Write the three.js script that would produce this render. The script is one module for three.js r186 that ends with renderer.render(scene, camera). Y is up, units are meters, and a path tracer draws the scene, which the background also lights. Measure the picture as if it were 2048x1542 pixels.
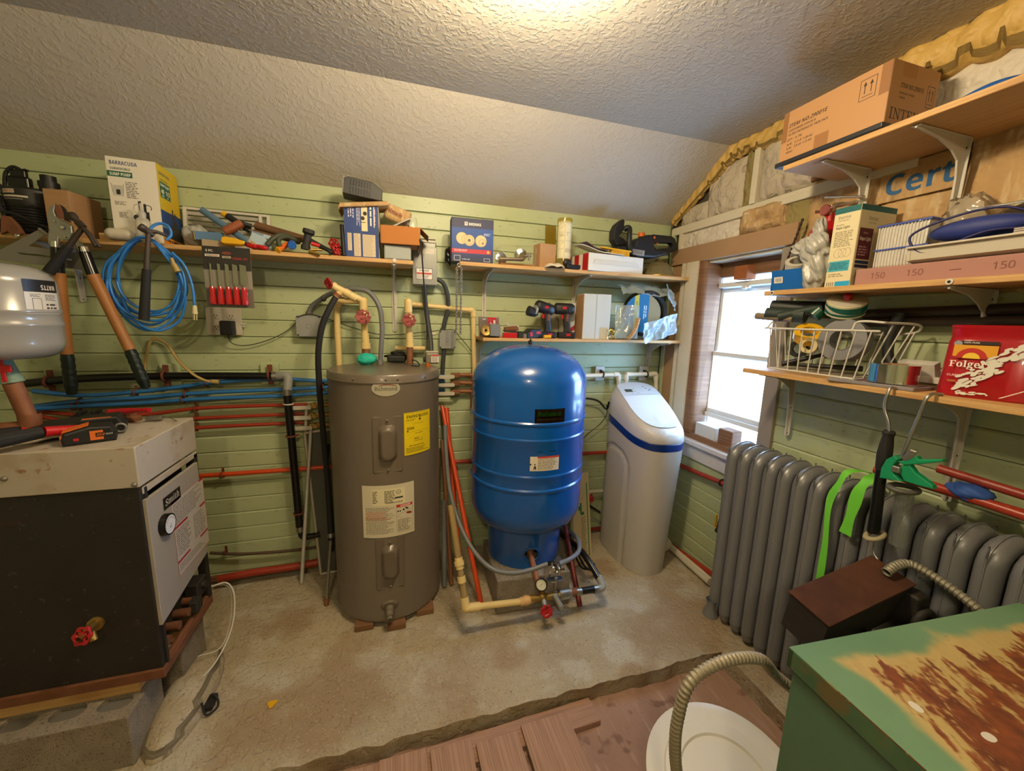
import * as THREE from 'three';
import { RoundedBoxGeometry } from 'three/addons/geometries/RoundedBoxGeometry.js';
import { mergeGeometries, mergeVertices, toCreasedNormals } from 'three/addons/utils/BufferGeometryUtils.js';

// ---------- camera, sky, lamps, exposure ----------
const scene = new THREE.Scene();
const camera = new THREE.PerspectiveCamera(89.286, 2048 / 1542, 0.02, 60);
camera.position.set(0, 1.5, 0);
camera.rotation.set(-9.497 * Math.PI / 180, -16.949 * Math.PI / 180, 1.644 * Math.PI / 180, 'YXZ');
const renderer = new THREE.WebGLRenderer({ antialias: true });
renderer.toneMapping = THREE.LinearToneMapping;
renderer.toneMappingExposure = 1.0;
renderer.shadowMap.enabled = true;
scene.background = new THREE.Color(0.38, 0.62, 1.0);
scene.backgroundIntensity = 23;
const BULBS = [[0.25, 2.375, -1.0], [0.42, 2.375, -1.05]], BULB_POWER = 2.5, BULB_COLOR = [1, 0.8, 0.52];
const FILL_BULB = [-0.35, 2.375, 0.9], FILL_POWER = 3.6;  // unseen lamp behind the camera, added to lift the shaded sides

// ---------- helpers ----------
const PI = Math.PI, R = (d) => d * PI / 180;
function rng(s) { return () => { s |= 0; s = s + 0x6D2B79F5 | 0; let t = Math.imul(s ^ s >>> 15, 1 | s); t = t + Math.imul(t ^ t >>> 7, 61 | t) ^ t; return ((t ^ t >>> 14) >>> 0) / 4294967296; }; }
const rnd = rng(7);
const v3 = (p) => p.isVector3 ? p : new THREE.Vector3(p[0], p[1], p[2]);
const used = {};
function numbered(n) { const k = used[n] = (used[n] ?? -1) + 1; return k ? n + '_' + String(k).padStart(3, '0') : n; }
function tag(o, label, category, group, kind) {
  if (label) o.userData.label = label;
  if (category) o.userData.category = category;
  if (group) o.userData.group = group;
  if (kind) o.userData.kind = kind;
  return o;
}
function thing(name, label, category, pos = [0, 0, 0], rot = 0, group) {
  const g = new THREE.Group(); g.name = numbered(name); scene.add(g);
  g.position.set(...pos);
  if (Array.isArray(rot)) g.rotation.set(...rot); else g.rotation.y = rot;
  return tag(g, label, category, group);
}
function struct(name, pos = [0, 0, 0]) { const g = new THREE.Group(); g.name = name; scene.add(g); g.position.set(...pos); g.userData.kind = 'structure'; return g; }
// texture coordinates in metres from the dominant direction of each face
function uvm(g) {
  if (g.userData.keepUV) return g;
  if (!g.attributes.normal) g.computeVertexNormals();
  const p = g.attributes.position, n = g.attributes.normal, uv = new Float32Array(p.count * 2);
  for (let i = 0; i < p.count; i++) {
    const ax = Math.abs(n.getX(i)), ay = Math.abs(n.getY(i)), az = Math.abs(n.getZ(i));
    let u, v;
    if (ay >= ax && ay >= az) { u = p.getX(i); v = p.getZ(i); } else if (ax >= az) { u = p.getZ(i); v = p.getY(i); } else { u = p.getX(i); v = p.getY(i); }
    uv[2 * i] = u; uv[2 * i + 1] = v;
  }
  g.setAttribute('uv', new THREE.BufferAttribute(uv, 2));
  return g;
}
function part(parent, name, geo, mat, pos, rot, label) {
  const m = new THREE.Mesh(uvm(geo), mat); m.name = parent === scene ? numbered(name) : name;
  if (pos) m.position.set(...pos);
  if (rot) m.rotation.set(...rot);
  if (label) m.userData.label = label;
  parent.add(m); return m;
}
function solo(name, label, category, geo, mat, pos, rot, group) { return tag(part(scene, name, geo, mat, pos, rot), label, category, group); }
function mg(...gs) {
  gs = gs.flat().map((g) => { let q = g.index ? g.toNonIndexed() : g.clone(); for (const k of Object.keys(q.attributes)) if (!['position', 'normal', 'uv'].includes(k)) q.deleteAttribute(k); if (!q.attributes.normal) q.computeVertexNormals(); if (!q.attributes.uv) q.setAttribute('uv', new THREE.BufferAttribute(new Float32Array(q.attributes.position.count * 2), 2)); return q; });
  return mergeGeometries(gs);
}
function tr(g, p, r, s) { // move / turn / scale a geometry
  if (s) Array.isArray(s) ? g.scale(...s) : g.scale(s, s, s);
  if (r) { g.applyMatrix4(new THREE.Matrix4().makeRotationFromEuler(new THREE.Euler(...r))); }
  if (p) g.translate(...p);
  return g;
}
function bx(w, h, d, r = 0.002, x = 0, y = 0, z = 0) { const g = r > 0 ? new RoundedBoxGeometry(w, h, d, 2, Math.min(r, w / 2.01, h / 2.01, d / 2.01)) : new THREE.BoxGeometry(w, h, d); return g.translate(x, y, z); }
function cy(r, h, n = 24, r2 = r, open = false) { return new THREE.CylinderGeometry(r2, r, h, n, 1, open); }
// lathe profile [radius, height] about y; sharp corners kept by a crease angle
function la(pts, n = 40, crease = 0.7) { return toCreasedNormals(new THREE.LatheGeometry(pts.map((p) => new THREE.Vector2(Math.max(p[0], 1e-5), p[1])), n), crease); }
function tu(pts, r, seg, closed = false, rad = 8) { const c = new THREE.CatmullRomCurve3(pts.map(v3), closed, 'centripetal'); return new THREE.TubeGeometry(c, seg || pts.length * 6, r, rad, closed); }
function capTube(pts, r, seg, rad = 8) { const ps = pts.map(v3), c = new THREE.CatmullRomCurve3(ps, false, 'centripetal'); const a = ps[0], b = ps[ps.length - 1]; return mg(new THREE.TubeGeometry(c, seg || pts.length * 6, r, rad), tr(new THREE.SphereGeometry(r, rad, 6), a.toArray()), tr(new THREE.SphereGeometry(r, rad, 6), b.toArray())); }
// straight runs with rounded bends
function poly(pts, bend) {
  const ps = pts.map(v3), path = new THREE.CurvePath(); let prev = ps[0];
  for (let i = 1; i < ps.length; i++) {
    const cur = ps[i];
    if (i === ps.length - 1) { path.add(new THREE.LineCurve3(prev, cur)); break; }
    const a = cur.clone().sub(prev), b = ps[i + 1].clone().sub(cur), k = Math.min(bend, a.length() * 0.49, b.length() * 0.49);
    const p = cur.clone().addScaledVector(a.normalize(), -k), q = cur.clone().addScaledVector(b.normalize(), k);
    path.add(new THREE.LineCurve3(prev, p)); path.add(new THREE.QuadraticBezierCurve3(p, cur, q)); prev = q;
  }
  return path;
}
function pl(pts, r, bend = 0.03, rad = 10) {
  const path = poly(pts, bend), gs = [];
  for (const c of path.curves) { const straight = c.isLineCurve3; gs.push(new THREE.TubeGeometry(c, straight ? 1 : 7, r, rad)); }
  return mg(gs);
}
// a bar between two points, its own axis along the run
function bar(a, b, r1, r2 = r1, n = 14) {
  a = v3(a); b = v3(b); const d = b.clone().sub(a), L = d.length();
  const g = new THREE.CylinderGeometry(r2, r1, L, n); g.applyQuaternion(new THREE.Quaternion().setFromUnitVectors(new THREE.Vector3(0, 1, 0), d.normalize()));
  return g.translate((a.x + b.x) / 2, (a.y + b.y) / 2, (a.z + b.z) / 2);
}
// lathe profile laid along a run from a to b (heights in metres from a)
function along(pts, a, b, n = 20) { a = v3(a); b = v3(b); const g = la(pts, n); g.applyQuaternion(new THREE.Quaternion().setFromUnitVectors(new THREE.Vector3(0, 1, 0), b.clone().sub(a).normalize())); return g.translate(a.x, a.y, a.z); }
function shape(pts, holes = []) { const s = new THREE.Shape(pts.map((p) => new THREE.Vector2(p[0], p[1]))); for (const h of holes) s.holes.push(h.isPath || h.isShape ? h : new THREE.Path(h.map((p) => new THREE.Vector2(p[0], p[1])))); return s; }
function ex(pts, depth, bevel = 0.001, holes) {
  const s = pts.isShape ? pts : shape(pts, holes);
  const g = new THREE.ExtrudeGeometry(s, { depth: Math.max(depth - 2 * bevel, 1e-4), bevelEnabled: bevel > 0, bevelSize: bevel, bevelThickness: bevel, bevelOffset: -bevel, bevelSegments: 2, curveSegments: 10 });
  return g.translate(0, 0, bevel - depth / 2);
}
function circ(r, x = 0, y = 0, n = 20) { const a = []; for (let i = 0; i < n; i++) a.push([x + r * Math.cos(i / n * 2 * PI), y + r * Math.sin(i / n * 2 * PI)]); return a; }
function rrect(w, h, r, x = 0, y = 0, n = 5) { const a = []; for (const [cx, cyy, t] of [[w / 2 - r, h / 2 - r, 0], [-w / 2 + r, h / 2 - r, 90], [-w / 2 + r, -h / 2 + r, 180], [w / 2 - r, -h / 2 + r, 270]]) for (let i = 0; i <= n; i++) a.push([x + cx + r * Math.cos(R(t + 90 * i / n)), y + cyy + r * Math.sin(R(t + 90 * i / n))]); return a; }
function grainZ(g) { uvm(g); g.userData.keepUV = true; return g.rotateY(PI / 2); } // wood grain along z
// bend / crumple a geometry's vertices
function warp(g, f) { const p = g.attributes.position, q = new THREE.Vector3(); for (let i = 0; i < p.count; i++) { q.fromBufferAttribute(p, i); f(q); p.setXYZ(i, q.x, q.y, q.z); } g.computeVertexNormals(); return g; }
// ---------- noise and textures ----------
const PERM = (() => { const r = rng(11), a = new Float32Array(65536); for (let i = 0; i < 65536; i++) a[i] = r(); return a; })();
function hash(i, j, s) { return PERM[(Math.imul(i, 374761) + Math.imul(j, 668265) + s * 7919 >>> 0) & 65535]; }
function vn(x, y, px, py, s) { const i = Math.floor(x), j = Math.floor(y), fx = x - i, fy = y - j, ux = fx * fx * (3 - 2 * fx), uy = fy * fy * (3 - 2 * fy); const i0 = ((i % px) + px) % px, i1 = (i0 + 1) % px, j0 = ((j % py) + py) % py, j1 = (j0 + 1) % py; return (hash(i0, j0, s) * (1 - ux) + hash(i1, j0, s) * ux) * (1 - uy) + (hash(i0, j1, s) * (1 - ux) + hash(i1, j1, s) * ux) * uy; }
function fbm(u, v, fx, fy, oct, s) { let a = 0, w = 0.5, t = 0; for (let o = 0; o < oct; o++) { a += w * vn(u * fx, v * fy, fx, fy, s + o); t += w; w *= 0.5; fx *= 2; fy *= 2; } return a / t; }
const sm = (a, b, x) => { x = Math.min(1, Math.max(0, (x - a) / (b - a))); return x * x * (3 - 2 * x); };
const mix3 = (a, b, t) => [a[0] + (b[0] - a[0]) * t, a[1] + (b[1] - a[1]) * t, a[2] + (b[2] - a[2]) * t];
const hex = (h) => [(h >> 16) & 255, (h >> 8) & 255, h & 255];
function dataTex(w, h, size, fn, srgb) { // fn(u,v) -> [r,g,b] 0..255 or grey 0..1 ; size = metres covered
  const d = new Uint8Array(w * h * 4);
  for (let j = 0; j < h; j++) for (let i = 0; i < w; i++) { const c = fn(i / w, j / h), k = 4 * (j * w + i); if (Array.isArray(c)) { d[k] = c[0]; d[k + 1] = c[1]; d[k + 2] = c[2]; } else { d[k] = d[k + 1] = d[k + 2] = Math.max(0, Math.min(255, c * 255)); } d[k + 3] = 255; }
  const t = new THREE.DataTexture(d, w, h); t.wrapS = t.wrapT = THREE.RepeatWrapping; t.magFilter = THREE.LinearFilter; t.minFilter = THREE.LinearMipmapLinearFilter; t.generateMipmaps = true;
  if (Array.isArray(size)) t.repeat.set(1 / size[0], 1 / size[1]); else t.repeat.set(1 / size, 1 / size);
  if (srgb) t.colorSpace = THREE.SRGBColorSpace; t.needsUpdate = true; return t;
}
function mat(color, rough = 0.6, metal = 0, o = {}) { return new (o.transmission || o.clearcoat || o.sheen ? THREE.MeshPhysicalMaterial : THREE.MeshStandardMaterial)({ color, roughness: rough, metalness: metal, ...o }); }
// printed sheet: a canvas on a flat rectangle facing +z
function sheetTex(w, h, draw, px = 1200) {
  const s = Math.min(px, 1024 / Math.max(w, h)), W = Math.max(16, Math.round(w * s)), H = Math.max(16, Math.round(h * s));
  const c = document.createElement('canvas'); c.width = W; c.height = H; const x = c.getContext('2d'); x.textBaseline = 'middle'; draw(x, W, H);
  const t = new THREE.CanvasTexture(c); t.colorSpace = THREE.SRGBColorSpace; t.anisotropy = 8; return t;
}
function sheet(w, h, draw, rough = 0.5, px = 1600, o = {}) { const g = bx(w, h, 0.0006, 0); const p = new THREE.PlaneGeometry(w, h); p.userData.keepUV = true; return [p, new THREE.MeshStandardMaterial({ map: sheetTex(w, h, draw, px), roughness: rough, ...o })]; }
function curvedSheet(r, ang, h, draw, rough = 0.4, px = 1600, o = {}) { const g = new THREE.CylinderGeometry(r, r, h, 24, 1, true, -ang / 2, ang); g.userData.keepUV = true; return [g, new THREE.MeshStandardMaterial({ map: sheetTex(r * ang, h, draw, px), roughness: rough, side: THREE.DoubleSide, ...o })]; }
function fill(x, c, a, b, w, h) { x.fillStyle = c; x.fillRect(a, b, w, h); }
function text(x, s, a, b, size, c = '#111', font = 'bold', fam = 'sans-serif', align = 'left', maxw) { x.fillStyle = c; x.font = font + ' ' + size + 'px ' + fam; x.textAlign = align; maxw ? x.fillText(s, a, b, maxw) : x.fillText(s, a, b); }
function fine(x, a, b, w, h, n, c = '#555', seed = 3) { const r = rng(seed); x.fillStyle = c; const lh = h / n; for (let i = 0; i < n; i++) { let u = a; const end = a + w * (0.7 + 0.3 * r()); while (u < end) { const ww = (1 + 3 * r()) * lh * 0.7; x.fillRect(u, b + i * lh, Math.min(ww, end - u), Math.max(1, lh * 0.5)); u += ww + lh * 0.4; } } }
// ---------- materials ----------
const TX = {};
TX.ceil = dataTex(512, 512, 0.42, (u, v) => { const a = fbm(u, v, 36, 36, 3, 1), b = fbm(u, v, 10, 10, 3, 5); return 0.65 * sm(0.46, 0.66, a) + 0.3 * b; });
TX.dust = dataTex(256, 256, 0.5, (u, v) => 0.35 + 0.5 * fbm(u, v, 6, 6, 5, 21));
TX.fineb = dataTex(256, 256, 0.06, (u, v) => fbm(u, v, 24, 24, 4, 31));
TX.paint = dataTex(512, 512, [1.5, 0.8], (u, v) => { const a = fbm(u, v, 5, 9, 5, 41), b = fbm(u, v, 60, 60, 2, 44); let c = mix3(hex(0xa9b48a), hex(0xb7c198), a); c = mix3(c, hex(0x98a070), sm(0.66, 0.86, fbm(u, v, 9, 12, 4, 48)) * 0.5); if (b > 0.83) c = mix3(c, hex(0x7c8058), 0.35); return c; }, true);
TX.concrete = dataTex(1024, 1024, 1.7, (u, v) => {
  const a = fbm(u, v, 5, 5, 6, 51), b = fbm(u, v, 14, 14, 4, 57), f = fbm(u, v, 330, 330, 2, 61), s = fbm(u, v, 390, 390, 2, 64);
  let c = mix3(hex(0x93846a), hex(0xb4a88d), a); c = mix3(c, hex(0xb9b3a2), sm(0.5, 0.72, b) * 0.6); c = mix3(c, hex(0x8a6f50), sm(0.52, 0.74, fbm(u, v, 7, 7, 5, 67)) * 0.55);
  c = mix3(c, hex(0x55463a), sm(0.72, 0.86, s) * 0.55); c = mix3(c, hex(0xd8d2c4), sm(0.72, 0.9, f) * 0.5); return c; }, true);
TX.concB = dataTex(1024, 1024, 1.7, (u, v) => 0.5 * fbm(u, v, 40, 40, 4, 71) + 0.3 * sm(0.3, 0.5, fbm(u, v, 90, 90, 2, 64)) + 0.3 * fbm(u, v, 8, 8, 3, 73));
TX.redfloor = dataTex(512, 512, 1.0, (u, v) => { const a = fbm(u, v, 8, 3, 5, 81), b = fbm(u, v, 60, 8, 3, 84); let c = mix3(hex(0x866756), hex(0xad8c78), a); c = mix3(c, hex(0xb39a8a), sm(0.6, 0.8, b) * 0.5); return mix3(c, hex(0x5d4234), sm(0.66, 0.8, fbm(u, v, 20, 20, 3, 88)) * 0.5); }, true);
function woodTex(c0, c1, c2, seed, knots = true) { return dataTex(512, 256, [1.0, 0.25], (u, v) => { const w = v + 0.05 * fbm(u, v, 3, 2, 3, seed); const g = fbm(u, w, 3, 40, 4, seed + 3), f = fbm(u, w, 8, 120, 2, seed + 9); let c = mix3(c0, c1, g); c = mix3(c, c2, sm(0.5, 0.8, f) * 0.32); if (knots) { const k = vn(u * 4, v * 2, 4, 2, seed + 20); c = mix3(c, c2, sm(0.93, 1, k) * 0.9); } return c; }, true); }
TX.pine = woodTex(hex(0xbd9156), hex(0xd2ac74), hex(0xa0703f), 101);
TX.oldwood = woodTex(hex(0x6e4a2e), hex(0x8d6744), hex(0x4a2f1d), 131);
TX.pallet = woodTex(hex(0x94705a), hex(0xb38e76), hex(0x6b4c3a), 151);
TX.grain = dataTex(256, 256, [0.5, 0.12], (u, v) => fbm(u, v, 3, 60, 3, 171));
TX.kraft = dataTex(512, 512, 0.7, (u, v) => { const a = fbm(u, v, 6, 6, 5, 181), b = fbm(u, v, 40, 10, 3, 185); let c = mix3(hex(0xa88558), hex(0xc2a070), a); c = mix3(c, hex(0xd0bd9a), sm(0.55, 0.8, b) * 0.6); return mix3(c, hex(0x6e5433), sm(0.62, 0.82, fbm(u, v, 9, 9, 4, 189)) * 0.5); }, true);
TX.crump = dataTex(512, 512, 0.5, (u, v) => { const a = Math.abs(fbm(u, v, 6, 6, 4, 191) - 0.5) * 2, b = Math.abs(fbm(u, v, 13, 13, 3, 196) - 0.5) * 2; return 0.6 * a + 0.4 * b; });
TX.card = dataTex(256, 256, 0.3, (u, v) => { const a = fbm(u, v, 5, 5, 4, 201), b = fbm(u, v, 2, 90, 2, 205); return mix3(mix3(hex(0xa37d55), hex(0xb48e66), a), hex(0x8f6b46), 0.25 * b); }, true);
TX.rust = dataTex(256, 256, 0.35, (u, v) => { const a = fbm(u, v, 7, 7, 5, 211); return mix3(hex(0x5b3520), hex(0x8b5a3a), a); }, true);
TX.bronze = dataTex(256, 256, 0.2, (u, v) => { const a = fbm(u, v, 6, 6, 5, 221); return mix3(hex(0x7a4a30), hex(0x9c6a4a), a); }, true);
TX.grimewhite = dataTex(512, 512, 0.7, (u, v) => { const a = fbm(u, v, 5, 5, 5, 231); let c = mix3(hex(0xa8a092), hex(0xb8b0a1), a); c = mix3(c, hex(0x9a8a70), sm(0.58, 0.8, fbm(u, v, 8, 8, 5, 235)) * 0.6); return mix3(c, hex(0x7a4a26), sm(0.7, 0.86, fbm(u, v, 22, 22, 4, 239)) * 0.7); }, true);
TX.black = dataTex(512, 512, 0.8, (u, v) => { const a = fbm(u, v, 7, 7, 4, 241), s = fbm(u, v, 70, 70, 2, 245); let c = mix3(hex(0x1b1815), hex(0x26221d), a); c = mix3(c, hex(0x55504a), sm(0.8, 0.9, s) * 0.6); return mix3(c, hex(0x3c2619), sm(0.66, 0.85, fbm(u, v, 6, 14, 4, 248)) * 0.5); }, true);
TX.block = dataTex(256, 256, 0.3, (u, v) => { const a = fbm(u, v, 8, 8, 5, 251), s = fbm(u, v, 60, 60, 2, 255); return mix3(mix3(hex(0x7d7262), hex(0x9a8f7d), a), hex(0x4f463a), sm(0.65, 0.85, s) * 0.6); }, true);
TX.casing = dataTex(256, 256, 0.6, (u, v) => mix3(hex(0x9a7a58), hex(0xac8b68), fbm(u, v, 4, 4, 5, 261)), true);
const bump = (t, s) => ({ bumpMap: t, bumpScale: s });
const M = {
  ceil: mat(0xb9b2a3, 0.85, 0, bump(TX.ceil, 0.0014)),
  concrete: mat(0xffffff, 0.9, 0, { map: TX.concrete, ...bump(TX.concB, 0.008) }),
  redfloor: mat(0xffffff, 0.85, 0, { map: TX.redfloor, ...bump(TX.concB, 0.004) }),
  pine: mat(0xffffff, 0.6, 0, { map: TX.pine, ...bump(TX.grain, 0.0008) }),
  oldwood: mat(0xffffff, 0.75, 0, { map: TX.oldwood, ...bump(TX.grain, 0.001) }),
  pallet: mat(0xffffff, 0.8, 0, { map: TX.pallet, ...bump(TX.grain, 0.0015) }),
  kraft: mat(0xffffff, 0.8, 0, { map: TX.kraft, ...bump(TX.crump, 0.012) }),
  foilpaper: mat(0xb9ad97, 0.7, 0, { ...bump(TX.crump, 0.02) }),
  vapor: mat(0xd2c9b8, 0.55, 0, bump(TX.crump, 0.015)),
  batt: mat(0x8d7f4f, 0.95, 0, bump(TX.crump, 0.02)),
  foam: mat(0xc9a55a, 0.55, 0, bump(TX.crump, 0.012)),
  whitewood: mat(0xcfc6ae, 0.6, 0, { ...bump(TX.grain, 0.001) }),
  casing: mat(0xffffff, 0.6, 0, { map: TX.casing }),
  card: mat(0xffffff, 0.85, 0, { map: TX.card }),
  carddark: mat(0x9a7048, 0.85, 0, {}),
  rust: mat(0xffffff, 0.85, 0.1, { map: TX.rust }),
  bronze: mat(0xffffff, 0.6, 0.35, { map: TX.bronze }),
  grime: mat(0xffffff, 0.5, 0, { map: TX.grimewhite }),
  blackpanel: mat(0xffffff, 0.62, 0, { map: TX.black }),
  block: mat(0xffffff, 0.95, 0, { map: TX.block, ...bump(TX.fineb, 0.003) }),
  white: mat(0xc8c4ba, 0.45), offwhite: mat(0xc0b9a8, 0.5), cream: mat(0xd9c79a, 0.5),
  bracket: mat(0xc2beb3, 0.45), plasticwhite: mat(0xd2d0c9, 0.35),
  black: mat(0x141414, 0.5), rubber: mat(0x1a1a19, 0.75), blackgloss: mat(0x0d0d0e, 0.25), dark: mat(0x26241f, 0.7),
  pvc: mat(0xdcc283, 0.45), redpipe: mat(0x9a3420, 0.35), orangepipe: mat(0xc8471c, 0.32), bluepipe: mat(0x2f6fae, 0.35), blackpipe: mat(0x121212, 0.3),
  clamp: mat(0x6e3622, 0.6), greyplastic: mat(0x8d8f8c, 0.5), greymetal: mat(0x84857f, 0.4, 0.4), conduit: mat(0x6d6f70, 0.5, 0.1), conduitdark: mat(0x3a3b3b, 0.55),
  steel: mat(0xa9a8a3, 0.35, 0.9), steeldull: mat(0x8b8880, 0.55, 0.7), chrome: mat(0xd5d5d2, 0.15, 1), brass: mat(0xa98b4a, 0.4, 0.8),
  red: mat(0xb5151c, 0.4), redknob: mat(0xa81a22, 0.35), redgloss: mat(0xb3101e, 0.2, 0, { clearcoat: 0.6 }), orange: mat(0xd0641c, 0.5), yellow: mat(0xd9a514, 0.5), blue: mat(0x1b57a6, 0.4), bluecord: mat(0x2d78c8, 0.4), teal: mat(0x22b3a0, 0.7), 
  handlewood: mat(0xb57a3a, 0.5, 0, { map: undefined }),
};
M.green = mat(0xffffff, 0.42, 0, { map: TX.paint, ...bump(TX.dust, 0.0015) });
M.clearbag = new THREE.MeshPhysicalMaterial({ color: 0xffffff, roughness: 0.08, transmission: 1, thickness: 0, ior: 1.35, side: THREE.DoubleSide, ...bump(TX.crump, 0.01) });
M.frosted = new THREE.MeshPhysicalMaterial({ color: 0xe9e6da, roughness: 0.4, transmission: 0.6, thickness: 0, ior: 1.4, side: THREE.DoubleSide });
M.whitebag = new THREE.MeshPhysicalMaterial({ color: 0xbfbdb5, roughness: 0.35, transmission: 0.3, thickness: 0, side: THREE.DoubleSide });
M.glass = new THREE.MeshPhysicalMaterial({ color: 0xffffff, roughness: 0.0, transmission: 1, thickness: 0, ior: 1.45 });
M.bulb = new THREE.MeshStandardMaterial({ color: 0xffffff, emissive: new THREE.Color(...BULB_COLOR), emissiveIntensity: 6 });
// ---------- the room ----------
const ZB = -2.365, XR = 1.815, XL = -2.35, ZF = 1.9;
// lamps: two bulbs of a ceiling fixture just above the picture, an unseen one added as fill over the near half
function bulbFixture(label, spots, y0, power) {
  const g = thing('ceiling_lamp', label, 'lamp', [spots[0][0], y0, spots[0][2]]);
  const mx = (spots[0][0] + spots[spots.length - 1][0]) / 2 - spots[0][0], mz = (spots[0][2] + spots[spots.length - 1][2]) / 2 - spots[0][2];
  part(g, 'base_plate', la([[0, -0.022], [0.05, -0.022], [0.06, -0.008], [0.06, 0]], 28), M.white, [mx, 0, mz]);
  for (const s of spots) {
    const dx = s[0] - spots[0][0], dz = s[2] - spots[0][2];
    part(g, 'socket', tr(la([[0, 0], [0.018, 0], [0.018, -0.05], [0.014, -0.055]], 20), [0, 0, 0]), M.white, [dx, s[1] - y0 + 0.09, dz]);
    part(g, 'bulb', la([[0.0, -0.034], [0.018, -0.029], [0.029, -0.012], [0.029, 0.005], [0.02, 0.03], [0.013, 0.045]], 24), M.bulb, [dx, s[1] - y0, dz]);
    const L = new THREE.PointLight(new THREE.Color(...BULB_COLOR), power, 0, 2); L.position.set(...s); L.castShadow = true; L.shadow.radius = 2.5; L.name = "bulb_light"; scene.add(L);
  }
}
bulbFixture('white ceiling lamp with two bare bulbs above the water heater', BULBS, 2.463, BULB_POWER);
bulbFixture('added unseen fill lamp with one bare bulb over the near half of the room', [FILL_BULB], 2.463, FILL_POWER);

// ceiling: a slope over the back wall, flat beyond
{
  const pr = [[-2.43, 2.118], [-2.365, 2.158], [-1.87, 2.465], [ZF + 0.1, 2.465], [ZF + 0.1, 2.6], [-1.9, 2.6], [-2.43, 2.28]];
  const g = new THREE.ExtrudeGeometry(shape(pr.map((p) => [-p[0], p[1]])), { depth: XR + 0.2 - (XL - 0.15), bevelEnabled: false });
  g.rotateY(PI / 2); g.translate(XL - 0.15, 0, 0);
  const c = struct('ceiling'); part(c, 'ceiling_panel', g, M.ceil);
  // the dark spot and the cobweb threads at the crease
  part(c, 'cobweb', mg(tu([[1.5829,2.499,-1.88], [1.5844,2.4779,-1.9], [1.6296,2.4663,-1.93]], 0.0016, 10), tu([[1.5908,2.4789,-1.9], [1.6045,2.4464,-1.94], [1.6103,2.4087,-1.96]], 0.0007, 10), tr(new THREE.SphereGeometry(0.012, 10, 8), [1.5904,2.5053,-1.875], [0, 0, 0], [1, 0.5, 0.7])), M.dark);
}
// one shiplap board: square bottom, chamfered top edge
function boardGeo(len, h = 0.0875, t = 0.018) { const g = new THREE.ExtrudeGeometry(shape([[0, 0.001], [t - 0.002, 0.001], [t, 0.003], [t, h - 0.008], [t - 0.005, h - 0.0008], [0, h - 0.001]]), { depth: len, bevelEnabled: false }); return g; }
{
  const w = struct('wall_back', [0, 0, ZB]);
  part(w, 'wall_core', new THREE.BoxGeometry(XR + 0.2 - XL + 0.15, 2.5, 0.1).translate((XR + XL) / 2, 1.15, -0.07), M.dark);
  const L = XR - XL, vars = [0, 1, 2].map((i) => { const g = boardGeo(L); g.rotateY(-PI / 2); uvm(g); const uv = g.attributes.uv; for (let k = 0; k < uv.count; k++) { uv.setX(k, uv.getX(k) + i * 0.61); uv.setY(k, uv.getY(k) + i * 0.27); } g.userData.keepUV = true; return g; });
  for (let k = -2; k < 23; k++) part(w, 'plank', vars[(k + 9) % 3], M.green, [XR, 0.14 + 0.0883 * k, -0.018 + 0.0006 * ((k * 7) % 5)]);
}
{ // the other walls, out of the picture
  const l = struct('wall_left', [XL, 0, 0]); part(l, 'wall_panel', new THREE.BoxGeometry(0.12, 2.7, ZF - ZB + 0.3).translate(-0.06, 1.2, (ZF + ZB) / 2), mat(0xb9bd98, 0.7));
  const f = struct('wall_front', [0, 0, ZF]); part(f, 'wall_panel', new THREE.BoxGeometry(XR - XL + 0.4, 2.7, 0.12).translate((XR + XL) / 2, 1.2, 0.06), mat(0xb9bd98, 0.7));
}
// floor: raised concrete slab at the back and along the right wall, lower red-brown concrete in front
{
  const f = struct('floor');
  const edge = (g) => warp(g, (p) => { const n = fbm(p.x / 4 + 2, p.z / 4 + 2, 17, 17, 3, 301) - 0.5; if (p.y > -0.05) p.y += n * 0.006; if (p.z > -1.26 && p.x < 1.46) p.z += (fbm(p.x / 4 + 2, p.y, 60, 9, 3, 305) - 0.5) * 0.028 - (p.y < -0.05 ? 0.008 : 0); });
  const main = new THREE.BoxGeometry(XR + 0.05 - XL, 0.2, 1.155, 190, 2, 50).translate((XR + 0.05 + XL) / 2, -0.1, ZB + 0.5525 + 0.0);
  part(f, 'raised_slab', edge(main), M.concrete);
  const side = new THREE.BoxGeometry(0.42, 0.2, ZF + 1.235, 18, 2, 60).translate(1.65, -0.1, (ZF - 1.237) / 2);
  part(f, 'side_slab', warp(side, (p) => { p.y += p.y > -0.05 ? (fbm(p.x / 4 + 2, p.z / 4 + 2, 17, 17, 3, 301) - 0.5) * 0.006 : 0; if (p.x < 1.5) p.x += (fbm(p.z / 4 + 2, p.y, 50, 9, 3, 311) - 0.5) * 0.03; }), M.concrete);
  part(f, 'lower_slab', new THREE.BoxGeometry(XR - XL, 0.2, ZF + 1.3).translate((XR + XL) / 2, -0.175, (ZF - 1.3) / 2), M.redfloor);
  // a trowelled fillet of mortar between the boiler's block and the slab
  part(f, 'mortar_fillet', warp(new THREE.SphereGeometry(1, 24, 14), (p) => { p.set(-0.80 + p.x * 0.09, p.y * 0.075, -1.60 + p.z * 0.24); }), M.concrete);
  const pnt = part(f, 'paint_spot', warp(new THREE.CircleGeometry(0.016, 16), (p) => { const a = Math.atan2(p.y, p.x); p.multiplyScalar(1 + 0.25 * Math.sin(3 * a)); }), M.yellow, [-0.4828,0.004,-1.4944], [-PI / 2, 0, 0]);
}
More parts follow.
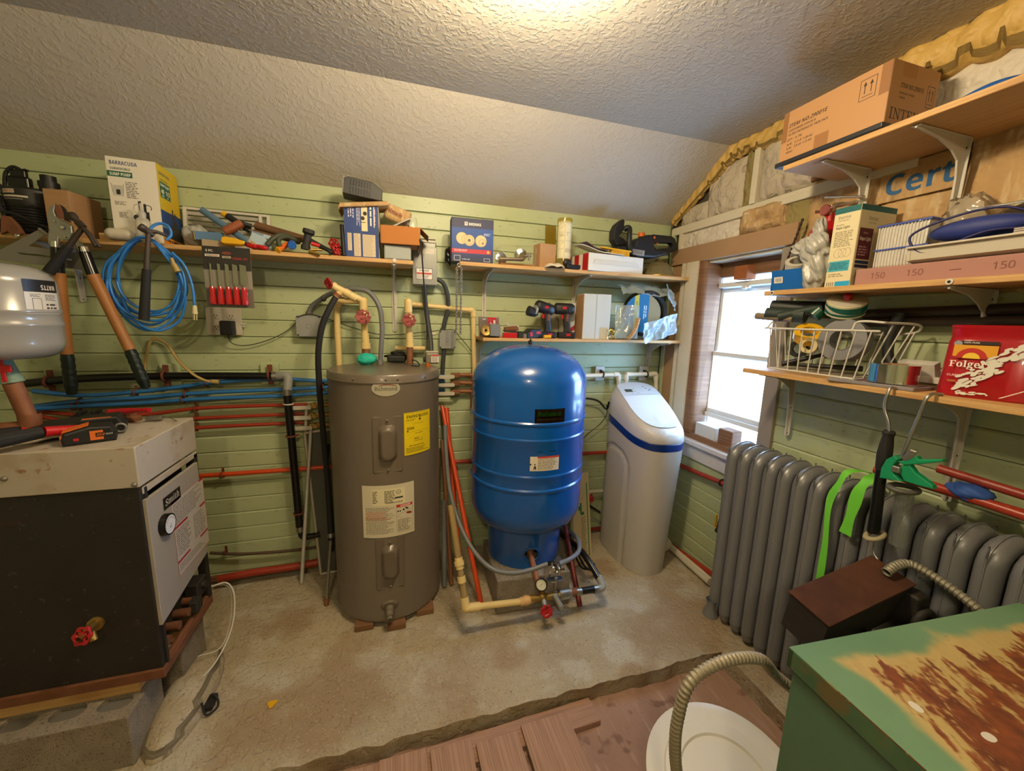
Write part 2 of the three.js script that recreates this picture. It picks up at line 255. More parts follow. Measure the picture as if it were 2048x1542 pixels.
// right wall: shiplap below, open studs with paper-faced insulation above, a window in it
{
  const w = struct('wall_right', [XR, 0, 0]);
  const core = mat(0x51493a, 0.9);
  const wall = (y0, y1, z0, z1) => part(w, 'wall_core', new THREE.BoxGeometry(0.16, y1 - y0, z1 - z0).translate(0.10, (y0 + y1) / 2, (z0 + z1) / 2), core);
  wall(-0.15, 0.80, ZB - 0.1, ZF); wall(1.89, 2.6, ZB - 0.1, ZF); wall(0.80, 1.89, ZB - 0.1, -2.045); wall(0.80, 1.89, -1.47, ZF);
  const mk = (len) => { const g = boardGeo(len); g.scale(-1, 1, 1); const ix = g.index; const p = g.toNonIndexed ? g : g; // mirrored: flip the winding
    const a = (ix ? g.toNonIndexed() : g), pos = a.attributes.position, uvA = a.attributes.uv; for (let i = 0; i < pos.count; i += 3) { for (const at of [pos]) { const x = at.getX(i), y = at.getY(i), z = at.getZ(i); at.setXYZ(i, at.getX(i + 1), at.getY(i + 1), at.getZ(i + 1)); at.setXYZ(i + 1, x, y, z); } } a.computeVertexNormals(); return a; };
  const gl = mk(ZF + 1.43), gs = mk(2.34 - 1.43);
  for (let k = -2; k < 18; k++) { const y = 0.14 + 0.0883 * k; part(w, 'plank', gl, M.green, [0.018, y, -1.43]); if (k < 6) part(w, 'plank', gs, M.green, [0.018, y, -2.34]); }
  // corner post, brown panel and pale strips left of the window
  part(w, 'corner_trim', bx(0.02, 2.1, 0.035, 0.002, 0.0, 1.08, -2.325), M.green);
  part(w, 'brown_panel', bx(0.014, 1.28, 0.15, 0.001, 0.006, 1.25, -2.265), M.casing);
  part(w, 'pale_strip', bx(0.03, 1.34, 0.03, 0.002, -0.008, 1.22, -2.175), M.whitewood);
  part(w, 'pale_strip', bx(0.03, 1.34, 0.10, 0.002, -0.010, 1.22, -2.095), M.whitewood);
  part(w, 'window_post', warp(new RoundedBoxGeometry(0.14, 1.12, 0.09, 6, 0.03).translate(0.055, 1.36, -2.03), (p) => { p.z += 0.006 * Math.sin(p.y * 9 + p.x * 20); }), M.oldwood);
  // header and casing boards round the opening
  part(w, 'header_board', bx(0.04, 0.098, 0.86, 0.003, 0.0, 1.937, -1.873), M.casing);
  part(w, 'head_jamb', bx(0.09, 0.018, 0.60, 0.002, 0.055, 1.882, -1.76), M.whitewood);
  part(w, 'casing_board', bx(0.034, 1.10, 0.075, 0.003, -0.004, 1.33, -1.466), mat(0x8c8274, 0.6));
  part(w, 'lintel_beam', bx(0.06, 0.10, 0.58, 0.004, 0.13, 1.84, -1.76), M.oldwood);
  part(w, 'spacer_block', bx(0.07, 0.075, 0.085, 0.003, 0.085, 1.80, -1.80), mat(0xffffff, 0.8, 0, { map: TX.pine, color: 0xc09070 }));
  part(w, 'sill_block', bx(0.10, 0.085, 0.16, 0.004, 0.06, 0.855, -1.885), M.white);
  part(w, 'sill_block', bx(0.08, 0.095, 0.10, 0.01, 0.05, 0.862, -1.735), M.oldwood);
  part(w, 'rough_sill', bx(0.19, 0.04, 0.62, 0.004, 0.09, 0.80, -1.75), M.oldwood);
  part(w, 'sill_board', bx(0.05, 0.028, 0.72, 0.003, -0.02, 0.772, -1.80), mat(0xc9c4c0, 0.5));
  part(w, 'apron_board', bx(0.022, 0.095, 0.70, 0.003, -0.006, 0.71, -1.80), mat(0xc9c4c0, 0.5));
  // framing and insulation above
  part(w, 'wall_plate', bx(0.05, 0.05, 1.3, 0.003, 0.012, 2.108, -1.68), M.whitewood);
  part(w, 'short_stud', bx(0.05, 0.1, 0.03, 0.003, 0.012, 2.035, -2.245), M.whitewood);
  part(w, 'gable_stud', bx(0.06, 0.30, 0.034, 0.003, 0.006, 2.28, -1.712), M.whitewood);
  const quilt = (name, y0, y1, z0, z1, puff, m, seed, cut) => { const ny = Math.max(8, Math.round((y1 - y0) / 0.014)), nz = Math.max(8, Math.round((z1 - z0) / 0.014));
    const g = new THREE.BoxGeometry(0.05, y1 - y0, z1 - z0, 1, ny, nz);
    warp(g, (p) => { const a = (p.y + (y1 - y0) / 2) / (y1 - y0), b = (p.z + (z1 - z0) / 2) / (z1 - z0), e = Math.pow(Math.max(0, 16 * a * (1 - a) * b * (1 - b)), 0.35);
      if (p.x < 0) { p.x -= puff * e * (0.55 + 0.9 * (fbm(a * 0.99, b * 0.99, 4, 4, 4, seed) - 0.5)) + 0.022 * (Math.abs(fbm(a * 0.99, b * 0.99, 9, 9, 3, seed + 5) - 0.5)); if (cut) cut(p, a, b); } });
    part(w, name, g, m, [0.035, (y0 + y1) / 2, (z0 + z1) / 2]); };
  quilt('vapor_sheet', 1.98, 2.085, -2.235, -1.80, 0.02, M.vapor, 401);
  quilt('insulation_batt', 1.985, 2.12, -1.79, -1.53, 0.06, M.kraft, 411);
  quilt('insulation_batt', 1.88, 2.13, -1.53, -1.42, 0.015, M.batt, 421);
  quilt('insulation_batt', 1.62, 2.16, -1.42, -1.14, 0.03, M.kraft, 431);
  quilt('insulation_batt', 1.62, 2.14, -1.135, -0.925, 0.003, M.kraft, 441);
  quilt('insulation_batt', 1.62, 2.17, -0.90, -0.50, 0.06, M.kraft, 451);
  quilt('insulation_batt', 1.62, 2.20, -0.49, 0.30, 0.05, M.kraft, 461);
  part(w, 'gable_plate', bx(0.05, 0.035, 1.6, 0.003, 0.014, 2.165, -0.62), M.oldwood);
  quilt('foil_paper', 2.13, 2.24, -2.27, -2.05, 0.03, M.foilpaper, 471); quilt('foil_paper', 2.13, 2.40, -2.05, -1.80, 0.045, M.foilpaper, 475);
  quilt('insulation_batt', 2.13, 2.43, -1.80, -1.73, 0.02, M.batt, 481);
  quilt('foil_paper', 2.14, 2.44, -1.695, -1.38, 0.05, M.foilpaper, 485);
  quilt('vapor_sheet', 2.15, 2.46, -1.38, 0.4, 0.03, M.vapor, 491);
  // bold print on the paper facing
  part(w, 'facing_sheet', bx(0.003, 0.125, 0.225, 0.001, -0.006, 2.045, -1.03), M.kraft);
  const [pg, pm] = sheet(0.205, 0.115, (x, W, H) => { x.clearRect(0, 0, W, H); text(x, 'Certa', W * 0.02, H * 0.55, H * 0.86, '#2f5f8e', 'bold', 'sans-serif'); }, 0.8, 1600, { transparent: true, alphaTest: 0.4 });
  part(w, 'printed_lettering', pg, pm, [-0.0082, 2.045, -1.026], [0, -PI / 2, 0], 'blue lettering printed on the tan paper');
  // expanding foam along the ceiling joint
  const line = [[2.175, -2.325], [2.27, -2.17], [2.36, -2.02], [2.455, -1.865], [2.445, -1.70], [2.445, -1.50], [2.445, -1.25], [2.44, -1.05], [2.44, -0.8], [2.44, -0.5], [2.44, 0.0]];
  const wd = [0.018, 0.018, 0.026, 0.035, 0.032, 0.036, 0.036, 0.052, 0.055, 0.05, 0.04];
  const cv = new THREE.CatmullRomCurve3(line.map((p, i) => new THREE.Vector3(-0.012, p[0] - wd[i] * 0.2, p[1]))), N = 260, K = 16, pos = [], idx = [];
  for (let i = 0; i <= N; i++) { const t = i / N, c = cv.getPoint(t), tg = cv.getTangent(t), k = t * (wd.length - 1), k0 = Math.min(wd.length - 2, Math.floor(k)), r0 = wd[k0] + (wd[k0 + 1] - wd[k0]) * (k - k0); const nrm = new THREE.Vector3(-1, 0, 0), bi = new THREE.Vector3().crossVectors(tg, nrm).normalize();
    for (let j = 0; j < K; j++) { const a = j / K * 2 * PI, rr = r0 * (0.6 + 1.1 * Math.abs(fbm(t * 0.999, j / K, 22, 3, 3, 511)) + 0.5 * Math.abs(Math.sin(t * 90 + 2 * Math.sin(a)) * 0.5)); const q = c.clone().addScaledVector(nrm, Math.cos(a) * rr * 0.9).addScaledVector(bi, Math.sin(a) * rr * 1.1); pos.push(q.x, q.y, q.z); } }
  for (let i = 0; i < N; i++) for (let j = 0; j < K; j++) { const a = i * K + j, b = i * K + (j + 1) % K; idx.push(a, b, a + K, b, b + K, a + K); }
  const fg = new THREE.BufferGeometry(); fg.setAttribute('position', new THREE.Float32BufferAttribute(pos, 3)); fg.setIndex(idx); fg.computeVertexNormals();
  part(w, 'foam_bead', fg, M.foam);
  part(w, 'foam_bead', warp(new THREE.SphereGeometry(1, 24, 16), (p) => { const k = 0.7 + 0.6 * fbm(p.x / 4 + 0.5, p.y / 4 + 0.5, 9, 9, 3, 521); p.set(p.x * 0.03 * k - 0.03, p.y * 0.055 * k, p.z * 0.045 * k); }), M.foam, [0, 2.352, -1.06]);
}
// window: pale frame, two sashes, a latch
{
  const n = struct('window_1', [XR + 0.115, 0, 0]);
  const y0 = 0.93, y1 = 1.757, z0 = -2.035, z1 = -1.475, ym = 1.326;
  const fm = mat(0xd9dad6, 0.4);
  const fr = (a, b, c, d, t, dep, x) => mg(bx(dep, t, d - c, 0.003, x, a + t / 2, (c + d) / 2), bx(dep, t, d - c, 0.003, x, b - t / 2, (c + d) / 2), bx(dep, b - a - 2 * t, t, 0.003, x, (a + b) / 2, c + t / 2), bx(dep, b - a - 2 * t, t, 0.003, x, (a + b) / 2, d - t / 2));
  part(n, 'window_frame', fr(y0, y1, z0, z1, 0.028, 0.07, 0.01), fm);
  part(n, 'sash', fr(ym - 0.015, y1 - 0.03, z0 + 0.03, z1 - 0.03, 0.026, 0.025, 0.028), fm);
  part(n, 'sash', fr(y0 + 0.03, ym + 0.018, z0 + 0.03, z1 - 0.03, 0.026, 0.025, 0.0), fm);
  part(n, 'pane', new THREE.PlaneGeometry(z1 - z0 - 0.1, y1 - ym - 0.06), M.glass, [0.028, (ym + y1) / 2 - 0.02, (z0 + z1) / 2], [0, -PI / 2, 0]);
  part(n, 'pane', new THREE.PlaneGeometry(z1 - z0 - 0.1, ym - y0 - 0.06), M.glass, [0.0, (ym + y0) / 2 + 0.02, (z0 + z1) / 2], [0, -PI / 2, 0]);
  part(n, 'latch', mg(bx(0.02, 0.012, 0.05, 0.003, -0.02, y1 - 0.035, -1.79), bx(0.012, 0.018, 0.02, 0.003, -0.03, y1 - 0.038, -1.79)), fm);
  part(n, 'balance_rod', bar([-0.012, 0.955, -1.50], [-0.012, 1.28, -1.475], 0.008, 0.008, 8), fm);
}
// ground outside, under snow
{ const o = struct('ground_outside', [7.2, -0.5, -2]); part(o, 'snow', new THREE.BoxGeometry(10.2, 0.1, 20), mat(0xe8ecf2, 0.9)); }
// pallet in front of the slab
{
  const p = thing('wooden_pallet', 'weathered reddish wooden pallet lying on the lower floor in front of the slab', 'pallet', [0.4, -0.075, -1.13]);
  const g = (w) => grainZ(warp(new RoundedBoxGeometry(0.62, 0.018, w, 2, 0.003), (q) => { q.y += 0.002 * Math.sin(q.z * 30 + q.x * 5); }));
  for (const [x0, x1, z] of [[0.436, 0.628, -1.19], [0.262, 0.422, -1.172], [0.098, 0.246, -1.192], [-0.083, 0.079, -1.205], [-0.27, -0.10, -1.20]]) part(p, 'slat', g(x1 - x0), M.pallet, [(x0 + x1) / 2 - 0.4, 0.036, z + 0.31 + 1.13], [0, (x0 * 7 % 1) * 0.02, 0]);
  for (const [z, L] of [[-1.17, 1.05], [-0.72, 0.82]]) part(p, 'cross_board', bx(L, 0.025, 0.1, 0.003), M.pallet, [-0.697 + L / 2, 0.0135, z + 1.13], [0, L > 1 ? 0.03 : 0, 0]);
}
// ---------- boiler on concrete blocks ----------
function oval(w, h, r = Math.min(w, h) / 2, x = 0, y = 0) { return rrect(w, h, r * 0.999, x, y, 8); }
// round hand wheel with lobed rim, axis +z
function wheelGeo(r, n = 6) { const pts = [], N = n * 12; for (let i = 0; i < N; i++) { const a = i / N * 2 * PI, k = r * (1 + 0.09 * Math.cos(n * a)); pts.push([k * Math.cos(a), k * Math.sin(a)]); } const holes = []; for (let i = 0; i < n; i++) { const a = (i + 0.5) / n * 2 * PI; holes.push(circ(r * 0.2, Math.cos(a) * r * 0.58, Math.sin(a) * r * 0.58, 10)); } return warp(ex(pts, r * 0.3, r * 0.09, holes), (p) => { p.z -= Math.hypot(p.x, p.y) < r * 0.5 ? r * 0.12 : 0; }); }
{
  const b = thing('boiler', 'squat boiler with a rusty off-white top casing and scuffed black front on concrete blocks', 'boiler', [-0.785, 0, -1.46]);
  // local: x to the left is negative, front face at z = 0, right face at x = 0
  const w = 0.86, d = 0.385;
  part(b, 'top_casing', bx(w, 0.135, d, 0.004, -w / 2, 1.0075, -d / 2), M.grime);
  part(b, 'front_panel', bx(w - 0.006, 0.665, 0.02, 0.004, -w / 2 - 0.003, 0.605, -0.016), M.blackpanel);
  part(b, 'side_flange', bx(0.01, 0.022, d - 0.02, 0.002, -0.008, 0.92, -d / 2 - 0.01), M.grime);
  part(b, 'side_panel', tr(ex([[0.012, 0.892], [0.362, 0.892], [0.372, 0.49], [0.012, 0.435]], 0.012, 0.002), [0, 0, 0], [0, PI / 2, 0]), mat(0x9d978d, 0.45));
  part(b, 'frame_post', bx(0.03, 0.66, 0.03, 0.002, -0.018, 0.595, -d + 0.012), M.blackpanel);
  part(b, 'frame_post', bx(0.022, 0.66, 0.014, 0.002, -0.012, 0.6, -0.032), M.blackpanel);
  part(b, 'heat_exchanger', bx(w - 0.06, 0.5, d - 0.05, 0.004, -w / 2 - 0.02, 0.69, -d / 2 - 0.005), M.dark);
  part(b, 'burner_box', mg(bx(w - 0.08, 0.19, d - 0.06, 0.004, -w / 2 - 0.02, 0.36, -d / 2)), M.dark);
  for (const z of [0.07, 0.14, 0.21, 0.28]) part(b, 'burner_tube', tr(cy(0.016, 0.05, 12), [-0.035, 0.33, -z], [0, 0, PI / 2]), M.rust);
  part(b, 'gas_valve', mg(bx(0.05, 0.07, 0.08, 0.006, -0.03, 0.36, -0.32), bx(0.03, 0.05, 0.05, 0.004, -0.005, 0.33, -0.25), tr(cy(0.016, 0.02, 14), [0, 0.37, -0.32], [0, 0, PI / 2])), M.dark);
  part(b, 'manifold_pipe', bar([-0.02, 0.27, -0.03], [-0.015, 0.28, -0.36], 0.011), M.rust);
  part(b, 'base_rail', mg(bx(w, 0.035, 0.03, 0.003, -w / 2, 0.258, -0.012), bx(0.03, 0.035, d, 0.003, -0.016, 0.258, -d / 2), bx(0.03, 0.035, d, 0.003, -w + 0.02, 0.258, -d / 2)), M.rust);
  part(b, 'casing_screw', tr(new THREE.SphereGeometry(0.008, 12, 8), [-0.012, 0.952, 0.001]), M.steeldull);
  part(b, 'casing_screw', tr(new THREE.SphereGeometry(0.008, 12, 8), [-0.315, 1.0, 0.001]), M.steeldull);
  const [g1, m1] = sheet(0.245, 0.29, (x, W, H) => { fill(x, '#b9b3ab', 0, 0, W, H); x.strokeStyle = '#c23a35'; x.lineWidth = 2; x.strokeRect(1, 1, W - 2, H - 2); for (const [a, bb, c] of [[0, 0, 0.22], [0.86, 0, 0.14], [0, 0.34, 0.4], [0.8, 0.36, 0.2], [0, 0.80, 0.38], [0.72, 0.78, 0.28]]) fill(x, '#a81d26', W * a, H * bb, W * c, H * 0.03); fine(x, W * 0.04, H * 0.05, W * 0.9, H * 0.28, 11, '#77736d', 5); fine(x, W * 0.04, H * 0.40, W * 0.42, H * 0.36, 12, '#77736d', 6); fine(x, W * 0.56, H * 0.42, W * 0.4, H * 0.34, 12, '#77736d', 7); x.strokeStyle = '#8b8780'; x.strokeRect(W * 0.2, H * 0.52, W * 0.24, H * 0.18); fine(x, W * 0.04, H * 0.86, W * 0.9, H * 0.1, 4, '#77736d', 8); }, 0.5);
  part(b, 'instruction_label', g1, m1, [0.0068, 0.672, -0.265], [0, PI / 2, 0]);
  const [g2, m2] = sheet(0.115, 0.045, (x, W, H) => { fill(x, '#1d1a17', 0, 0, W, H); x.strokeStyle = '#777'; x.strokeRect(4, 4, W - 8, H - 8); text(x, 'Smith', W / 2, H / 2, H * 0.7, '#b9b4a8', 'italic bold', 'serif', 'center'); }, 0.4);
  part(b, 'name_plate', g2, m2, [0.0068, 0.832, -0.155], [0, PI / 2, 0.0]);
  const gz = part(b, 'gauge', mg(tr(cy(0.037, 0.03, 32), [0.01, 0.765, -0.088], [0, 0, PI / 2])), M.blackgloss);
  const [g3, m3] = [new THREE.CircleGeometry(0.032, 32), null]; g3.userData.keepUV = true;
  part(gz, 'dial', g3, new THREE.MeshStandardMaterial({ roughness: 0.3, map: sheetTex(0.072, 0.072, (x, W, H) => { fill(x, '#d9dfe2', 0, 0, W, H); x.strokeStyle = '#a33'; x.lineWidth = W * 0.02; x.beginPath(); x.arc(W / 2, H / 2, W * 0.36, PI * 1.1, PI * 1.9); x.stroke(); x.strokeStyle = '#333'; for (let i = 0; i < 11; i++) { const a = PI * (0.8 + 1.4 * i / 10); x.beginPath(); x.moveTo(W / 2 + Math.cos(a) * W * 0.4, H / 2 + Math.sin(a) * H * 0.4); x.lineTo(W / 2 + Math.cos(a) * W * 0.46, H / 2 + Math.sin(a) * H * 0.46); x.stroke(); } fill(x, '#333', W * 0.4, H * 0.62, W * 0.2, H * 0.05); fill(x, '#a33', W * 0.46, H * 0.5, W * 0.16, H * 0.03); }, 4000) }), [0.0256, 0.765, -0.088], [0, PI / 2, 0]);
  part(b, 'front_notch', tr(ex([[0.0, 0.60], [0.0, 0.73], [0.06, 0.78], [0.11, 0.72], [0.07, 0.66]], 0.004, 0.0005), [0.0035, 0, -0.014], [0, PI / 2, 0]), M.blackgloss);
  const dv = part(b, 'drain_valve', mg(along([[0.019, 0], [0.019, 0.012], [0.013, 0.014], [0.013, 0.055], [0.016, 0.058], [0.016, 0.07], [0.006, 0.072], [0.006, 0.10]], [-0.165, 0.488, -0.008], [-0.155, 0.50, 0.07], 18), bar([-0.16, 0.49, 0.03], [-0.145, 0.46, 0.045], 0.010), la([[0.018, 0], [0.022, 0.002], [0.022, 0.012], [0.014, 0.014]], 20).rotateX(PI / 2).translate(-0.165, 0.485, -0.008)), M.brass);
  part(dv, 'hand_wheel', tr(wheelGeo(0.027), [-0.155, 0.50, 0.07], [-0.45, -0.2, 0]), M.redknob);
}
{ // the concrete block: three oval cores, seen from above
  const mk = (x) => { const g = ex(rrect(0.39, 0.19, 0.006), 0.19, 0.004, [-0.125, 0, 0.125].map((q) => oval(0.09, 0.055, 0.027, q, -0.025))); g.rotateX(-PI / 2); return tr(g, [x, 0.095, 0]); };
  const n1 = thing('concrete_block', 'concrete block with three oval cores under the front right corner of the boiler', 'block', [-1.05, 0, -1.474], R(0));
  part(n1, 'block_shell', mk(0), M.block); part(n1, 'core_filling', mg(...[-0.125, 0, 0.125].map((x) => bx(0.092, 0.175, 0.058, 0, x, 0.0875, 0.025))), mat(0x6b675e, 0.95));
  const n2 = thing('concrete_block', 'concrete block cut by the left edge of the photo, under the front of the boiler', 'block', [-1.45, 0, -1.474]);
  part(n2, 'block_shell', mk(0), M.block); part(n2, 'core_filling', mg(...[-0.125, 0, 0.125].map((x) => bx(0.092, 0.175, 0.058, 0, x, 0.0875, 0.025))), mat(0x6b675e, 0.95));
  solo('wood_strip', 'raw wood strip wedged between the concrete blocks and the boiler base', 'board', bx(0.80, 0.045, 0.10, 0.003), M.pine, [-1.27, 0.2135, -1.525]);
  solo('concrete_block', 'rear concrete block hidden in shade under the back of the boiler', 'block', mk(0), M.block, [-1.02, 0, -1.74]);
  solo('wood_strip', 'short wood strip on the rear concrete block under the back of the boiler', 'board', bx(0.38, 0.045, 0.10, 0.003), M.pine, [-1.02, 0.2135, -1.74]);
  solo('white_cable', 'thin white cable looping out of the lower rear corner of the boiler onto the slab', 'cable', mg(tu([[-0.80, 0.30, -1.86], [-0.745, 0.302, -1.875], [-0.715, 0.27, -1.86], [-0.70, 0.17, -1.80], [-0.715, 0.10, -1.72], [-0.75, 0.065, -1.64], [-0.80, 0.06, -1.6]], 0.0035, 50), tu([[-0.80, 0.30, -1.87], [-0.74, 0.28, -1.88], [-0.72, 0.15, -1.82], [-0.74, 0.08, -1.75], [-0.80, 0.1, -1.70]], 0.002, 40)), M.white);
  solo('wire_scrap', 'small tangle of black wire on the slab beside the boiler', 'wire', mg(tu([[-0.72, 0.012, -1.55], [-0.70, 0.04, -1.56], [-0.68, 0.03, -1.545], [-0.675, 0.01, -1.53], [-0.70, 0.012, -1.50], [-0.72, 0.05, -1.52]], 0.004, 40), bx(0.03, 0.02, 0.06, 0.003, -0.705, 0.015, -1.55)), M.rubber);
}
// ---------- water heater ----------
{
  const AX = -0.045, AZ = -2.05, r = 0.268;
  const h = thing('water_heater', 'tall taupe electric water heater with a yellow energy label and two access panels', 'water heater', [AX, 0, AZ]);
  const body = mat(0x695f52, 0.38, 0.05, { clearcoat: 0.25 });
  const shell = part(h, 'tank_shell', la([[0, 0.03], [0.262, 0.03], [0.268, 0.034], [0.268, 0.052], [r - 0.003, 0.056], [r - 0.003, 1.2145]], 96), body);
  part(h, 'top_cap', la([[r + 0.0005, 1.206], [r + 0.002, 1.212], [r, 1.216], [r - 0.001, 1.238], [r - 0.006, 1.245], [0, 1.25]], 96), body);
  for (const a of [-0.5, 0.03, 0.22, 0.75]) part(h, 'cap_screw', tr(new THREE.SphereGeometry(0.005, 10, 8), [Math.sin(a) * r, 1.226, Math.cos(a) * r]), body);
  const curved = (pts, depth, bevel, holes) => { const g = ex(pts, depth, bevel, holes); return g; };
  const wrap = (g, th, y) => warp(g, (p) => { const a = th + p.x / r, q = r - 0.003 + p.z; p.set(Math.sin(a) * q, p.y + y, Math.cos(a) * q); });
  const dense = (w, hh, rad, dep) => { const g = new RoundedBoxGeometry(w, hh, dep, 6, rad); return g; };
  for (const [th, y, hh, cv] of [[0.035, 0.928, 0.262, 0.175], [0.03, 0.34, 0.262, 0.175]]) {
    const pan = part(h, 'access_panel', wrap(ex(rrect(0.132, hh, 0.010), 0.010, 0.003), th, y), body);
    const N = 14, M2 = 24, gg = new THREE.PlaneGeometry(0.085, cv, N, M2); // raised oval cover
    warp(gg, (p) => { const yy = Math.max(0, Math.abs(p.y) - (cv / 2 - 0.042)), q = Math.hypot(p.x, yy) / 0.042; p.z = 0.004 + 0.020 * (1 - sm(0.55, 1.0, q)); if (q > 1) { p.z = 0.0; } });
    part(pan, 'cover', wrap(gg, th, y + 0.004), body);
    part(pan, 'screw', wrap(tr(new THREE.SphereGeometry(0.005, 10, 8), [0, hh / 2 - 0.017, 0.007]), th, y), M.steeldull);
    part(pan, 'screw', wrap(tr(new THREE.SphereGeometry(0.005, 10, 8), [0, -hh / 2 + 0.014, 0.007]), th, y), M.steeldull);
  }
  const dec = (name, th0, th1, y0, y1, draw, rough = 0.4, o = {}, px = 2600) => { const [g, m] = curvedSheet(r - 0.0005, th1 - th0, y1 - y0, draw, rough, px, o); part(h, name, g, m, [0, (y0 + y1) / 2, 0], [0, (th0 + th1) / 2, 0]); };
  dec('brand_badge', -0.20, 0.255, 1.152, 1.222 - 0.0, (x, W, H) => { x.clearRect(0, 0, W, H); x.fillStyle = '#c9c4b0'; x.beginPath(); x.ellipse(W / 2, H / 2, W / 2 - 3, H / 2 - 3, 0, 0, 7); x.fill(); x.strokeStyle = '#f0ecdc'; x.lineWidth = 4; x.stroke(); text(x, 'Richmond', W / 2, H * 0.54, H * 0.34, '#1c1a16', 'normal', 'sans-serif', 'center', W * 0.8); x.strokeStyle = '#8e2233'; x.lineWidth = H * 0.045; x.beginPath(); x.moveTo(W * 0.26, H * 0.36); x.quadraticCurveTo(W * 0.5, H * 0.18, W * 0.86, H * 0.35); x.stroke(); }, 0.3, { metalness: 0.5, transparent: true, alphaTest: 0.5 });
  dec('energy_label', 0.31, 0.865, 0.865, 1.068, (x, W, H) => { fill(x, '#e2c914', 0, 0, W, H); fine(x, W * 0.05, H * 0.02, W * 0.9, H * 0.02, 1, '#6b5e10'); text(x, 'EMERGYGUIDE'.replace('EMER', 'ENER'), W * 0.08, H * 0.10, H * 0.092, '#141208', 'bold', 'sans-serif', 'left', W * 0.84); fill(x, '#141208', W * 0.54, H * 0.08, W * 0.025, H * 0.1); x.beginPath(); x.moveTo(W * 0.49, H * 0.17); x.lineTo(W * 0.615, H * 0.17); x.lineTo(W * 0.55, H * 0.215); x.fill(); fine(x, W * 0.06, H * 0.16, W * 0.38, H * 0.05, 2, '#6b5e10'); fill(x, '#8a7a14', W * 0.05, H * 0.235, W * 0.9, 2); text(x, 'Estimated Yearly Energy Cost', W * 0.28, H * 0.275, H * 0.024, '#3a3408', 'normal'); text(x, '$555', W * 0.09, H * 0.375, H * 0.085, '#141208', 'bold'); x.fillStyle = '#141208'; x.beginPath(); x.moveTo(W * 0.08, H * 0.42); x.lineTo(W * 0.15, H * 0.42); x.lineTo(W * 0.115, H * 0.46); x.fill(); fill(x, '#5a5010', W * 0.08, H * 0.455, W * 0.84, 2); fine(x, W * 0.36, H * 0.5, W * 0.34, H * 0.024, 1, '#4a420c'); x.strokeStyle = '#8a7a14'; x.strokeRect(W * 0.3, H * 0.58, W * 0.46, H * 0.15); text(x, '4622', W * 0.34, H * 0.63, H * 0.06, '#141208', 'bold'); text(x, 'kWh', W * 0.6, H * 0.64, H * 0.03, '#141208', 'normal'); fine(x, W * 0.34, H * 0.68, W * 0.36, H * 0.022, 1, '#4a420c'); fine(x, W * 0.16, H * 0.78, W * 0.72, H * 0.03, 1, '#2a2608', 9); fine(x, W * 0.06, H * 0.83, W * 0.84, H * 0.13, 5, '#5a5010', 10); }, 0.45);
  dec('rating_label', -0.42, 0.475, 0.4755, 0.7345, (x, W, H) => { fill(x, '#cfc8ae', 0, 0, W, H); fill(x, '#ddd5b0', W * 0.19, H * 0.07, W * 0.62, H * 0.31); fine(x, W * 0.2, H * 0.11, W * 0.1, H * 0.24, 8, '#55503c', 3); fine(x, W * 0.42, H * 0.11, W * 0.2, H * 0.24, 8, '#55503c', 4); x.strokeStyle = '#222'; x.lineWidth = 4; x.beginPath(); x.arc(W * 0.685, H * 0.15, H * 0.04, 0, 7); x.stroke(); text(x, 'UL', W * 0.685, H * 0.15, H * 0.035, '#222', 'bold', 'sans-serif', 'center'); fill(x, '#2b3028', W * 0.61, H * 0.24, W * 0.16, H * 0.03); for (let i = 0; i < 34; i++) if ((i * 7) % 5 < 3) fill(x, '#222', W * (0.46 + 0.009 * i), H * 0.325, W * 0.006, H * 0.03); fine(x, W * 0.06, H * 0.42, W * 0.55, H * 0.52, 26, '#777163', 12); fine(x, W * 0.06, H * 0.50, W * 0.42, H * 0.1, 5, '#b0604c', 13); fine(x, W * 0.06, H * 0.605, W * 0.5, H * 0.06, 3, '#b0604c', 14); fill(x, '#c8252b', W * 0.64, H * 0.40, W * 0.32, H * 0.05); text(x, '\u26A0 DANGER', W * 0.8, H * 0.425, H * 0.046, '#f3e9dc', 'bold', 'sans-serif', 'center'); x.strokeStyle = '#55503c'; x.lineWidth = 2; x.strokeRect(W * 0.64, H * 0.40, W * 0.32, H * 0.54); x.fillStyle = '#1a1713'; for (const [a, b, rr] of [[0.67, 0.525, 0.016], [0.71, 0.525, 0.016], [0.78, 0.51, 0.02], [0.83, 0.485, 0.02], [0.86, 0.5, 0.018]]) { x.beginPath(); x.arc(W * a, H * b, W * rr, 0, 7); x.fill(); } x.strokeStyle = '#55503c'; x.beginPath(); x.moveTo(W * 0.65, H * 0.6); x.lineTo(W * 0.8, H * 0.55); x.lineTo(W * 0.94, H * 0.53); x.moveTo(W * 0.65, H * 0.62); x.lineTo(W * 0.76, H * 0.67); x.stroke(); x.fillStyle = '#8a2026'; x.beginPath(); x.ellipse(W * 0.89, H * 0.59, W * 0.06, H * 0.022, 0.2, 0, 7); x.fill(); fine(x, W * 0.66, H * 0.69, W * 0.28, H * 0.24, 10, '#66604e', 15); }, 0.5, {}, 2200);
  const dv = part(h, 'drain_valve', mg(along([[0, 0], [0.04, 0], [0.042, 0.004], [0.036, 0.012], [0.022, 0.014], [0.022, 0.035], [0.019, 0.037], [0.019, 0.06], [0.013, 0.062], [0.013, 0.075], [0.008, 0.075], [0.008, 0.06]], [0, 0.11, r - 0.012], [0, 0.085, r + 0.06], 22)), mat(0x6f6657, 0.45));
  for (const [x, z, ry] of [[-0.12, 0.2, 0.3], [0.03, 0.235, 0.1], [0.17, 0.17, -0.4], [0, -0.15, 0]]) part(h, 'wood_shim', bx(0.085, 0.028, 0.09, 0.003, x, 0.0155, z + 0.02).rotateY(0), M.oldwood);
}
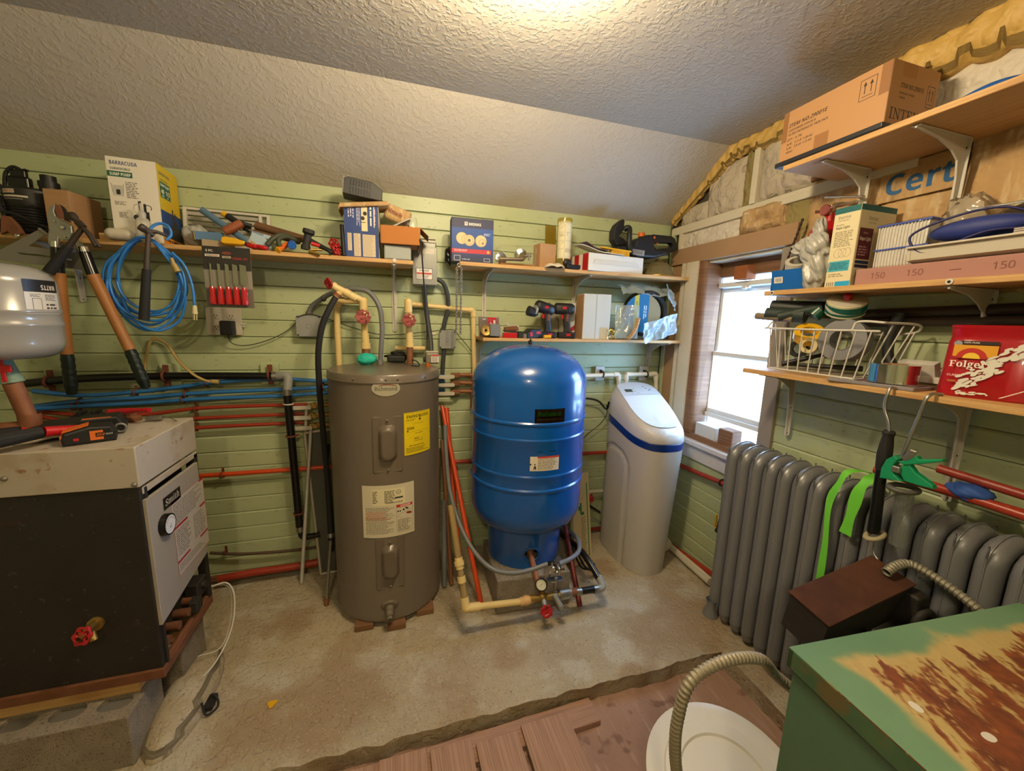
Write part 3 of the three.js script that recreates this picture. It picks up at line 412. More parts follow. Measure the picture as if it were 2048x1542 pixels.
// ---------- blue pressure tank on its block ----------
{
  const AX = 0.70, AZ = -1.98, r = 0.307;
  const t = thing('pressure_tank', 'large glossy bright blue well pressure tank on a grey concrete block', 'water tank', [AX, 0.192, AZ]);
  const bl = mat(0x0354a6, 0.25, 0, { clearcoat: 0.5, clearcoatRoughness: 0.08 });
  const prof = []; const Y = 0.192;
  for (let i = 0; i <= 14; i++) { const a = i / 14 * PI / 2; prof.push([0.21 + (r - 0.21) * Math.sin(a), 0.405 + 0.125 * (1 - Math.cos(a)) - Y]); }
  const rib = (y, k = 1) => [[r, y - 0.012 - Y], [r + 0.005 * k, y - 0.004 - Y], [r + 0.005 * k, y + 0.003 - Y], [r, y + 0.010 - Y]];
  prof.push(...rib(0.674, 1.2), ...rib(0.746, 0.8), ...rib(0.93, 0.8), ...rib(1.013, 1.2));
  for (let i = 0; i <= 16; i++) { const a = i / 16 * PI / 2; prof.push([0.245 * Math.cos(a) + (r - 0.245) * Math.pow(Math.cos(a), 0.35), 1.185 + 0.187 * Math.sin(a) - Y]); }
  part(t, 'tank_body', la([[0, 0.405 - Y], ...prof, [0, 1.372 - Y]], 96, 0.5), bl);
  part(t, 'tank_seam', la([[0.2, 0.40 - Y], [0.222, 0.402 - Y], [0.224, 0.410 - Y], [0.214, 0.414 - Y]], 64), M.black);
  // skirt with an oval opening at the front
  const sk = new THREE.CylinderGeometry(0.212, 0.205, 0.215, 80, 14, true, 0, 2 * PI);
  { const p = sk.attributes.position, keep = [], ix = sk.index.array; for (let i = 0; i < ix.length; i += 3) { let ok = true; let ax = 0, ay = 0, az = 0; for (let k = 0; k < 3; k++) { ax += p.getX(ix[i + k]) / 3; ay += p.getY(ix[i + k]) / 3; az += p.getZ(ix[i + k]) / 3; } const th = Math.atan2(ax, az) + 0.12; if (Math.hypot(th * 0.21 / 0.038, (ay + 0.02) / 0.032) < 1) ok = false; if (ok) keep.push(ix[i], ix[i + 1], ix[i + 2]); } sk.setIndex(keep); }
  const blD = bl.clone(); blD.side = THREE.DoubleSide;
  part(t, 'base_skirt', sk.translate(0, 0.1075, 0), blD);
  const rimPts = []; for (let i = 0; i < 28; i++) { const a = i / 28 * 2 * PI, th = -0.12 + 0.041 / 0.21 * Math.cos(a), yy = 0.0875 + 0.035 * Math.sin(a); rimPts.push([Math.sin(th) * 0.2095, yy, Math.cos(th) * 0.2095]); }
  part(t, 'opening_rim', tu(rimPts, 0.006, 60, true, 6), bl);
  part(t, 'air_valve', mg(cy(0.012, 0.02, 14).translate(0, 1.385 - Y, 0), tr(new THREE.SphereGeometry(0.006, 10, 8), [0, 1.40 - Y, 0])), M.black);
  const dec = (name, th0, th1, y0, y1, draw, rough, o = {}) => { const [g, m] = curvedSheet(r + 0.001, th1 - th0, y1 - y0, draw, rough, 2600, o); part(t, name, g, m, [0, (y0 + y1) / 2 - Y, 0], [0, (th0 + th1) / 2, 0]); };
  dec('name_plate', -0.234, 0.275, 1.021, 1.09, (x, W, H) => { fill(x, '#3b2a1d', 0, 0, W, H); fill(x, '#1d1712', 0, 0, W * 0.06, H); text(x, 'Reliance', W * 0.1, H * 0.35, H * 0.42, '#1f7a2c', 'bold', 'sans-serif'); fill(x, '#0f0c0a', W * 0.08, H * 0.54, W * 0.84, H * 0.07); fine(x, W * 0.08, H * 0.7, W * 0.7, H * 0.12, 1, '#6d5a45'); }, 0.18, { metalness: 0.85 });
  dec('warning_label', -0.28, 0.204, 0.784, 0.857, (x, W, H) => { fill(x, '#d9d0bd', 0, 0, W, H); fill(x, '#b8402a', W * 0.24, 0, W * 0.76, H * 0.13); fine(x, W * 0.26, H * 0.17, W * 0.7, H * 0.78, 9, '#77705f', 6); x.fillStyle = '#15120f'; x.beginPath(); x.arc(W * 0.16, H * 0.55, W * 0.025, 0, 7); x.fill(); x.beginPath(); x.moveTo(W * 0.15, H * 0.62); x.lineTo(W * 0.2, H * 0.7); x.lineTo(W * 0.2, H * 0.97); x.lineTo(W * 0.16, H * 0.82); x.lineTo(W * 0.1, H * 0.97); x.closePath(); x.fill(); x.beginPath(); x.arc(W * 0.02, H * 0.55, W * 0.03, 0, 7); x.fill(); }, 0.5);
  dec('data_sticker', -0.2, 0.172, 0.868, 0.93, (x, W, H) => { fill(x, '#0b4f93', 0, 0, W, H); fine(x, W * 0.1, H * 0.1, W * 0.75, H * 0.6, 5, '#0a4076', 4); fill(x, '#0a2f63', W * 0.05, H * 0.75, W * 0.25, H * 0.1); fill(x, '#0a2f63', W * 0.6, H * 0.72, W * 0.3, H * 0.12); }, 0.3);
  solo('concrete_block', 'solid-sided concrete block lying under the blue pressure tank', 'block', mg(bx(0.40, 0.188, 0.20, 0.008, 0, 0.094, 0.0), bx(0.40, 0.188, 0.195, 0.008, 0, 0.094, -0.2)), M.block, [0.68, 0.002, -1.815], [0, -0.04, 0]);
}
// ---------- water softener ----------
{
  const s = thing('water_softener', 'white cabinet water softener with a dark blue band and a sloping lid', 'water softener', [1.5, 0, -2.0]);
  const sp = (c, n) => Math.sign(c) * Math.pow(Math.abs(c), n);
  const ring = (a, w, zf, zb) => [w * sp(Math.cos(a), 0.8), Math.sin(a) > 0 ? -0.02 + (zf + 0.02) * sp(Math.sin(a), 0.85) : -0.02 + (zb + 0.02) * sp(-Math.sin(a), 0.35) * 1];
  const loft = (rows, N = 140, capTop, capBot) => { const pos = [], idx = []; rows.forEach((row) => { for (let j = 0; j < N; j++) { const p = row(j / N * 2 * PI); pos.push(...p); } }); const n = rows.length; for (let i = 0; i < n - 1; i++) for (let j = 0; j < N; j++) { const a = i * N + j, b = i * N + (j + 1) % N; idx.push(a, a + N, b, b, a + N, b + N); } const cap = (i, flip) => { let cx = 0, cyy = 0, cz = 0; for (let j = 0; j < N; j++) { cx += pos[3 * (i * N + j)] / N; cyy += pos[3 * (i * N + j) + 1] / N; cz += pos[3 * (i * N + j) + 2] / N; } const c = pos.length / 3; pos.push(cx, cyy, cz); for (let j = 0; j < N; j++) { const a = i * N + j, b = i * N + (j + 1) % N; flip ? idx.push(a, b, c) : idx.push(b, a, c); } }; if (capTop) cap(n - 1, false); if (capBot) cap(0, true); const g = new THREE.BufferGeometry(); g.setAttribute('position', new THREE.Float32BufferAttribute(pos, 3)); g.setIndex(idx); return toCreasedNormals(g, 0.6); };
  const slope = (z, f, b) => f + (b - f) * sm(0.24, -0.27, z);
  const bandB = (z) => slope(z, 0.785, 0.875), bandT = (z) => slope(z, 0.83, 0.925);
  const W = (t) => 0.142 + 0.026 * t, XC = (t) => -0.025 + 0.025 * t, ZFt = (t) => 0.205 + 0.025 * t, ZBk = -0.27;
  const groove = (z, y) => { const yy = 0.72; let d; if (y < yy - 0.10) d = Math.abs(z - 0.055); else d = Math.abs(Math.hypot(z + 0.085, (y - (yy - 0.10)) * 1.25) - 0.14); return sm(0.022, 0.012, d); };
  const rows = []; for (let i = 0; i <= 90; i++) { const f = i / 90; rows.push((a) => { let [x, z] = ring(a, W(f), ZFt(f), ZBk); const y = f * bandB(z); if (x < 0) { const g = groove(z, y); x += 0.007 * g; } if (f < 0.01) { x *= 0.985; } return [x + XC(f), y, z]; }); }
  const sw = mat(0xb3aea3, 0.5), lidm = mat(0xbdbbb5, 0.35);
  part(s, 'cabinet', loft(rows, 160, true, true), sw);
  part(s, 'blue_band', loft([0, 0.02, 0.9, 1].map((f, i) => (a) => { const k = (i === 0 || i === 3) ? 0.99 : 1.008; const [x, z] = ring(a, W(1) * k, ZFt(1) * k, ZBk * k); return [x, bandB(z) + (bandT(z) - bandB(z)) * f, z]; })), mat(0x0c2a6c, 0.3));
  const lidTop = (z) => slope(z, 0.905, 1.112);
  part(s, 'lid', loft([[0, 1.005], [0.06, 1.012], [0.4, 1.0], [0.66, 0.975], [0.74, 0.95], [0.97, 0.865], [1, 0.845]].map(([f, k]) => (a) => { const [x, z] = ring(a, W(1) * k, ZFt(1) * k, ZBk * k); return [x, bandT(z) + (lidTop(z) - bandT(z)) * f, z]; }), 120, true), lidm);
  part(s, 'lid_seam', tu([[-0.166, 0.915, -0.12], [-0.164, 0.98, -0.125], [-0.150, 1.02, -0.128], [-0.138, 1.05, -0.13]], 0.0012, 20), M.dark);
  const zs = -0.085, panel = (z0, z1, k, m, name, lift) => { const sh = []; const N = 80; for (let i = 0; i < N; i++) { const [x, z] = ring(i / N * 2 * PI, W(1) * k, ZFt(1) * k, ZBk * k); sh.push([x, Math.min(z1, Math.max(z0, z))]); } const g = ex(sh.map((p) => [p[0], -p[1]]), 0.004, 0.001); g.rotateX(-PI / 2); return part(s, name, tess(g, (p) => { p.y += lidTop(p.z) + lift; }), m); };
  function tess(g, f) { return warp(g, f); }
  // smooth top skin: a grid clipped to the oval
  const skin = (z0, z1, k, lift) => { const nz = 26, nx = 18, pos = [], idx = []; for (let i = 0; i <= nz; i++) { const z = z0 + (z1 - z0) * i / nz; let half = 0; { let lo = 0, hi = PI / 2; const fz = (a) => ring(z > -0.02 ? a : -a, W(1) * k, ZFt(1) * k, ZBk * k)[1]; for (let t = 0; t < 30; t++) { const m = (lo + hi) / 2; if (z > -0.02 ? fz(m) < z : fz(m) > z) lo = m; else hi = m; } half = ring(lo, W(1) * k, 1, -1)[0]; } for (let j = 0; j <= nx; j++) { const x = half * (2 * j / nx - 1); pos.push(x, lidTop(z) + lift + 0.006 * (1 - (x / 0.15) ** 2), z); } } for (let i = 0; i < nz; i++) for (let j = 0; j < nx; j++) { const a = i * (nx + 1) + j; idx.push(a, a + nx + 1, a + 1, a + 1, a + nx + 1, a + nx + 2); } const g = new THREE.BufferGeometry(); g.setAttribute('position', new THREE.Float32BufferAttribute(pos, 3)); g.setIndex(idx); g.computeVertexNormals(); return g; };
  part(s, 'salt_door', skin(zs, 0.192, 0.83, 0.003), mat(0xc6c9cc, 0.25));
  const cp = part(s, 'control_panel', skin(-0.222, zs - 0.002, 0.83, 0.003), mat(0xb4b7b8, 0.35));
  const tilt = -Math.atan2(lidTop(-0.12) - lidTop(-0.2), -0.08) * -1;
  part(cp, 'display', tr(bx(0.05, 0.003, 0.028, 0.001), [-0.075, lidTop(-0.125) + 0.008, -0.125], [0.44, 0, 0]), mat(0x3b423c, 0.2));
  for (const [x, z] of [[-0.035, -0.14], [-0.035, -0.115], [-0.02, -0.10], [-0.06, -0.10]]) part(cp, 'button', tr(bx(0.008, 0.003, 0.006, 0.001), [x, lidTop(z) + 0.009, z], [0.44, 0, 0]), M.greyplastic);
  for (const [x, z] of [[0.05, -0.16], [0.06, -0.14], [0.085, -0.13], [0.07, -0.12]]) part(cp, 'printed_mark', tr(bx(0.014, 0.002, 0.004, 0.0005), [x, lidTop(z) + 0.009, z], [0.44, 0, 0]), mat(0x5f6468, 0.5));
}
// ---------- cast iron radiator ----------
{
  const rd = thing('radiator', 'grey-painted cast iron column radiator with a long row of sections along the right wall', 'radiator', [1.655, 0, -1.44]);
  const paint = mat(0x7d7e81, 0.36, 0.25);
  const w = 0.19, h0 = 0.02, h1 = 0.972;
  // one section: outline of a tall loop, thick tubes front and back, thin web between
  const sec = (() => { const N = 64, K = 10, pos = [], idx = []; const out = [];
    const cx = w / 2 - 0.03; for (let i = 0; i <= N; i++) { const t = i / N; let x, y; // centre line of the loop: up the front, over the top, down the back
      const L1 = 0.80, arc = PI * 0.065, tot = 2 * L1 + arc; let d = t * tot; if (d < L1) { x = -0.065; y = 0.06 + d; } else if (d < L1 + arc) { const a = (d - L1) / 0.065; x = -0.065 * Math.cos(a); y = 0.06 + L1 + 0.065 * Math.sin(a) * 0.75; } else { x = 0.065; y = 0.06 + L1 - (d - L1 - arc); } out.push([x, y]); }
    const c = new THREE.CatmullRomCurve3(out.map((p) => new THREE.Vector3(p[0], p[1], 0)));
    const g = new THREE.TubeGeometry(c, 80, 0.033, 14); g.scale(1, 1, 1);
    const web = ex(rrect(0.15, 0.86, 0.06, 0, 0.485), 0.020, 0.006, [rrect(0.022, 0.52, 0.011, 0, 0.45)]);
    const web2 = bx(0.1, 0.07, 0.06, 0.02, 0, 0.84, 0), web3 = bx(0.1, 0.06, 0.06, 0.02, 0, 0.10, 0);
    const foot = la([[0.0, 0.02], [0.022, 0.024], [0.033, 0.06]], 16);
    const rim = tu([...Array(40).keys()].map((i) => { const t = i / 39, a = PI * t; return i < 1 ? [-0.096, 0.1, 0] : i > 38 ? [0.096, 0.1, 0] : [-0.0975 * Math.cos(PI * Math.min(1, Math.max(0, (t - 0.1) / 0.8))), 0.86 + 0.083 * Math.sin(PI * Math.min(1, Math.max(0, (t - 0.1) / 0.8))), 0]; }), 0.0028, 60, false, 6);
    g.scale(1, 1, 0.93); return mg(g, web, web2, web3, foot.clone().translate(-0.065, 0, 0), foot.translate(0.065, 0, 0), rim); })();
  for (let i = 0; i < 15; i++) part(rd, 'section', sec, paint, [0, 0, 0.0675 * i]);
  part(rd, 'hub', mg(bar([0, 0.84, -0.035], [0, 0.84, 0.98], 0.03), bar([0, 0.10, -0.035], [0, 0.10, 0.98], 0.03)), paint);
  for (const z of [0, 0.945]) for (const x of [-0.09, 0.07]) part(rd, 'foot', la([[0.0, 0], [0.038, 0], [0.035, 0.02], [0.022, 0.05], [0.028, 0.09]], 18).translate(x, 0, z), paint);
}
// ---------- rusty green cabinet in the foreground ----------
{
  const c = thing('metal_cabinet', 'green-painted steel cabinet in the foreground with a badly rusted top', 'cabinet', [0.735, -0.075, -0.485], R(-4));
  const W = 0.66, D = 0.62, H = 0.955;
  const top = dataTex(1024, 1024, [1.0, 1.0], (u, v) => { // rust grows from the middle; streaks run front to back
    const x = u, y = v, d = Math.min(sm(0.01, 0.15, x), sm(0.0, 0.12, y)); const a = fbm(u, v, 9, 9, 5, 601), s = 0.75 * fbm(u + 0.35 * v, v, 60, 16, 4, 611) + 0.25 * fbm(u, v, 190, 120, 2, 615), m = fbm(u, v, 3, 3, 3, 621);
    let c = mix3(hex(0x557a5c), hex(0x6e906f), fbm(u, v, 6, 6, 4, 631)); const t1 = sm(0.42, 0.58, d * 0.62 + a * 0.45 + m * 0.12); c = mix3(c, mix3(hex(0xa98f58), hex(0xc0a76e), s), t1 * 0.92); const t2 = sm(0.52, 0.60, d * 0.30 + s * 0.42 + m * 0.22 + a * 0.1); c = mix3(c, mix3(hex(0x4f2713), hex(0x8a4a22), fbm(u, v, 60, 60, 3, 641)), t2); return c; }, true);
  const side = dataTex(512, 512, [0.8, 0.8], (u, v) => { const a = fbm(u, v, 5, 5, 5, 651), b = fbm(u, v, 9, 4, 4, 655); let c = mix3(hex(0x486852), hex(0x587a60), a); return mix3(c, hex(0x86793f), sm(0.6, 0.78, b) * 0.7); }, true);
  const rough = dataTex(256, 256, 0.5, (u, v) => 0.4 + 0.5 * fbm(u, v, 8, 8, 4, 661));
  const topM = mat(0xffffff, 0.7, 0.05, { map: top, bumpMap: rough, bumpScale: 0.002 }), sideM = mat(0xffffff, 0.42, 0.05, { map: side });
  const lip = dataTex(256, 256, 0.3, (u, v) => mix3(mix3(hex(0x37543c), hex(0x4b6a48), fbm(u, v, 6, 6, 4, 671)), hex(0x6d5430), sm(0.5, 0.7, fbm(u, v, 9, 9, 4, 675)) * 0.7), true);
  const tg = bx(W, 0.004, D, 0.0015, W / 2, H - 0.002, D / 2); part(c, 'top_plate', tg, topM);
  part(c, 'top_lip', mg(bx(W, 0.04, 0.012, 0.002, W / 2, H - 0.022, 0.006), bx(0.012, 0.04, D, 0.002, 0.006, H - 0.022, D / 2), bx(0.012, 0.04, D, 0.002, W - 0.006, H - 0.022, D / 2)), mat(0xffffff, 0.6, 0, { map: lip }));
  part(c, 'body', bx(W - 0.016, H - 0.045, D - 0.016, 0.003, W / 2, (H - 0.045) / 2, D / 2), sideM);
  const blob = (w, k) => warp(new THREE.CircleGeometry(w, 20), (p) => { const a = Math.atan2(p.y, p.x); p.multiplyScalar(1 + 0.15 * Math.sin(2 * a + k)); });
  for (const [x, z, r] of [[0.10, 0.145, 0.009], [0.155, 0.205, 0.009]]) part(c, 'paint_drop', blob(r, x * 50), M.white, [x, H + 0.0006, z], [-PI / 2, 0, 0]);
}
// ---------- pipes, valves, wires ----------
const worldThings = [];
function wthing(name, label, category, group) { const g = thing(name, label, category, [0, 0, 0], 0, group); worldThings.push(g); return g; } // built in room coordinates, its origin moved to its base at the end
function settle(g) { const b = new THREE.Box3().setFromObject(g), c = b.getCenter(new THREE.Vector3()); c.y = b.min.y; for (const ch of g.children) ch.position.sub(c); g.position.add(c); }
function wsolo(name, label, category, geo, m, group) { uvm(geo); geo.userData.keepUV = true; geo.computeBoundingBox(); const b = geo.boundingBox, c = b.getCenter(new THREE.Vector3()); c.y = b.min.y; geo.translate(-c.x, -c.y, -c.z); return solo(name, label, category, geo, m, c.toArray(), undefined, group); }
const mid = (a, b, t) => a.map((v, i) => v + (b[i] - v) * t);
// J-shaped pipe clip against the wall
function clip(p, r, label, m = M.clamp) { const [x, y, z] = p; wsolo('pipe_clip', label, 'clip', mg(bx(0.012, r * 2 + 0.03, 0.004, 0.001, x, y + 0.006, z - r - 0.004), tr(new THREE.TorusGeometry(r + 0.003, 0.004, 8, 18, PI * 1.3), [x, y, z], [0, PI / 2, 0.6])), m); }
{ // black main: along the wall, elbow, down
  const g = wthing('drain_pipe', 'thick glossy black plastic pipe running along the green wall then turning down', 'pipe');
  part(g, 'run', tu([[-1.623,1.1524,-2.305], [-1.4261,1.1722,-2.305], [-1.0491,1.1811,-2.305], [-0.6075,1.175,-2.305]], 0.0185, 40, false, 14), M.blackpipe);
  part(g, 'elbow', pl([[-0.5912,1.1748,-2.305], [-0.5358,1.1815,-2.29], [-0.5416,1.1039,-2.275]], 0.022, 0.045, 14), M.greyplastic);
  part(g, 'hose_clamp', bar([-0.5437,1.1093,-2.275], [-0.5432,1.0772,-2.275], 0.023), M.steel); part(g, 'hose_clamp', bar([-0.6145,1.1751,-2.305], [-0.5959,1.1748,-2.305], 0.023), M.steel);
  part(g, 'drop', tu([[-0.544,1.104,-2.275], [-0.5371,0.774,-2.275], [-0.5312,0.294,-2.295]], 0.02, 30, false, 14), M.blackpipe);
  part(g, 'lower_elbow', pl([[-0.5286,0.2936,-2.295], [-0.5261,0.2472,-2.295], [-0.4694,0.2483,-2.295], [-0.4299,0.2552,-2.295]], 0.016, 0.03, 12), M.blackpipe);
  part(g, 'hose_clamp', bar([-0.5298,0.3183,-2.295], [-0.529,0.2876,-2.295], 0.022), M.steel);
  part(g, 'lower_valve', mg(bx(0.03, 0.03, 0.03, 0.004, ...[-0.5059,0.2291,-2.305]), bar([-0.5229,0.2217,-2.285], [-0.4868,0.2256,-2.285], 0.005)), M.steel);
  for (const [p, q] of [[[-0.5398,0.8526,-2.275], [-0.5111,0.8416,-2.345]], [[-0.5321,0.3995,-2.291], [-0.5212,0.3769,-2.345]]]) part(g, 'pipe_strap', mg(bar([p[0] - 0.026, p[1], p[2]], [p[0] + 0.04, p[1] + 0.004, p[2] - 0.01], 0.006), tr(new THREE.TorusGeometry(0.022, 0.005, 8, 22), p, [PI / 2, 0, 0])), M.clamp);
  part(g, 'pipe_strap', tr(new THREE.TorusGeometry(0.022, 0.004, 8, 22), [-0.5414,1.0285,-2.275], [PI / 2, 0, 0]), M.bracket, undefined, undefined, 'pale metal strap');
  for (const [p, w] of [[[-1.0755,1.1815,-2.305], 0.05], [[-0.6372,1.1807,-2.305], 0.05], [[-1.5257,1.1645,-2.305], 0.04]]) part(g, 'mount', mg(bx(w * 1.7, 0.11, 0.018, 0.003, p[0], p[1], ZB + 0.012)), M.green);
  for (const p of [[-1.0836,1.1816,-2.305], [-0.6303,1.1806,-2.305], [-1.5263,1.1598,-2.305]]) part(g, 'pipe_strap', mg(tr(new THREE.TorusGeometry(0.022, 0.006, 8, 22), p, [0, PI / 2, 0]), bx(0.024, 0.035, 0.006, 0.002, p[0], p[1] + 0.035, p[2] - 0.02), bx(0.024, 0.035, 0.006, 0.002, p[0], p[1] - 0.035, p[2] - 0.02)), M.clamp);
}
const behindHeater = (pts) => pts;
wsolo('water_pipe', 'topmost of three blue plastic pipes on the wall, sagging at its left end', 'pipe', tu([[-1.5551,1.1259,-2.265], [-1.4805,1.1124,-2.265], [-1.399,1.0931,-2.305], [-1.1519,1.1091,-2.315], [-0.8337,1.1482,-2.315], [-0.5868,1.1549,-2.33], [-0.3553,1.14,-2.33], [-0.0666,1.1524,-2.33], [0.2891,1.159,-2.33]], 0.0105, 70, false, 10), M.bluepipe, 'blue water pipes');
wsolo('water_pipe', 'middle one of three blue plastic pipes running along the wall', 'pipe', tu([[-1.599,1.0452,-2.315], [-1.4454,1.0636,-2.315], [-1.1552,1.0767,-2.315], [-0.9466,1.0911,-2.315], [-0.5904,1.098,-2.33], [-0.357,1.1036,-2.33], [-0.0676,1.1117,-2.33], [0.2891,1.1257,-2.33]], 0.0105, 70, false, 10), M.bluepipe, 'blue water pipes');
wsolo('water_pipe', 'lowest of three blue plastic pipes running along the wall', 'pipe', tu([[-1.566,1.0435,-2.265], [-1.4421,1.0416,-2.305], [-1.158,1.0491,-2.315], [-0.9493,1.0602,-2.315], [-0.5926,1.0625,-2.33], [-0.3584,1.0727,-2.33], [-0.0687,1.0679,-2.33], [0.2891,1.0738,-2.33]], 0.0105, 70, false, 10), M.bluepipe, 'blue water pipes');
wsolo('heating_pipe', 'topmost of three thin dark red pipes on the wall above the boiler', 'pipe', tu([[-1.6054,1.0265,-2.305], [-1.3576,0.9907,-2.31], [-1.164,0.9911,-2.315], [-0.9728,1.0105,-2.32], [-0.7348,1.0137,-2.325], [-0.4617,1.0111,-2.33]], 0.0095, 60, false, 10), M.redpipe, 'thin dark red pipes');
wsolo('heating_pipe', 'middle one of three thin dark red pipes on the wall above the boiler', 'pipe', tu([[-1.5933,1.0167,-2.285], [-1.4452,0.9668,-2.295], [-1.2678,0.9528,-2.315], [-0.9774,0.9583,-2.32], [-0.7387,0.9596,-2.325], [-0.4644,0.9604,-2.33]], 0.0095, 60, false, 10), M.redpipe, 'thin dark red pipes');
wsolo('heating_pipe', 'lowest of three thin dark red pipes, passing behind the boiler casing', 'pipe', tu([[-1.5806,1.0117,-2.265], [-1.4895,0.9504,-2.275], [-1.2741,0.8949,-2.315], [-0.9819,0.9083,-2.32], [-0.7422,0.9105,-2.325], [-0.4671,0.9093,-2.33]], 0.0095, 60, false, 10), M.redpipe, 'thin dark red pipes');
wsolo('heating_pipe', 'glossy orange-red pipe crossing the wall just right of the boiler', 'pipe', tu([[-1.1359,0.6509,-2.315], [-0.9851,0.6505,-2.315], [-0.7579,0.6495,-2.315], [-0.4866,0.647,-2.32], [-0.0935,0.6449,-2.335]], 0.0125, 40, false, 12), M.orangepipe);
wsolo('heating_pipe', 'thin brown pipe low on the wall right of the boiler', 'pipe', tu([[-0.9821,0.2039,-2.325], [-0.8432,0.1759,-2.325], [-0.5459,0.1543,-2.33], [-0.3322,0.1638,-2.335]], 0.008, 30, false, 10), mat(0x4e3a28, 0.5));
wsolo('heating_pipe', 'thick dark red pipe lying along the foot of the back wall', 'pipe', tu([[-0.9417,0.068,-2.285], [-0.7933,0.0712,-2.295], [-0.5456,0.0687,-2.305], [-0.2778,0.0862,-2.315]], 0.02, 30, false, 12), M.redpipe);
wsolo('base_board', 'worn pale board along the foot of the back wall', 'board', bx(1.6, 0.03, 0.02, 0.003, -0.9, 0.035, ZB + 0.02), M.oldwood);
for (const [p, r, l] of [[[-1.2125,1.1007,-2.315], 0.0105, 'rusty clip on the top blue pipe behind the lopper handles'], [[-0.9168,1.1394,-2.315], 0.0105, 'rusty clip on the top blue pipe beside the tan cable'], [[-0.3977,1.1463,-2.33], 0.0105, 'rusty clip on the top blue pipe right of the black elbow'], [[-1.4307,1.0632,-2.315], 0.0105, 'rusty clip on the middle blue pipe near its left end'], [[-1.0104,1.0877,-2.315], 0.0105, 'rusty clip on the middle blue pipe under the tan cable'], [[-0.3795,1.1069,-2.33], 0.0105, 'rusty clip on the middle blue pipe beside the black hose'], [[-1.4526,1.0409,-2.31], 0.0105, 'rusty clip on the lowest blue pipe near its left end'], [[-1.0237,1.0574,-2.315], 0.0105, 'rusty clip on the lowest blue pipe left of the black pipe'], [[-0.4064,1.0711,-2.33], 0.0105, 'greenish clip on the lowest blue pipe beside the black hose'], [[-0.9771,1.0107,-2.32], 0.0095, 'rusty clip on the top dark red pipe behind the boiler corner'], [[-0.9817,0.9585,-2.32], 0.0095, 'rusty clip on the middle dark red pipe behind the boiler corner'], [[-0.9842,0.9058,-2.32], 0.0095, 'rusty clip on the lowest dark red pipe behind the boiler corner'], [[-1.4349,1.0039,-2.31], 0.0095, 'rusty clip on the red pipe behind the battery on the boiler'], [[-0.8871,0.6471,-2.315], 0.0125, 'brown clip on the orange-red pipe right of the boiler'], [[-0.9103,0.1986,-2.325], 0.008, 'dark clip on the thin brown pipe low on the wall']]) clip(p, r, l);
// small lever valves in two stacks
function leverValve(p, label, tone, group) { const g = wthing('ball_valve', label, 'valve', group); const [x, y, z] = p;
  part(g, 'valve_body', mg(bx(0.05, 0.026, 0.026, 0.005, x, y, z), tr(cy(0.012, 0.02, 12), [x, y, z + 0.02], [PI / 2, 0, 0]), bar([x - 0.03, y, z], [x - 0.02, y, z], 0.013), bar([x + 0.02, y, z], [x + 0.08, y, z], 0.012)), tone);
  part(g, 'lever', ex(rrect(0.095, 0.022, 0.009, x - 0.06, y - 0.006), 0.003, 0.001).translate(0, 0, z + 0.034), M.offwhite); }
leverValve([-0.4236,1.008,-2.325], 'uppermost white-lever valve on the red pipes left of the water heater', M.brass);
leverValve([-0.4265,0.9515,-2.325], 'middle white-lever valve on the red pipes left of the water heater', M.brass);
leverValve([-0.4243,0.8942,-2.325], 'lowest white-lever valve on the red pipes left of the water heater', M.brass);
leverValve([0.3543,1.1649,-2.325], 'uppermost white-lever valve between the water heater and blue tank', M.bronze);
leverValve([0.3545,1.1161,-2.325], 'middle white-lever valve between the water heater and blue tank', M.bronze);
leverValve([0.3547,1.0639,-2.325], 'lowest white-lever valve between the water heater and blue tank', M.bronze);
wsolo('pipe_manifold', 'dark bronze pipe header behind the left edge of the blue tank', 'pipe', mg(bar([0.4637,1.2096,-2.325], [0.4574,0.9606,-2.325], 0.016), bar([0.4089,1.1642,-2.325], [0.4643,1.1635,-2.325], 0.013), bar([0.4093,1.1151,-2.325], [0.4649,1.114,-2.325], 0.013), bar([0.4098,1.0625,-2.325], [0.4655,1.0611,-2.325], 0.013)), M.bronze);
wsolo('pipe_manifold', 'dark pipe header behind the left edge of the water heater', 'pipe', mg(bar([-0.3251,1.0614,-2.325], [-0.335,0.8313,-2.325], 0.016), bar([-0.3859,1.0095,-2.325], [-0.3273,1.0103,-2.325], 0.01), bar([-0.3886,0.9527,-2.325], [-0.3299,0.9501,-2.325], 0.01), bar([-0.3913,0.8954,-2.325], [-0.3324,0.8924,-2.325], 0.01)), M.bronze);
// window screen leaning behind the heater, a pale strip beside it
{ const g = wthing('window_screen', 'narrow beige framed window screen leaning on the wall behind the water heater', 'window screen');
  const a = [-0.4862,0.8488,-2.335], b = [-0.2503,0.8767,-2.335], c = [-0.4345,0.01,-2.2832], d = [-0.1805,0.01,-2.2958];
  for (const [p, q] of [[a, b], [c, d], [a, c], [b, d]]) part(g, 'frame_bar', bar(p, q, 0.0085, 0.0085, 4), M.offwhite);
  const q = new THREE.BufferGeometry(); q.setAttribute('position', new THREE.Float32BufferAttribute([...a, ...c, ...d, ...a, ...d, ...b], 3)); q.computeVertexNormals(); part(g, 'mesh', q, new THREE.MeshPhysicalMaterial({ color: 0x8a8a80, roughness: 0.9, transmission: 0.75, thickness: 0, side: THREE.DoubleSide })); }
wsolo('trim_strip', 'long white strip standing on the slab and leaning against the back wall', 'strip', bar([-0.5277,0.005,-2.2371], [-0.4501,0.8812,-2.325], 0.011, 0.009, 4), M.white);
wsolo('trim_strip', 'short white upright strip fixed behind the red-pipe valves', 'strip', bar([-0.464,0.9904,-2.31], [-0.4755,0.8668,-2.31], 0.010, 0.010, 4), M.offwhite);
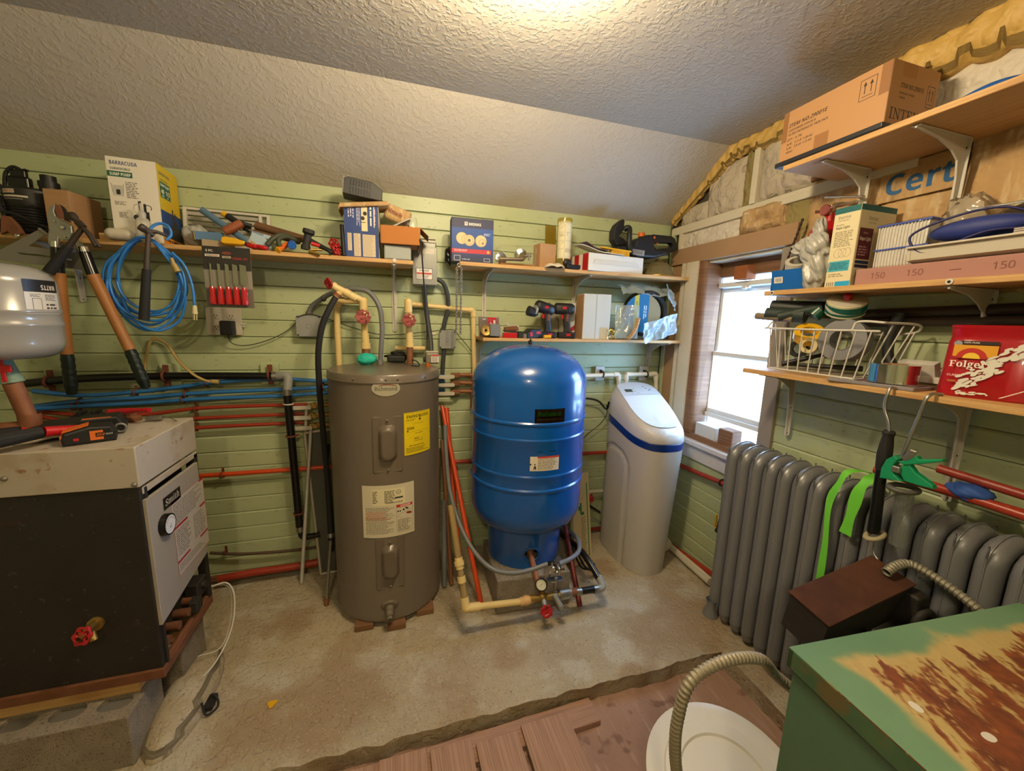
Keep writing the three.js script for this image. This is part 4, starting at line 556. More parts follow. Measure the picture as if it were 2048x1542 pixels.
// PVC with hand wheels over the heater
const HZ = -2.2;
function pinkWheel(p, label, r = 0.036) { return 0; }
{ const g = wthing('cold_water_riser', 'cream plastic riser with pink hand wheel and red-knobbed tee, left on the heater top', 'pipe');
  const a = [-0.142, 1.25, HZ];
  part(g, 'riser', mg(bar(a, [-0.142, 1.30, HZ], 0.018), bar([-0.142, 1.29, HZ], [-0.142, 1.345, HZ], 0.021)), M.bronze);
  part(g, 'riser', mg(bar([-0.142, 1.33, HZ], [-0.142, 1.36, HZ], 0.024), bar([-0.142, 1.36, HZ], [-0.145, 1.41, HZ], 0.019), bar([-0.145, 1.41, HZ], [-0.147, 1.575, HZ], 0.0165), bar([-0.147, 1.47, HZ], [-0.147, 1.5, HZ], 0.024), bar([-0.147, 1.53, HZ], [-0.147, 1.575, HZ], 0.0215), tr(new THREE.SphereGeometry(0.0215, 16, 12), [-0.147, 1.575, HZ])), M.pvc);
  part(g, 'branch', mg(bar([-0.147, 1.575, HZ], [-0.2344,1.6206,-2.17], 0.0165), bar([-0.1811,1.5869,-2.19], [-0.215,1.6073,-2.18], 0.0205), bar([-0.215,1.6073,-2.18], [-0.2784,1.6396,-2.16], 0.0175), bar([-0.2717,1.6375,-2.16], [-0.2849,1.6465,-2.16], 0.021, 0.021, 6), bar([-0.2458,1.6249,-2.17], [-0.2726,1.5919,-2.17], 0.0175), bar([-0.2071,1.6022,-2.17], [-0.23,1.6159,-2.17], 0.021)), M.pvc);
  part(g, 'hose_ring', bar([-0.2604,1.6071,-2.17], [-0.2702,1.5945,-2.17], 0.02), M.bronze);
  part(g, 'knob', mg(tr(wheelGeo(0.026, 4), [-0.3014,1.652,-2.15], [0.3, -0.75, 0]), bar([-0.3014,1.652,-2.15], [-0.2828,1.6442,-2.16], 0.006)), M.redknob, undefined, undefined, 'red lobed knob');
  const wv = part(g, 'valve', mg(bar([-0.147, 1.465, HZ], [-0.147, 1.525, HZ], 0.024), tr(cy(0.016, 0.045, 16), [-0.147, 1.495, HZ + 0.03], [PI / 2, 0, 0])), M.pvc);
  part(wv, 'hand_wheel', tr(wheelGeo(0.036, 8), [-0.147, 1.495, HZ + 0.06]), mat(0x9a4a48, 0.4, 0.2), undefined, undefined, 'worn pink lobed hand wheel'); }
{ const g = wthing('hot_water_riser', 'cream plastic riser with a pink hand wheel, right side of the heater top', 'pipe');
  part(g, 'riser', bar([0.083, 1.25, HZ], [0.083, 1.345, HZ], 0.018), M.bronze);
  part(g, 'riser', mg(bar([0.083, 1.34, HZ], [0.083, 1.365, HZ], 0.023), bar([0.083, 1.365, HZ], [0.08, 1.42, HZ], 0.02), bar([0.08, 1.42, HZ], [0.078, 1.58, HZ], 0.0165), bar([0.078, 1.525, HZ], [0.078, 1.58, HZ], 0.0205), tr(new THREE.SphereGeometry(0.0205, 16, 12), [0.078, 1.58, HZ])), M.pvc);
  const wv = part(g, 'valve', mg(bar([0.079, 1.455, HZ], [0.079, 1.51, HZ], 0.0235), tr(cy(0.015, 0.045, 16), [0.079, 1.485, HZ + 0.03], [PI / 2, 0, 0])), M.pvc);
  part(wv, 'hand_wheel', tr(wheelGeo(0.034, 8), [0.079, 1.485, HZ + 0.058]), mat(0x9a4a48, 0.4, 0.2), undefined, undefined, 'worn pink lobed hand wheel');
  part(g, 'wall_run', mg(pl([[0.078, 1.575, HZ], [0.078, 1.575, ZB + 0.05], [0.4515,1.5498,-2.315], [0.4704,1.0096,-2.315]], 0.0145, 0.02), bar([0.4276,1.5519,-2.315], [0.4515,1.5498,-2.315], 0.0185), bar([0.4515,1.5527,-2.315], [0.4549,1.5121,-2.315], 0.0185)), M.pvc); }
wsolo('water_pipe', 'cream plastic pipe looping down the wall behind the left of the water heater', 'pipe', mg(pl([[-0.1321,1.5802,-2.295], [-0.2893,1.5738,-2.295], [-0.2871,1.1499,-2.295]], 0.0165, 0.02), bar([-0.2451,1.5756,-2.295], [-0.2844,1.574,-2.295], 0.021), bar([-0.2868,1.5739,-2.295], [-0.2857,1.5427,-2.295], 0.021)), M.pvc);
wsolo('water_pipe', 'short cream plastic pipe low behind the heater top, between the risers', 'pipe', pl([[0.0055,1.3256,-2.315], [0.1721,1.3239,-2.315]], 0.0145, 0.02), M.pvc);
// drain hose and its end pipe
{ const g = wthing('drain_hose', 'long black rubber hose hanging from the red-knobbed tee down to the slab', 'hose');
  part(g, 'hose', tu([[-0.2702,1.5945,-2.17], [-0.2998,1.5364,-2.15], [-0.3362,1.4499,-2.14], [-0.3602,1.3263,-2.14], [-0.367,1.1736,-2.15], [-0.3636,0.9356,-2.16], [-0.352,0.6369,-2.15], [-0.3419,0.4337,-2.1], [-0.3389,0.3304,-2.08]], 0.0145, 80, false, 12), M.rubber);
  part(g, 'hose_clamp', bar([-0.3403,0.3677,-2.085], [-0.3381,0.3474,-2.08], 0.017), M.steel);
  part(g, 'end_pipe', bar([-0.3381,0.3474,-2.08], [-0.3651,0.03,-2.0176], 0.0075), M.steeldull);
  part(g, 'end_cap', bar([-0.3625,0.04,-2.0191], [-0.3662,0.002,-2.0162], 0.012), M.bronze); }
wsolo('hose', 'loose black hose standing in the gap left of the water heater', 'hose', tu([[-0.3488,0.8137,-2.2], [-0.3637,0.7025,-2.2], [-0.356,0.5442,-2.2], [-0.3519,0.3523,-2.2], [-0.3641,0.1722,-2.25]], 0.012, 40, false, 10), M.rubber);
// electrical: boxes, conduits, wires
function junctionBox(p, w, h, label) { const g = wthing('junction_box', label, 'electrical box'); part(g, 'box', bx(w, h, 0.05, 0.008, p[0], p[1], ZB + 0.028), M.greyplastic); const c = part(g, 'cover', mg(ex(rrect(w * 1.06, h * 1.06, 0.016), 0.006, 0.002).translate(p[0], p[1], ZB + 0.056), tr(new THREE.TorusGeometry(0.012, 0.0015, 6, 24), [p[0], p[1], ZB + 0.0595])), M.greyplastic); for (const [i, j] of [[-1, -1], [1, -1], [-1, 1], [1, 1]]) part(c, 'screw', tr(cy(0.004, 0.003, 10), [p[0] + i * w * 0.45, p[1] + j * h * 0.45, ZB + 0.06], [PI / 2, 0, 0]), M.dark); }
junctionBox([-0.4293,1.4391,-2.315], 0.115, 0.105, 'square grey junction box on the wall left of the water heater');
junctionBox([0.3018,1.3775,-2.315], 0.09, 0.1, 'square grey junction box on the wall right of the water heater');
{ const g = wthing('conduit', 'flexible grey conduit arching from the left junction box to the heater top', 'conduit');
  part(g, 'tube', tu([[-0.4327,1.4912,-2.335], [-0.4165,1.5361,-2.325], [-0.368,1.5762,-2.305], [-0.2986,1.6123,-2.25], [-0.2108,1.6348,-2.22], [-0.1251,1.6251,-2.2], [-0.0724,1.5581,-2.18], [-0.0574,1.456,-2.17], [-0.0654,1.3263,-2.16], [-0.072, 1.25, -2.16]], 0.0125, 90, false, 12), M.conduit);
  part(g, 'fitting', bar([-0.433,1.486,-2.335], [-0.4262,1.5124,-2.332], 0.017), M.steeldull); part(g, 'fitting', bar([-0.072, 1.25, -2.16], [-0.072, 1.275, -2.16], 0.018), M.steeldull); part(g, 'conduit_strap', tr(new THREE.TorusGeometry(0.016, 0.003, 8, 20), [-0.3467,1.5869,-2.295], [0.3, 1.0, 0]), M.rubber); }
wsolo('conduit', 'black conduit bending from the grey switch box to the right junction box', 'conduit', mg(tu([[0.2411,1.7176,-2.305], [0.2747,1.6974,-2.305], [0.298,1.6461,-2.31], [0.3045,1.5619,-2.315], [0.285,1.4755,-2.32], [0.2768,1.4203,-2.325]], 0.0125, 50, false, 12), bar([0.2769,1.4406,-2.325], [0.2739,1.4086,-2.325], 0.016)), M.conduitdark);
wsolo('conduit', 'black cable conduit dropping from the grey switch box to the small control box', 'conduit', tu([[0.1681,1.6855,-2.295], [0.1721,1.5977,-2.285], [0.1842,1.4875,-2.275], [0.198,1.3768,-2.25], [0.1977,1.3146,-2.22]], 0.0135, 50, false, 12), M.conduitdark);
wsolo('conduit_strap', 'white strap holding the black conduit to the wall right of the heater', 'clip', bar([0.1746,1.4094,-2.265], [0.2302,1.4103,-2.265], 0.008), M.offwhite);
wsolo('conduit', 'grey conduit stub dropping below the right junction box', 'conduit', bar([0.2838,1.326,-2.335], [0.2718,1.1343,-2.335], 0.012), M.conduitdark);
wsolo('electric_cable', 'thin black cord hanging from the shelf in front of the grey switch box', 'cord', tu([[0.1348,1.8844,-2.08], [0.1423,1.8341,-2.09], [0.1516,1.7421,-2.13], [0.1657,1.5941,-2.2], [0.1726,1.4608,-2.2], [0.177,1.3244,-2.2]], 0.0035, 50), M.rubber);
{ const g = wthing('switch_box', 'tall grey metal disconnect box with a warning label between the two shelves', 'electrical box');
  const a = [0.1722,1.7926,-2.265], x = a[0], y = a[1]; part(g, 'enclosure', bx(0.125, 0.235, 0.085, 0.006, x, y, ZB + 0.046), M.greymetal); part(g, 'cover', bx(0.132, 0.2, 0.006, 0.002, x, y - 0.012, ZB + 0.091), M.greymetal); part(g, 'top_latch', mg(bx(0.11, 0.012, 0.02, 0.002, x, y + 0.118, ZB + 0.085), bx(0.10, 0.006, 0.03, 0.002, x + 0.01, y + 0.135, ZB + 0.07)), M.bracket);
  const lab = (w, h, dx, dy, d) => { const [gg, mm] = sheet(w, h, d, 0.5, 2600); part(g, 'label', gg, mm, [x + dx, y + dy, ZB + 0.0945]); };
  lab(0.09, 0.06, -0.004, -0.055, (c, W, H) => { fill(c, '#2a2622', 0, 0, W, H); fill(c, '#ddd7cc', W * 0.03, H * 0.04, W * 0.94, H * 0.92); fill(c, '#b5372c', W * 0.05, H * 0.38, W * 0.9, H * 0.16); text(c, 'DANGER', W * 0.5, H * 0.2, H * 0.22, '#4a4540', 'bold', 'sans-serif', 'center'); fine(c, W * 0.08, H * 0.6, W * 0.8, H * 0.34, 4, '#6a655d', 4); });
  lab(0.085, 0.028, 0.01, 0.065, (c, W, H) => { fill(c, '#cfcbbf', 0, 0, W, H); }); }
{ const g = wthing('outlet_plate', 'white double-gang wall outlet below the chisel pack', 'outlet'); const [x, y] = [-0.8221, 1.452];
  part(g, 'cover_plate', ex(rrect(0.155, 0.135, 0.006), 0.006, 0.002).translate(x, y, ZB + 0.022), M.offwhite);
  for (const [i, j] of [[-0.034, 0.026], [0.034, 0.026], [-0.034, -0.03], [0.034, -0.03]]) { const s = part(g, 'receptacle', ex(rrect(0.034, 0.03, 0.012, x + i, y + j), 0.005, 0.001).translate(0, 0, ZB + 0.026), M.offwhite); part(s, 'slot', mg(bx(0.0025, 0.009, 0.002, 0, x + i - 0.006, y + j + 0.003, ZB + 0.0285), bx(0.0025, 0.007, 0.002, 0, x + i + 0.006, y + j + 0.003, ZB + 0.0285), tr(cy(0.0025, 0.002, 8), [x + i, y + j - 0.008, ZB + 0.0285], [PI / 2, 0, 0])), M.dark); }
  const ad = wthing('power_adapter', 'small black plug-in power adapter in the wall outlet', 'adapter'); const q = [-0.799,1.4206,-2.315];
  part(ad, 'adapter_body', bx(0.058, 0.072, 0.045, 0.006, q[0], q[1], ZB + 0.052), M.black); part(ad, 'strain_relief', bar([q[0], q[1] - 0.035, ZB + 0.05], [q[0], q[1] - 0.055, ZB + 0.05], 0.005), M.black); }
wsolo('wire', 'thin black wire swagged along the wall from the adapter to the blue tank', 'wire', tu([[-0.8022,1.3805,-2.315], [-0.7951,1.3472,-2.325], [-0.7599,1.3316,-2.335], [-0.6919,1.34,-2.335], [-0.5736,1.3884,-2.335], [-0.4995,1.4475,-2.335], [-0.4747,1.4848,-2.305], [-0.4231,1.5018,-2.299], [-0.3721,1.4904,-2.305], [-0.3162,1.4707,-2.335], [-0.2166,1.4353,-2.335], [-0.0739,1.3994,-2.335], [0.0345,1.4012,-2.335], [0.1744,1.418,-2.335], [0.26,1.4285,-2.33], [0.3383,1.4337,-2.305], [0.371,1.3985,-2.325], [0.4522,1.303,-2.335], [0.4775,1.2543,-2.335]], 0.0022, 160, false, 6), M.rubber);
wsolo('wire_clip', 'small white empty wire clip on the wall right of the outlet', 'clip', mg(bx(0.022, 0.008, 0.012, 0.002, ...[-0.7377,1.4416,-2.34]), bx(0.012, 0.008, 0.012, 0.002, ...[-0.7364,1.4289,-2.34])), M.white);
wsolo('tan_cable', 'tan cable with a cut end hanging in a hump over the black pipe', 'cable', mg(tu([[-1.1781,1.1594,-2.33], [-1.1657,1.2451,-2.335], [-1.1429,1.3307,-2.335], [-1.1243,1.3576,-2.335], [-1.0964,1.3555,-2.335], [-1.0641,1.3317,-2.33], [-1.0306,1.2716,-2.315], [-0.983,1.2259,-2.28], [-0.9328,1.1791,-2.273], [-0.8867,1.1558,-2.273], [-0.853,1.1526,-2.273]], 0.0065, 70), bar([-0.874,1.1556,-2.273], [-0.8466,1.1525,-2.273], 0.0105), bx(0.012, 0.02, 0.012, 0.002, ...[-1.1238,1.3624,-2.335])), mat(0xb59a5e, 0.55));
// PVC drops behind the softener, with white mounting plates
wsolo('water_pipe', 'white plastic pipe elbowing down behind the softener, left of two', 'pipe', mg(pl([[0.9216,1.1442,-2.305], [1.4557,1.1569,-2.305], [1.4705,0.9797,-2.305]], 0.0145, 0.015), bar([1.4172,1.1574,-2.305], [1.4557,1.1569,-2.305], 0.018), bar([1.4557,1.1569,-2.305], [1.4589,1.119,-2.305], 0.018), bar([1.4624,1.0775,-2.305], [1.4661,1.0323,-2.305], 0.019)), mat(0xd9d2bb, 0.45));
wsolo('water_pipe', 'white plastic pipe bridging down behind the softener, right of two', 'pipe', mg(pl([[1.5257,0.9779,-2.305], [1.5141,1.1561,-2.305], [1.7547,1.1566,-2.305], [1.7705,1.0063,-2.305]], 0.0145, 0.015), bar([1.5141,1.1561,-2.305], [1.5613,1.1555,-2.305], 0.018), bar([1.5141,1.1561,-2.305], [1.5174,1.118,-2.305], 0.018), bar([1.7137,1.1571,-2.305], [1.7547,1.1566,-2.305], 0.018), bar([1.7547,1.1566,-2.305], [1.7592,1.114,-2.305], 0.018)), mat(0xd9d2bb, 0.45));
for (const [p, l] of [[[1.3344,1.1603,-2.34], 'small white mounting block behind the left pipe above the softener'], [[1.6776,1.1562,-2.34], 'small white mounting block behind the right pipe above the softener']]) { const g = wthing('pipe_mount', l, 'mount'); part(g, 'block', bx(0.068, 0.1, 0.014, 0.003, p[0], p[1], ZB + 0.018), M.white); part(g, 'clip', mg(tr(new THREE.TorusGeometry(0.018, 0.005, 8, 18), [p[0], p[1], ZB + 0.06], [0, PI / 2, 0]), bx(0.01, 0.03, 0.03, 0.002, p[0], p[1] + 0.012, ZB + 0.035)), M.dark); }
wsolo('drain_tube', 'thin black drain tube arching from the wall into the back of the softener', 'tube', tu([[1.1466,0.988,-2.315], [1.233,0.9975,-2.305], [1.3151,0.9764,-2.295], [1.3604,0.9274,-2.275], [1.334, 0.99, -2.2]], 0.0065, 40), M.rubber);
wsolo('electric_cable', 'thin dark cord looping between the blue tank and the softener', 'cord', tu([[1.2018,0.6938,-2.315], [1.255,0.7472,-2.315], [1.3459,0.8132,-2.315], [1.3795,0.8802,-2.295], [1.326, 0.97, -2.215]], 0.0025, 40), M.rubber);
wsolo('heating_pipe', 'orange-red pipe on the wall between the blue tank and the softener', 'pipe', tu([[0.2885,0.6176,-2.325], [0.8474,0.6069,-2.325], [1.2313,0.6062,-2.325], [1.778,0.5849,-2.325]], 0.0125, 30, false, 12), M.redpipe);
wsolo('heating_pipe', 'orange-red pipe on the right wall below the window sill', 'pipe', mg(tu([[1.775,0.5957,-2.1556], [1.775,0.6016,-1.9247], [1.775,0.6154,-1.7148], [1.775,0.6215,-1.643]], 0.0135, 30, false, 12), bar([1.775,0.62,-1.6534], [1.775,0.6146,-1.6176], 0.016)), M.redpipe);
wsolo('pipe_clip', 'dark clip on the red pipe below the window sill', 'clip', tr(new THREE.TorusGeometry(0.017, 0.005, 8, 18), [1.775,0.62,-1.6677], [0, 0, 0]), M.dark);
wsolo('heating_pipe', 'orange-red pipe along the foot of the right wall behind the softener', 'pipe', tu([[1.765,0.03,-2.0366], [1.765,0.0496,-1.7813], [1.765,0.0629,-1.5864], [1.765,0.0637,-1.4176]], 0.0155, 30, false, 12), M.redpipe);
{ const g = wthing('riser_pipe', 'dark red riser beside the radiator with a small yellow-handled valve', 'pipe'); part(g, 'riser', tu([[1.77,0.6156,-1.6301], [1.77,0.4729,-1.6267], [1.77,0.2565,-1.6273], [1.755,0.0767,-1.6149]], 0.011, 30, false, 10), mat(0x7a2a20, 0.4));
  part(g, 'valve_body', mg(bar([1.77,0.4092,-1.6316], [1.77,0.3265,-1.6412], 0.016), bx(0.02, 0.02, 0.03, 0.003, ...[1.745,0.3498,-1.6227])), M.dark); part(g, 'lever', bx(0.014, 0.075, 0.006, 0.002, ...[1.73,0.4089,-1.6304]), M.yellow); part(g, 'union', bar([1.765,0.0966,-1.6208], [1.755,0.0662,-1.6209], 0.017), M.bronze); }
wsolo('pipe_sleeve', 'pipe fitting wrapped in white foam on the slab below the right wall', 'pipe', mg(bar([1.755, 0.03, -2.02], [1.745, 0.03, -1.86], 0.022), bar([1.745, 0.03, -1.86], [1.735, 0.032, -1.62], 0.024)), M.whitewood);
wsolo('foam_wad', 'crumbly wad of pale foam on the slab right of the softener', 'foam', warp(new THREE.SphereGeometry(0.045, 24, 16), (p) => { const k = 0.6 + 0.9 * fbm(p.x * 3 + 0.5, p.y * 3 + p.z * 3 + 0.5, 9, 9, 3, 701); p.multiplyScalar(k); p.y += 0.035; }).translate(1.72, 0, -2.02), M.offwhite);
// pipes and tubes leaning in the gap between heater and tank
const lean = (name, label, a, b, r, m, grp) => wsolo(name, label, 'pipe', bar(a, b, r), m, grp);
lean('loose_pipe', 'long bright orange-red pipe leaning between heater and blue tank, its foot furthest forward', [0.4145,0.012,-1.8105], [0.271,0.9758,-2.33], 0.0135, M.orangepipe);
lean('loose_pipe', 'shorter orange-red pipe leaning just behind the long orange-red one', [0.3359,0.012,-1.9479], [0.2988,0.9613,-2.335], 0.0135, M.orangepipe);
lean('loose_pipe', 'brown copper-coloured pipe leaning close to the right side of the heater', [0.2853,0.012,-2.0042], [0.2673,0.7716,-2.3], 0.0115, mat(0x7c4f2c, 0.5));
lean('loose_pipe', 'dull grey pipe leaning against the right side of the water heater', [0.2446,0.014,-1.9945], [0.2585,0.4648,-2.13], 0.0145, M.conduit);
lean('loose_pipe', 'dark red pipe leaning behind the tank fittings, its foot on the slab in front', [0.9158,0.014,-1.6539], [0.9622,0.3185,-2], 0.014, mat(0x6d1f1c, 0.4));
// water line at the foot of the blue tank
{ const g = wthing('tank_tee', 'brass and steel tank fitting with pressure gauge, red hand wheel and open pressure switch', 'pipe fitting');
  const Z = -1.62, c = [0.6843, 0.1469, Z], o = 0;
  part(g, 'supply_pipe', mg(bar([0.675, 0.292, -1.86], [0.675, 0.283, -1.79], 0.019), bar([0.675, 0.284, -1.80], [0.678, 0.2, -1.70], 0.0155), bar([0.678, 0.2, -1.70], [c[0], c[1], Z], 0.0155)), M.bronze);
  const a = [0.6342,0.1401,-1.62], b = [0.8577,0.1301,-1.62];
  part(g, 'cross', mg(bar(a, b, 0.0165), bar([0.6132,0.1416,-1.62], [0.6448,0.1408,-1.62], 0.020, 0.020, 8), tr(new THREE.SphereGeometry(0.022, 16, 12), c)), M.brass);
  const ga = part(g, 'gauge', along([[0, 0], [0.028, 0], [0.03, 0.004], [0.03, 0.02], [0.026, 0.022], [0.026, 0.014], [0, 0.014]], [0.6808,0.2104,-1.625], [0.6451,0.2341,-1.575], 28), M.black);
  const [dg, dm] = [new THREE.CircleGeometry(0.025, 28), new THREE.MeshStandardMaterial({ roughness: 0.25, map: sheetTex(0.05, 0.05, (x, W, H) => { fill(x, '#d8d6c4', 0, 0, W, H); x.strokeStyle = '#222'; x.lineWidth = W * 0.03; x.beginPath(); x.moveTo(W * 0.36, H * 0.66); x.lineTo(W * 0.66, H * 0.34); x.stroke(); for (let i = 0; i < 13; i++) { const q = PI * (0.75 + 1.5 * i / 12); x.lineWidth = W * 0.012; x.beginPath(); x.moveTo(W / 2 + Math.cos(q) * W * 0.36, H / 2 + Math.sin(q) * H * 0.36); x.lineTo(W / 2 + Math.cos(q) * W * 0.43, H / 2 + Math.sin(q) * H * 0.43); x.stroke(); } }, 5000) })]; dg.userData.keepUV = true;
  { const p0 = v3([0.6808,0.2104,-1.625]), p1 = v3([0.6451,0.2341,-1.575]), d = p1.clone().sub(p0).normalize(), e = new THREE.Euler().setFromQuaternion(new THREE.Quaternion().setFromUnitVectors(new THREE.Vector3(0, 0, 1), d)); part(ga, 'dial', dg, dm, p0.clone().addScaledVector(d, 0.0185).toArray(), [e.x, e.y, e.z]); }
  part(g, 'gauge_stem', bar(c, [0.6789,0.2088,-1.62], 0.009), M.brass);
  const hb = part(g, 'drain_valve', mg(bar(c, [0.6812,0.1214,-1.575], 0.011), bar([0.6826,0.132,-1.6], [0.6823,0.1243,-1.585], 0.014)), M.steeldull);
  part(hb, 'hand_wheel', tr(wheelGeo(0.030, 8), [0.6837,0.1082,-1.56], [-0.35, -0.15, 0.2]), M.redknob);
  part(g, 'relief_plug', mg(bar([0.7477,0.142,-1.61], [0.7649,0.1025,-1.57], 0.0155), bar([0.7441,0.1474,-1.615], [0.7486,0.1372,-1.605], 0.019), bar([0.7613,0.1105,-1.575], [0.7669,0.0982,-1.568], 0.0165, 0.0165, 6)), M.steeldull);
  part(g, 'switch_riser', mg(bar([0.7564,0.1366,-1.63], [0.7541,0.2379,-1.63], 0.009), bar([0.7564,0.1366,-1.63], [0.7554,0.1565,-1.63], 0.013)), M.steel);
  const sw = part(g, 'pressure_switch', mg(tr(ex(rrect(0.082, 0.062, 0.026), 0.006, 0.002), [0.7522,0.2215,-1.63], [PI / 2 - 0.2, 0, -0.15]), bx(0.05, 0.055, 0.03, 0.004, ...[0.7488,0.2653,-1.64]), bx(0.05, 0.04, 0.006, 0.002, ...[0.7073,0.2859,-1.62])), M.steel);
  part(sw, 'contacts', mg(...[0, 1, 2, 3, 4, 5].map((i) => tr(bx(0.014, 0.02 + 0.006 * (i % 3), 0.012, 0.003), [0.7436 - 0.024 + 0.011 * i, 0.2839 + 0.012 * ((i * 2) % 3) - 0.01, Z + 0.012 * (i % 2)], [0.2 * i, 0, 0.3 * i])), bar([0.7619,0.3176,-1.62], [0.7635,0.2555,-1.61], 0.006), bar([0.7267,0.3262,-1.62], [0.7308,0.2668,-1.61], 0.005)), M.chrome);
  part(sw, 'coil', mg(bx(0.034, 0.03, 0.03, 0.005, ...[0.7337,0.2955,-1.64]), bx(0.02, 0.03, 0.03, 0.005, ...[0.7749,0.2769,-1.645])), M.black);
  part(g, 'check_valve', mg(bar([0.774,0.1378,-1.62], [0.8379,0.1339,-1.62], 0.026), bar([0.7796,0.1367,-1.62], [0.7878,0.1365,-1.62], 0.029, 0.029, 8), bar([0.824,0.1338,-1.62], [0.8323,0.1336,-1.62], 0.029, 0.029, 8)), M.steel);
  part(g, 'rusty_nipple', bar([0.8351,0.1345,-1.62], [0.8688,0.1337,-1.62], 0.020), M.rust);
  part(g, 'hose_clamp', bar([0.8688,0.1337,-1.62], [0.8973,0.1311,-1.62], 0.0195), M.steel); }
{ const g = wthing('supply_hose', 'black poly pipe with a grey elbow and steel clamps joining the tank fitting', 'pipe');
  part(g, 'short_run', bar([0.8858,0.1333,-1.62], [0.9837,0.129,-1.62], 0.0175), M.blackpipe);
  part(g, 'hose_clamp', bar([0.9692,0.1289,-1.62], [0.9926,0.1273,-1.62], 0.0205), M.steel);
  part(g, 'elbow', pl([[0.9897,0.1279,-1.62], [1.0277,0.1294,-1.62], [1.0237,0.1623,-1.67]], 0.019, 0.025, 14), M.greyplastic);
  part(g, 'hose_clamp', bar([1.0249,0.1513,-1.66], [1.023,0.1575,-1.69], 0.021), M.steel);
  part(g, 'long_run', tu([[1.0214,0.1578,-1.66], [0.9967,0.2142,-1.78], [0.9918,0.2078,-1.93], [1.0055,0.157,-2.1], [1.0493,0.1019,-2.25]], 0.0175, 40, false, 12), M.blackpipe); }
{ const g = wthing('inlet_pipe', 'dirty cream plastic pipe dropping beside the tank and elbowing into the brass fitting', 'pipe');
  const e = [0.299,0.1595,-1.62], t = [0.2502,0.5954,-1.8], u = [0.2857,0.343,-1.69];
  part(g, 'drop', bar(t, e, 0.0155), mat(0xffffff, 0.6, 0, { map: TX.grimewhite, color: 0xe0c890 }));
  part(g, 'union', mg(bar(mid(t, e, 0.52), mid(t, e, 0.63), 0.0195), bar(mid(t, e, 0.555), mid(t, e, 0.595), 0.0245, 0.0245, 10), bar(mid(t, e, 0.70), mid(t, e, 0.76), 0.02)), M.pvc);
  part(g, 'elbow', mg(tr(new THREE.SphereGeometry(0.0205, 18, 14), e), bar(e, mid(e, t, 0.1), 0.0205), bar(e, mid(e, [0.5666,0.1371,-1.62], 0.25), 0.0205)), M.pvc);
  part(g, 'run', bar(e, [0.5717,0.1389,-1.62], 0.0155), M.pvc);
  part(g, 'adapter', mg(bar([0.5666,0.1371,-1.62], [0.6185,0.1405,-1.62], 0.0205), bar([0.5873,0.1385,-1.62], [0.608,0.1398,-1.62], 0.0245, 0.0245, 8)), mat(0xd2ab78, 0.5)); part(g, 'threaded_end', bar([0.6158,0.141,-1.62], [0.6342,0.1401,-1.62], 0.02, 0.02, 8), M.steel); }
wsolo("power_conduit", 'grey flexible cable sagging from behind the heater to the open pressure switch', 'conduit', tu([[0.2605,0.9198,-2.1], [0.261,0.7894,-2.06], [0.2723,0.5914,-1.98], [0.3094,0.4434,-1.87], [0.3656,0.3532,-1.75], [0.434,0.3114,-1.66], [0.5265,0.2944,-1.63], [0.6142,0.2986,-1.625], [0.7031,0.3192,-1.62]], 0.0115, 90, false, 12), M.conduit);
wsolo("power_conduit", 'grey cable looping up behind the tank from the right of the pressure switch', 'conduit', tu([[0.7651,0.3089,-1.62], [0.8342,0.3121,-1.64], [0.9117,0.3044,-1.7], [0.9543,0.3024,-1.78], [0.9729,0.2874,-1.88], [0.9892,0.2495,-2]], 0.0115, 50, false, 12), mat(0x6f7480, 0.5));
wsolo('cable_bundle', 'black cables lying behind the concrete block right of the blue tank', 'cable', mg(tu([[1.016,0.1555,-2.1], [1.007,0.1116,-1.95], [1.0084,0.0917,-1.85], [1.0427,0.0798,-1.84], [1.0703,0.0938,-1.87]], 0.007, 40), tu([[1.0046,0.1744,-2.1], [0.9913,0.0976,-1.95], [0.998,0.0804,-1.86], [1.0727,0.0773,-1.86]], 0.006, 40)).translate(0.04, -0.005, 0), M.rubber);
{ // flat carton leaning behind the tank
  const g = thing('flat_carton', 'flat cream carton with green print leaning behind the right side of the blue tank', 'carton', [1.12, 0.002, -2.03], [-0.22, 0.55, 0]);
  part(g, 'carton_body', bx(0.20, 0.55, 0.022, 0.002, 0, 0.275, 0), M.offwhite);
  const [gg, m] = sheet(0.196, 0.545, (x, W, H) => { fill(x, '#cdbd93', 0, 0, W, H); fill(x, '#1c7a44', W * 0.82, H * 0.12, W * 0.06, H * 0.86); fill(x, '#1c7a44', W * 0.3, H * 0.36, W * 0.2, H * 0.05); fill(x, '#1c7a44', W * 0.4, H * 0.33, W * 0.1, H * 0.12); fill(x, '#1c7a44', W * 0.44, H * 0.44, W * 0.2, H * 0.035); fine(x, W * 0.45, H * 0.5, W * 0.3, H * 0.46, 28, '#7a6f4a', 5); x.strokeStyle = '#4a6a4a'; x.lineWidth = 2; x.strokeRect(W * 0.1, H * 0.08, W * 0.5, H * 0.2); }, 0.6, 1800);
  part(g, 'printed_face', gg, m, [0, 0.275, 0.0116]); }
{ const g = wthing('shutoff_valve', 'small valve with a red hand wheel on the wall behind the blue tank', 'valve'); part(g, 'pipe', mg(bar([1.1863,0.3292,-2.315], [1.4224,0.3157,-2.315], 0.012), bar([1.303,0.3207,-2.315], [1.2833,0.3001,-2.275], 0.008)), M.offwhite); part(g, 'hand_wheel', tr(wheelGeo(0.028, 6), [1.2817,0.3012,-2.265], [-0.5, 0.2, 0]), M.redknob); part(g, 'drain_tube', bar([1.2579,0.2563,-2.295], [1.3822,0.166,-2.295], 0.008), M.rubber); }
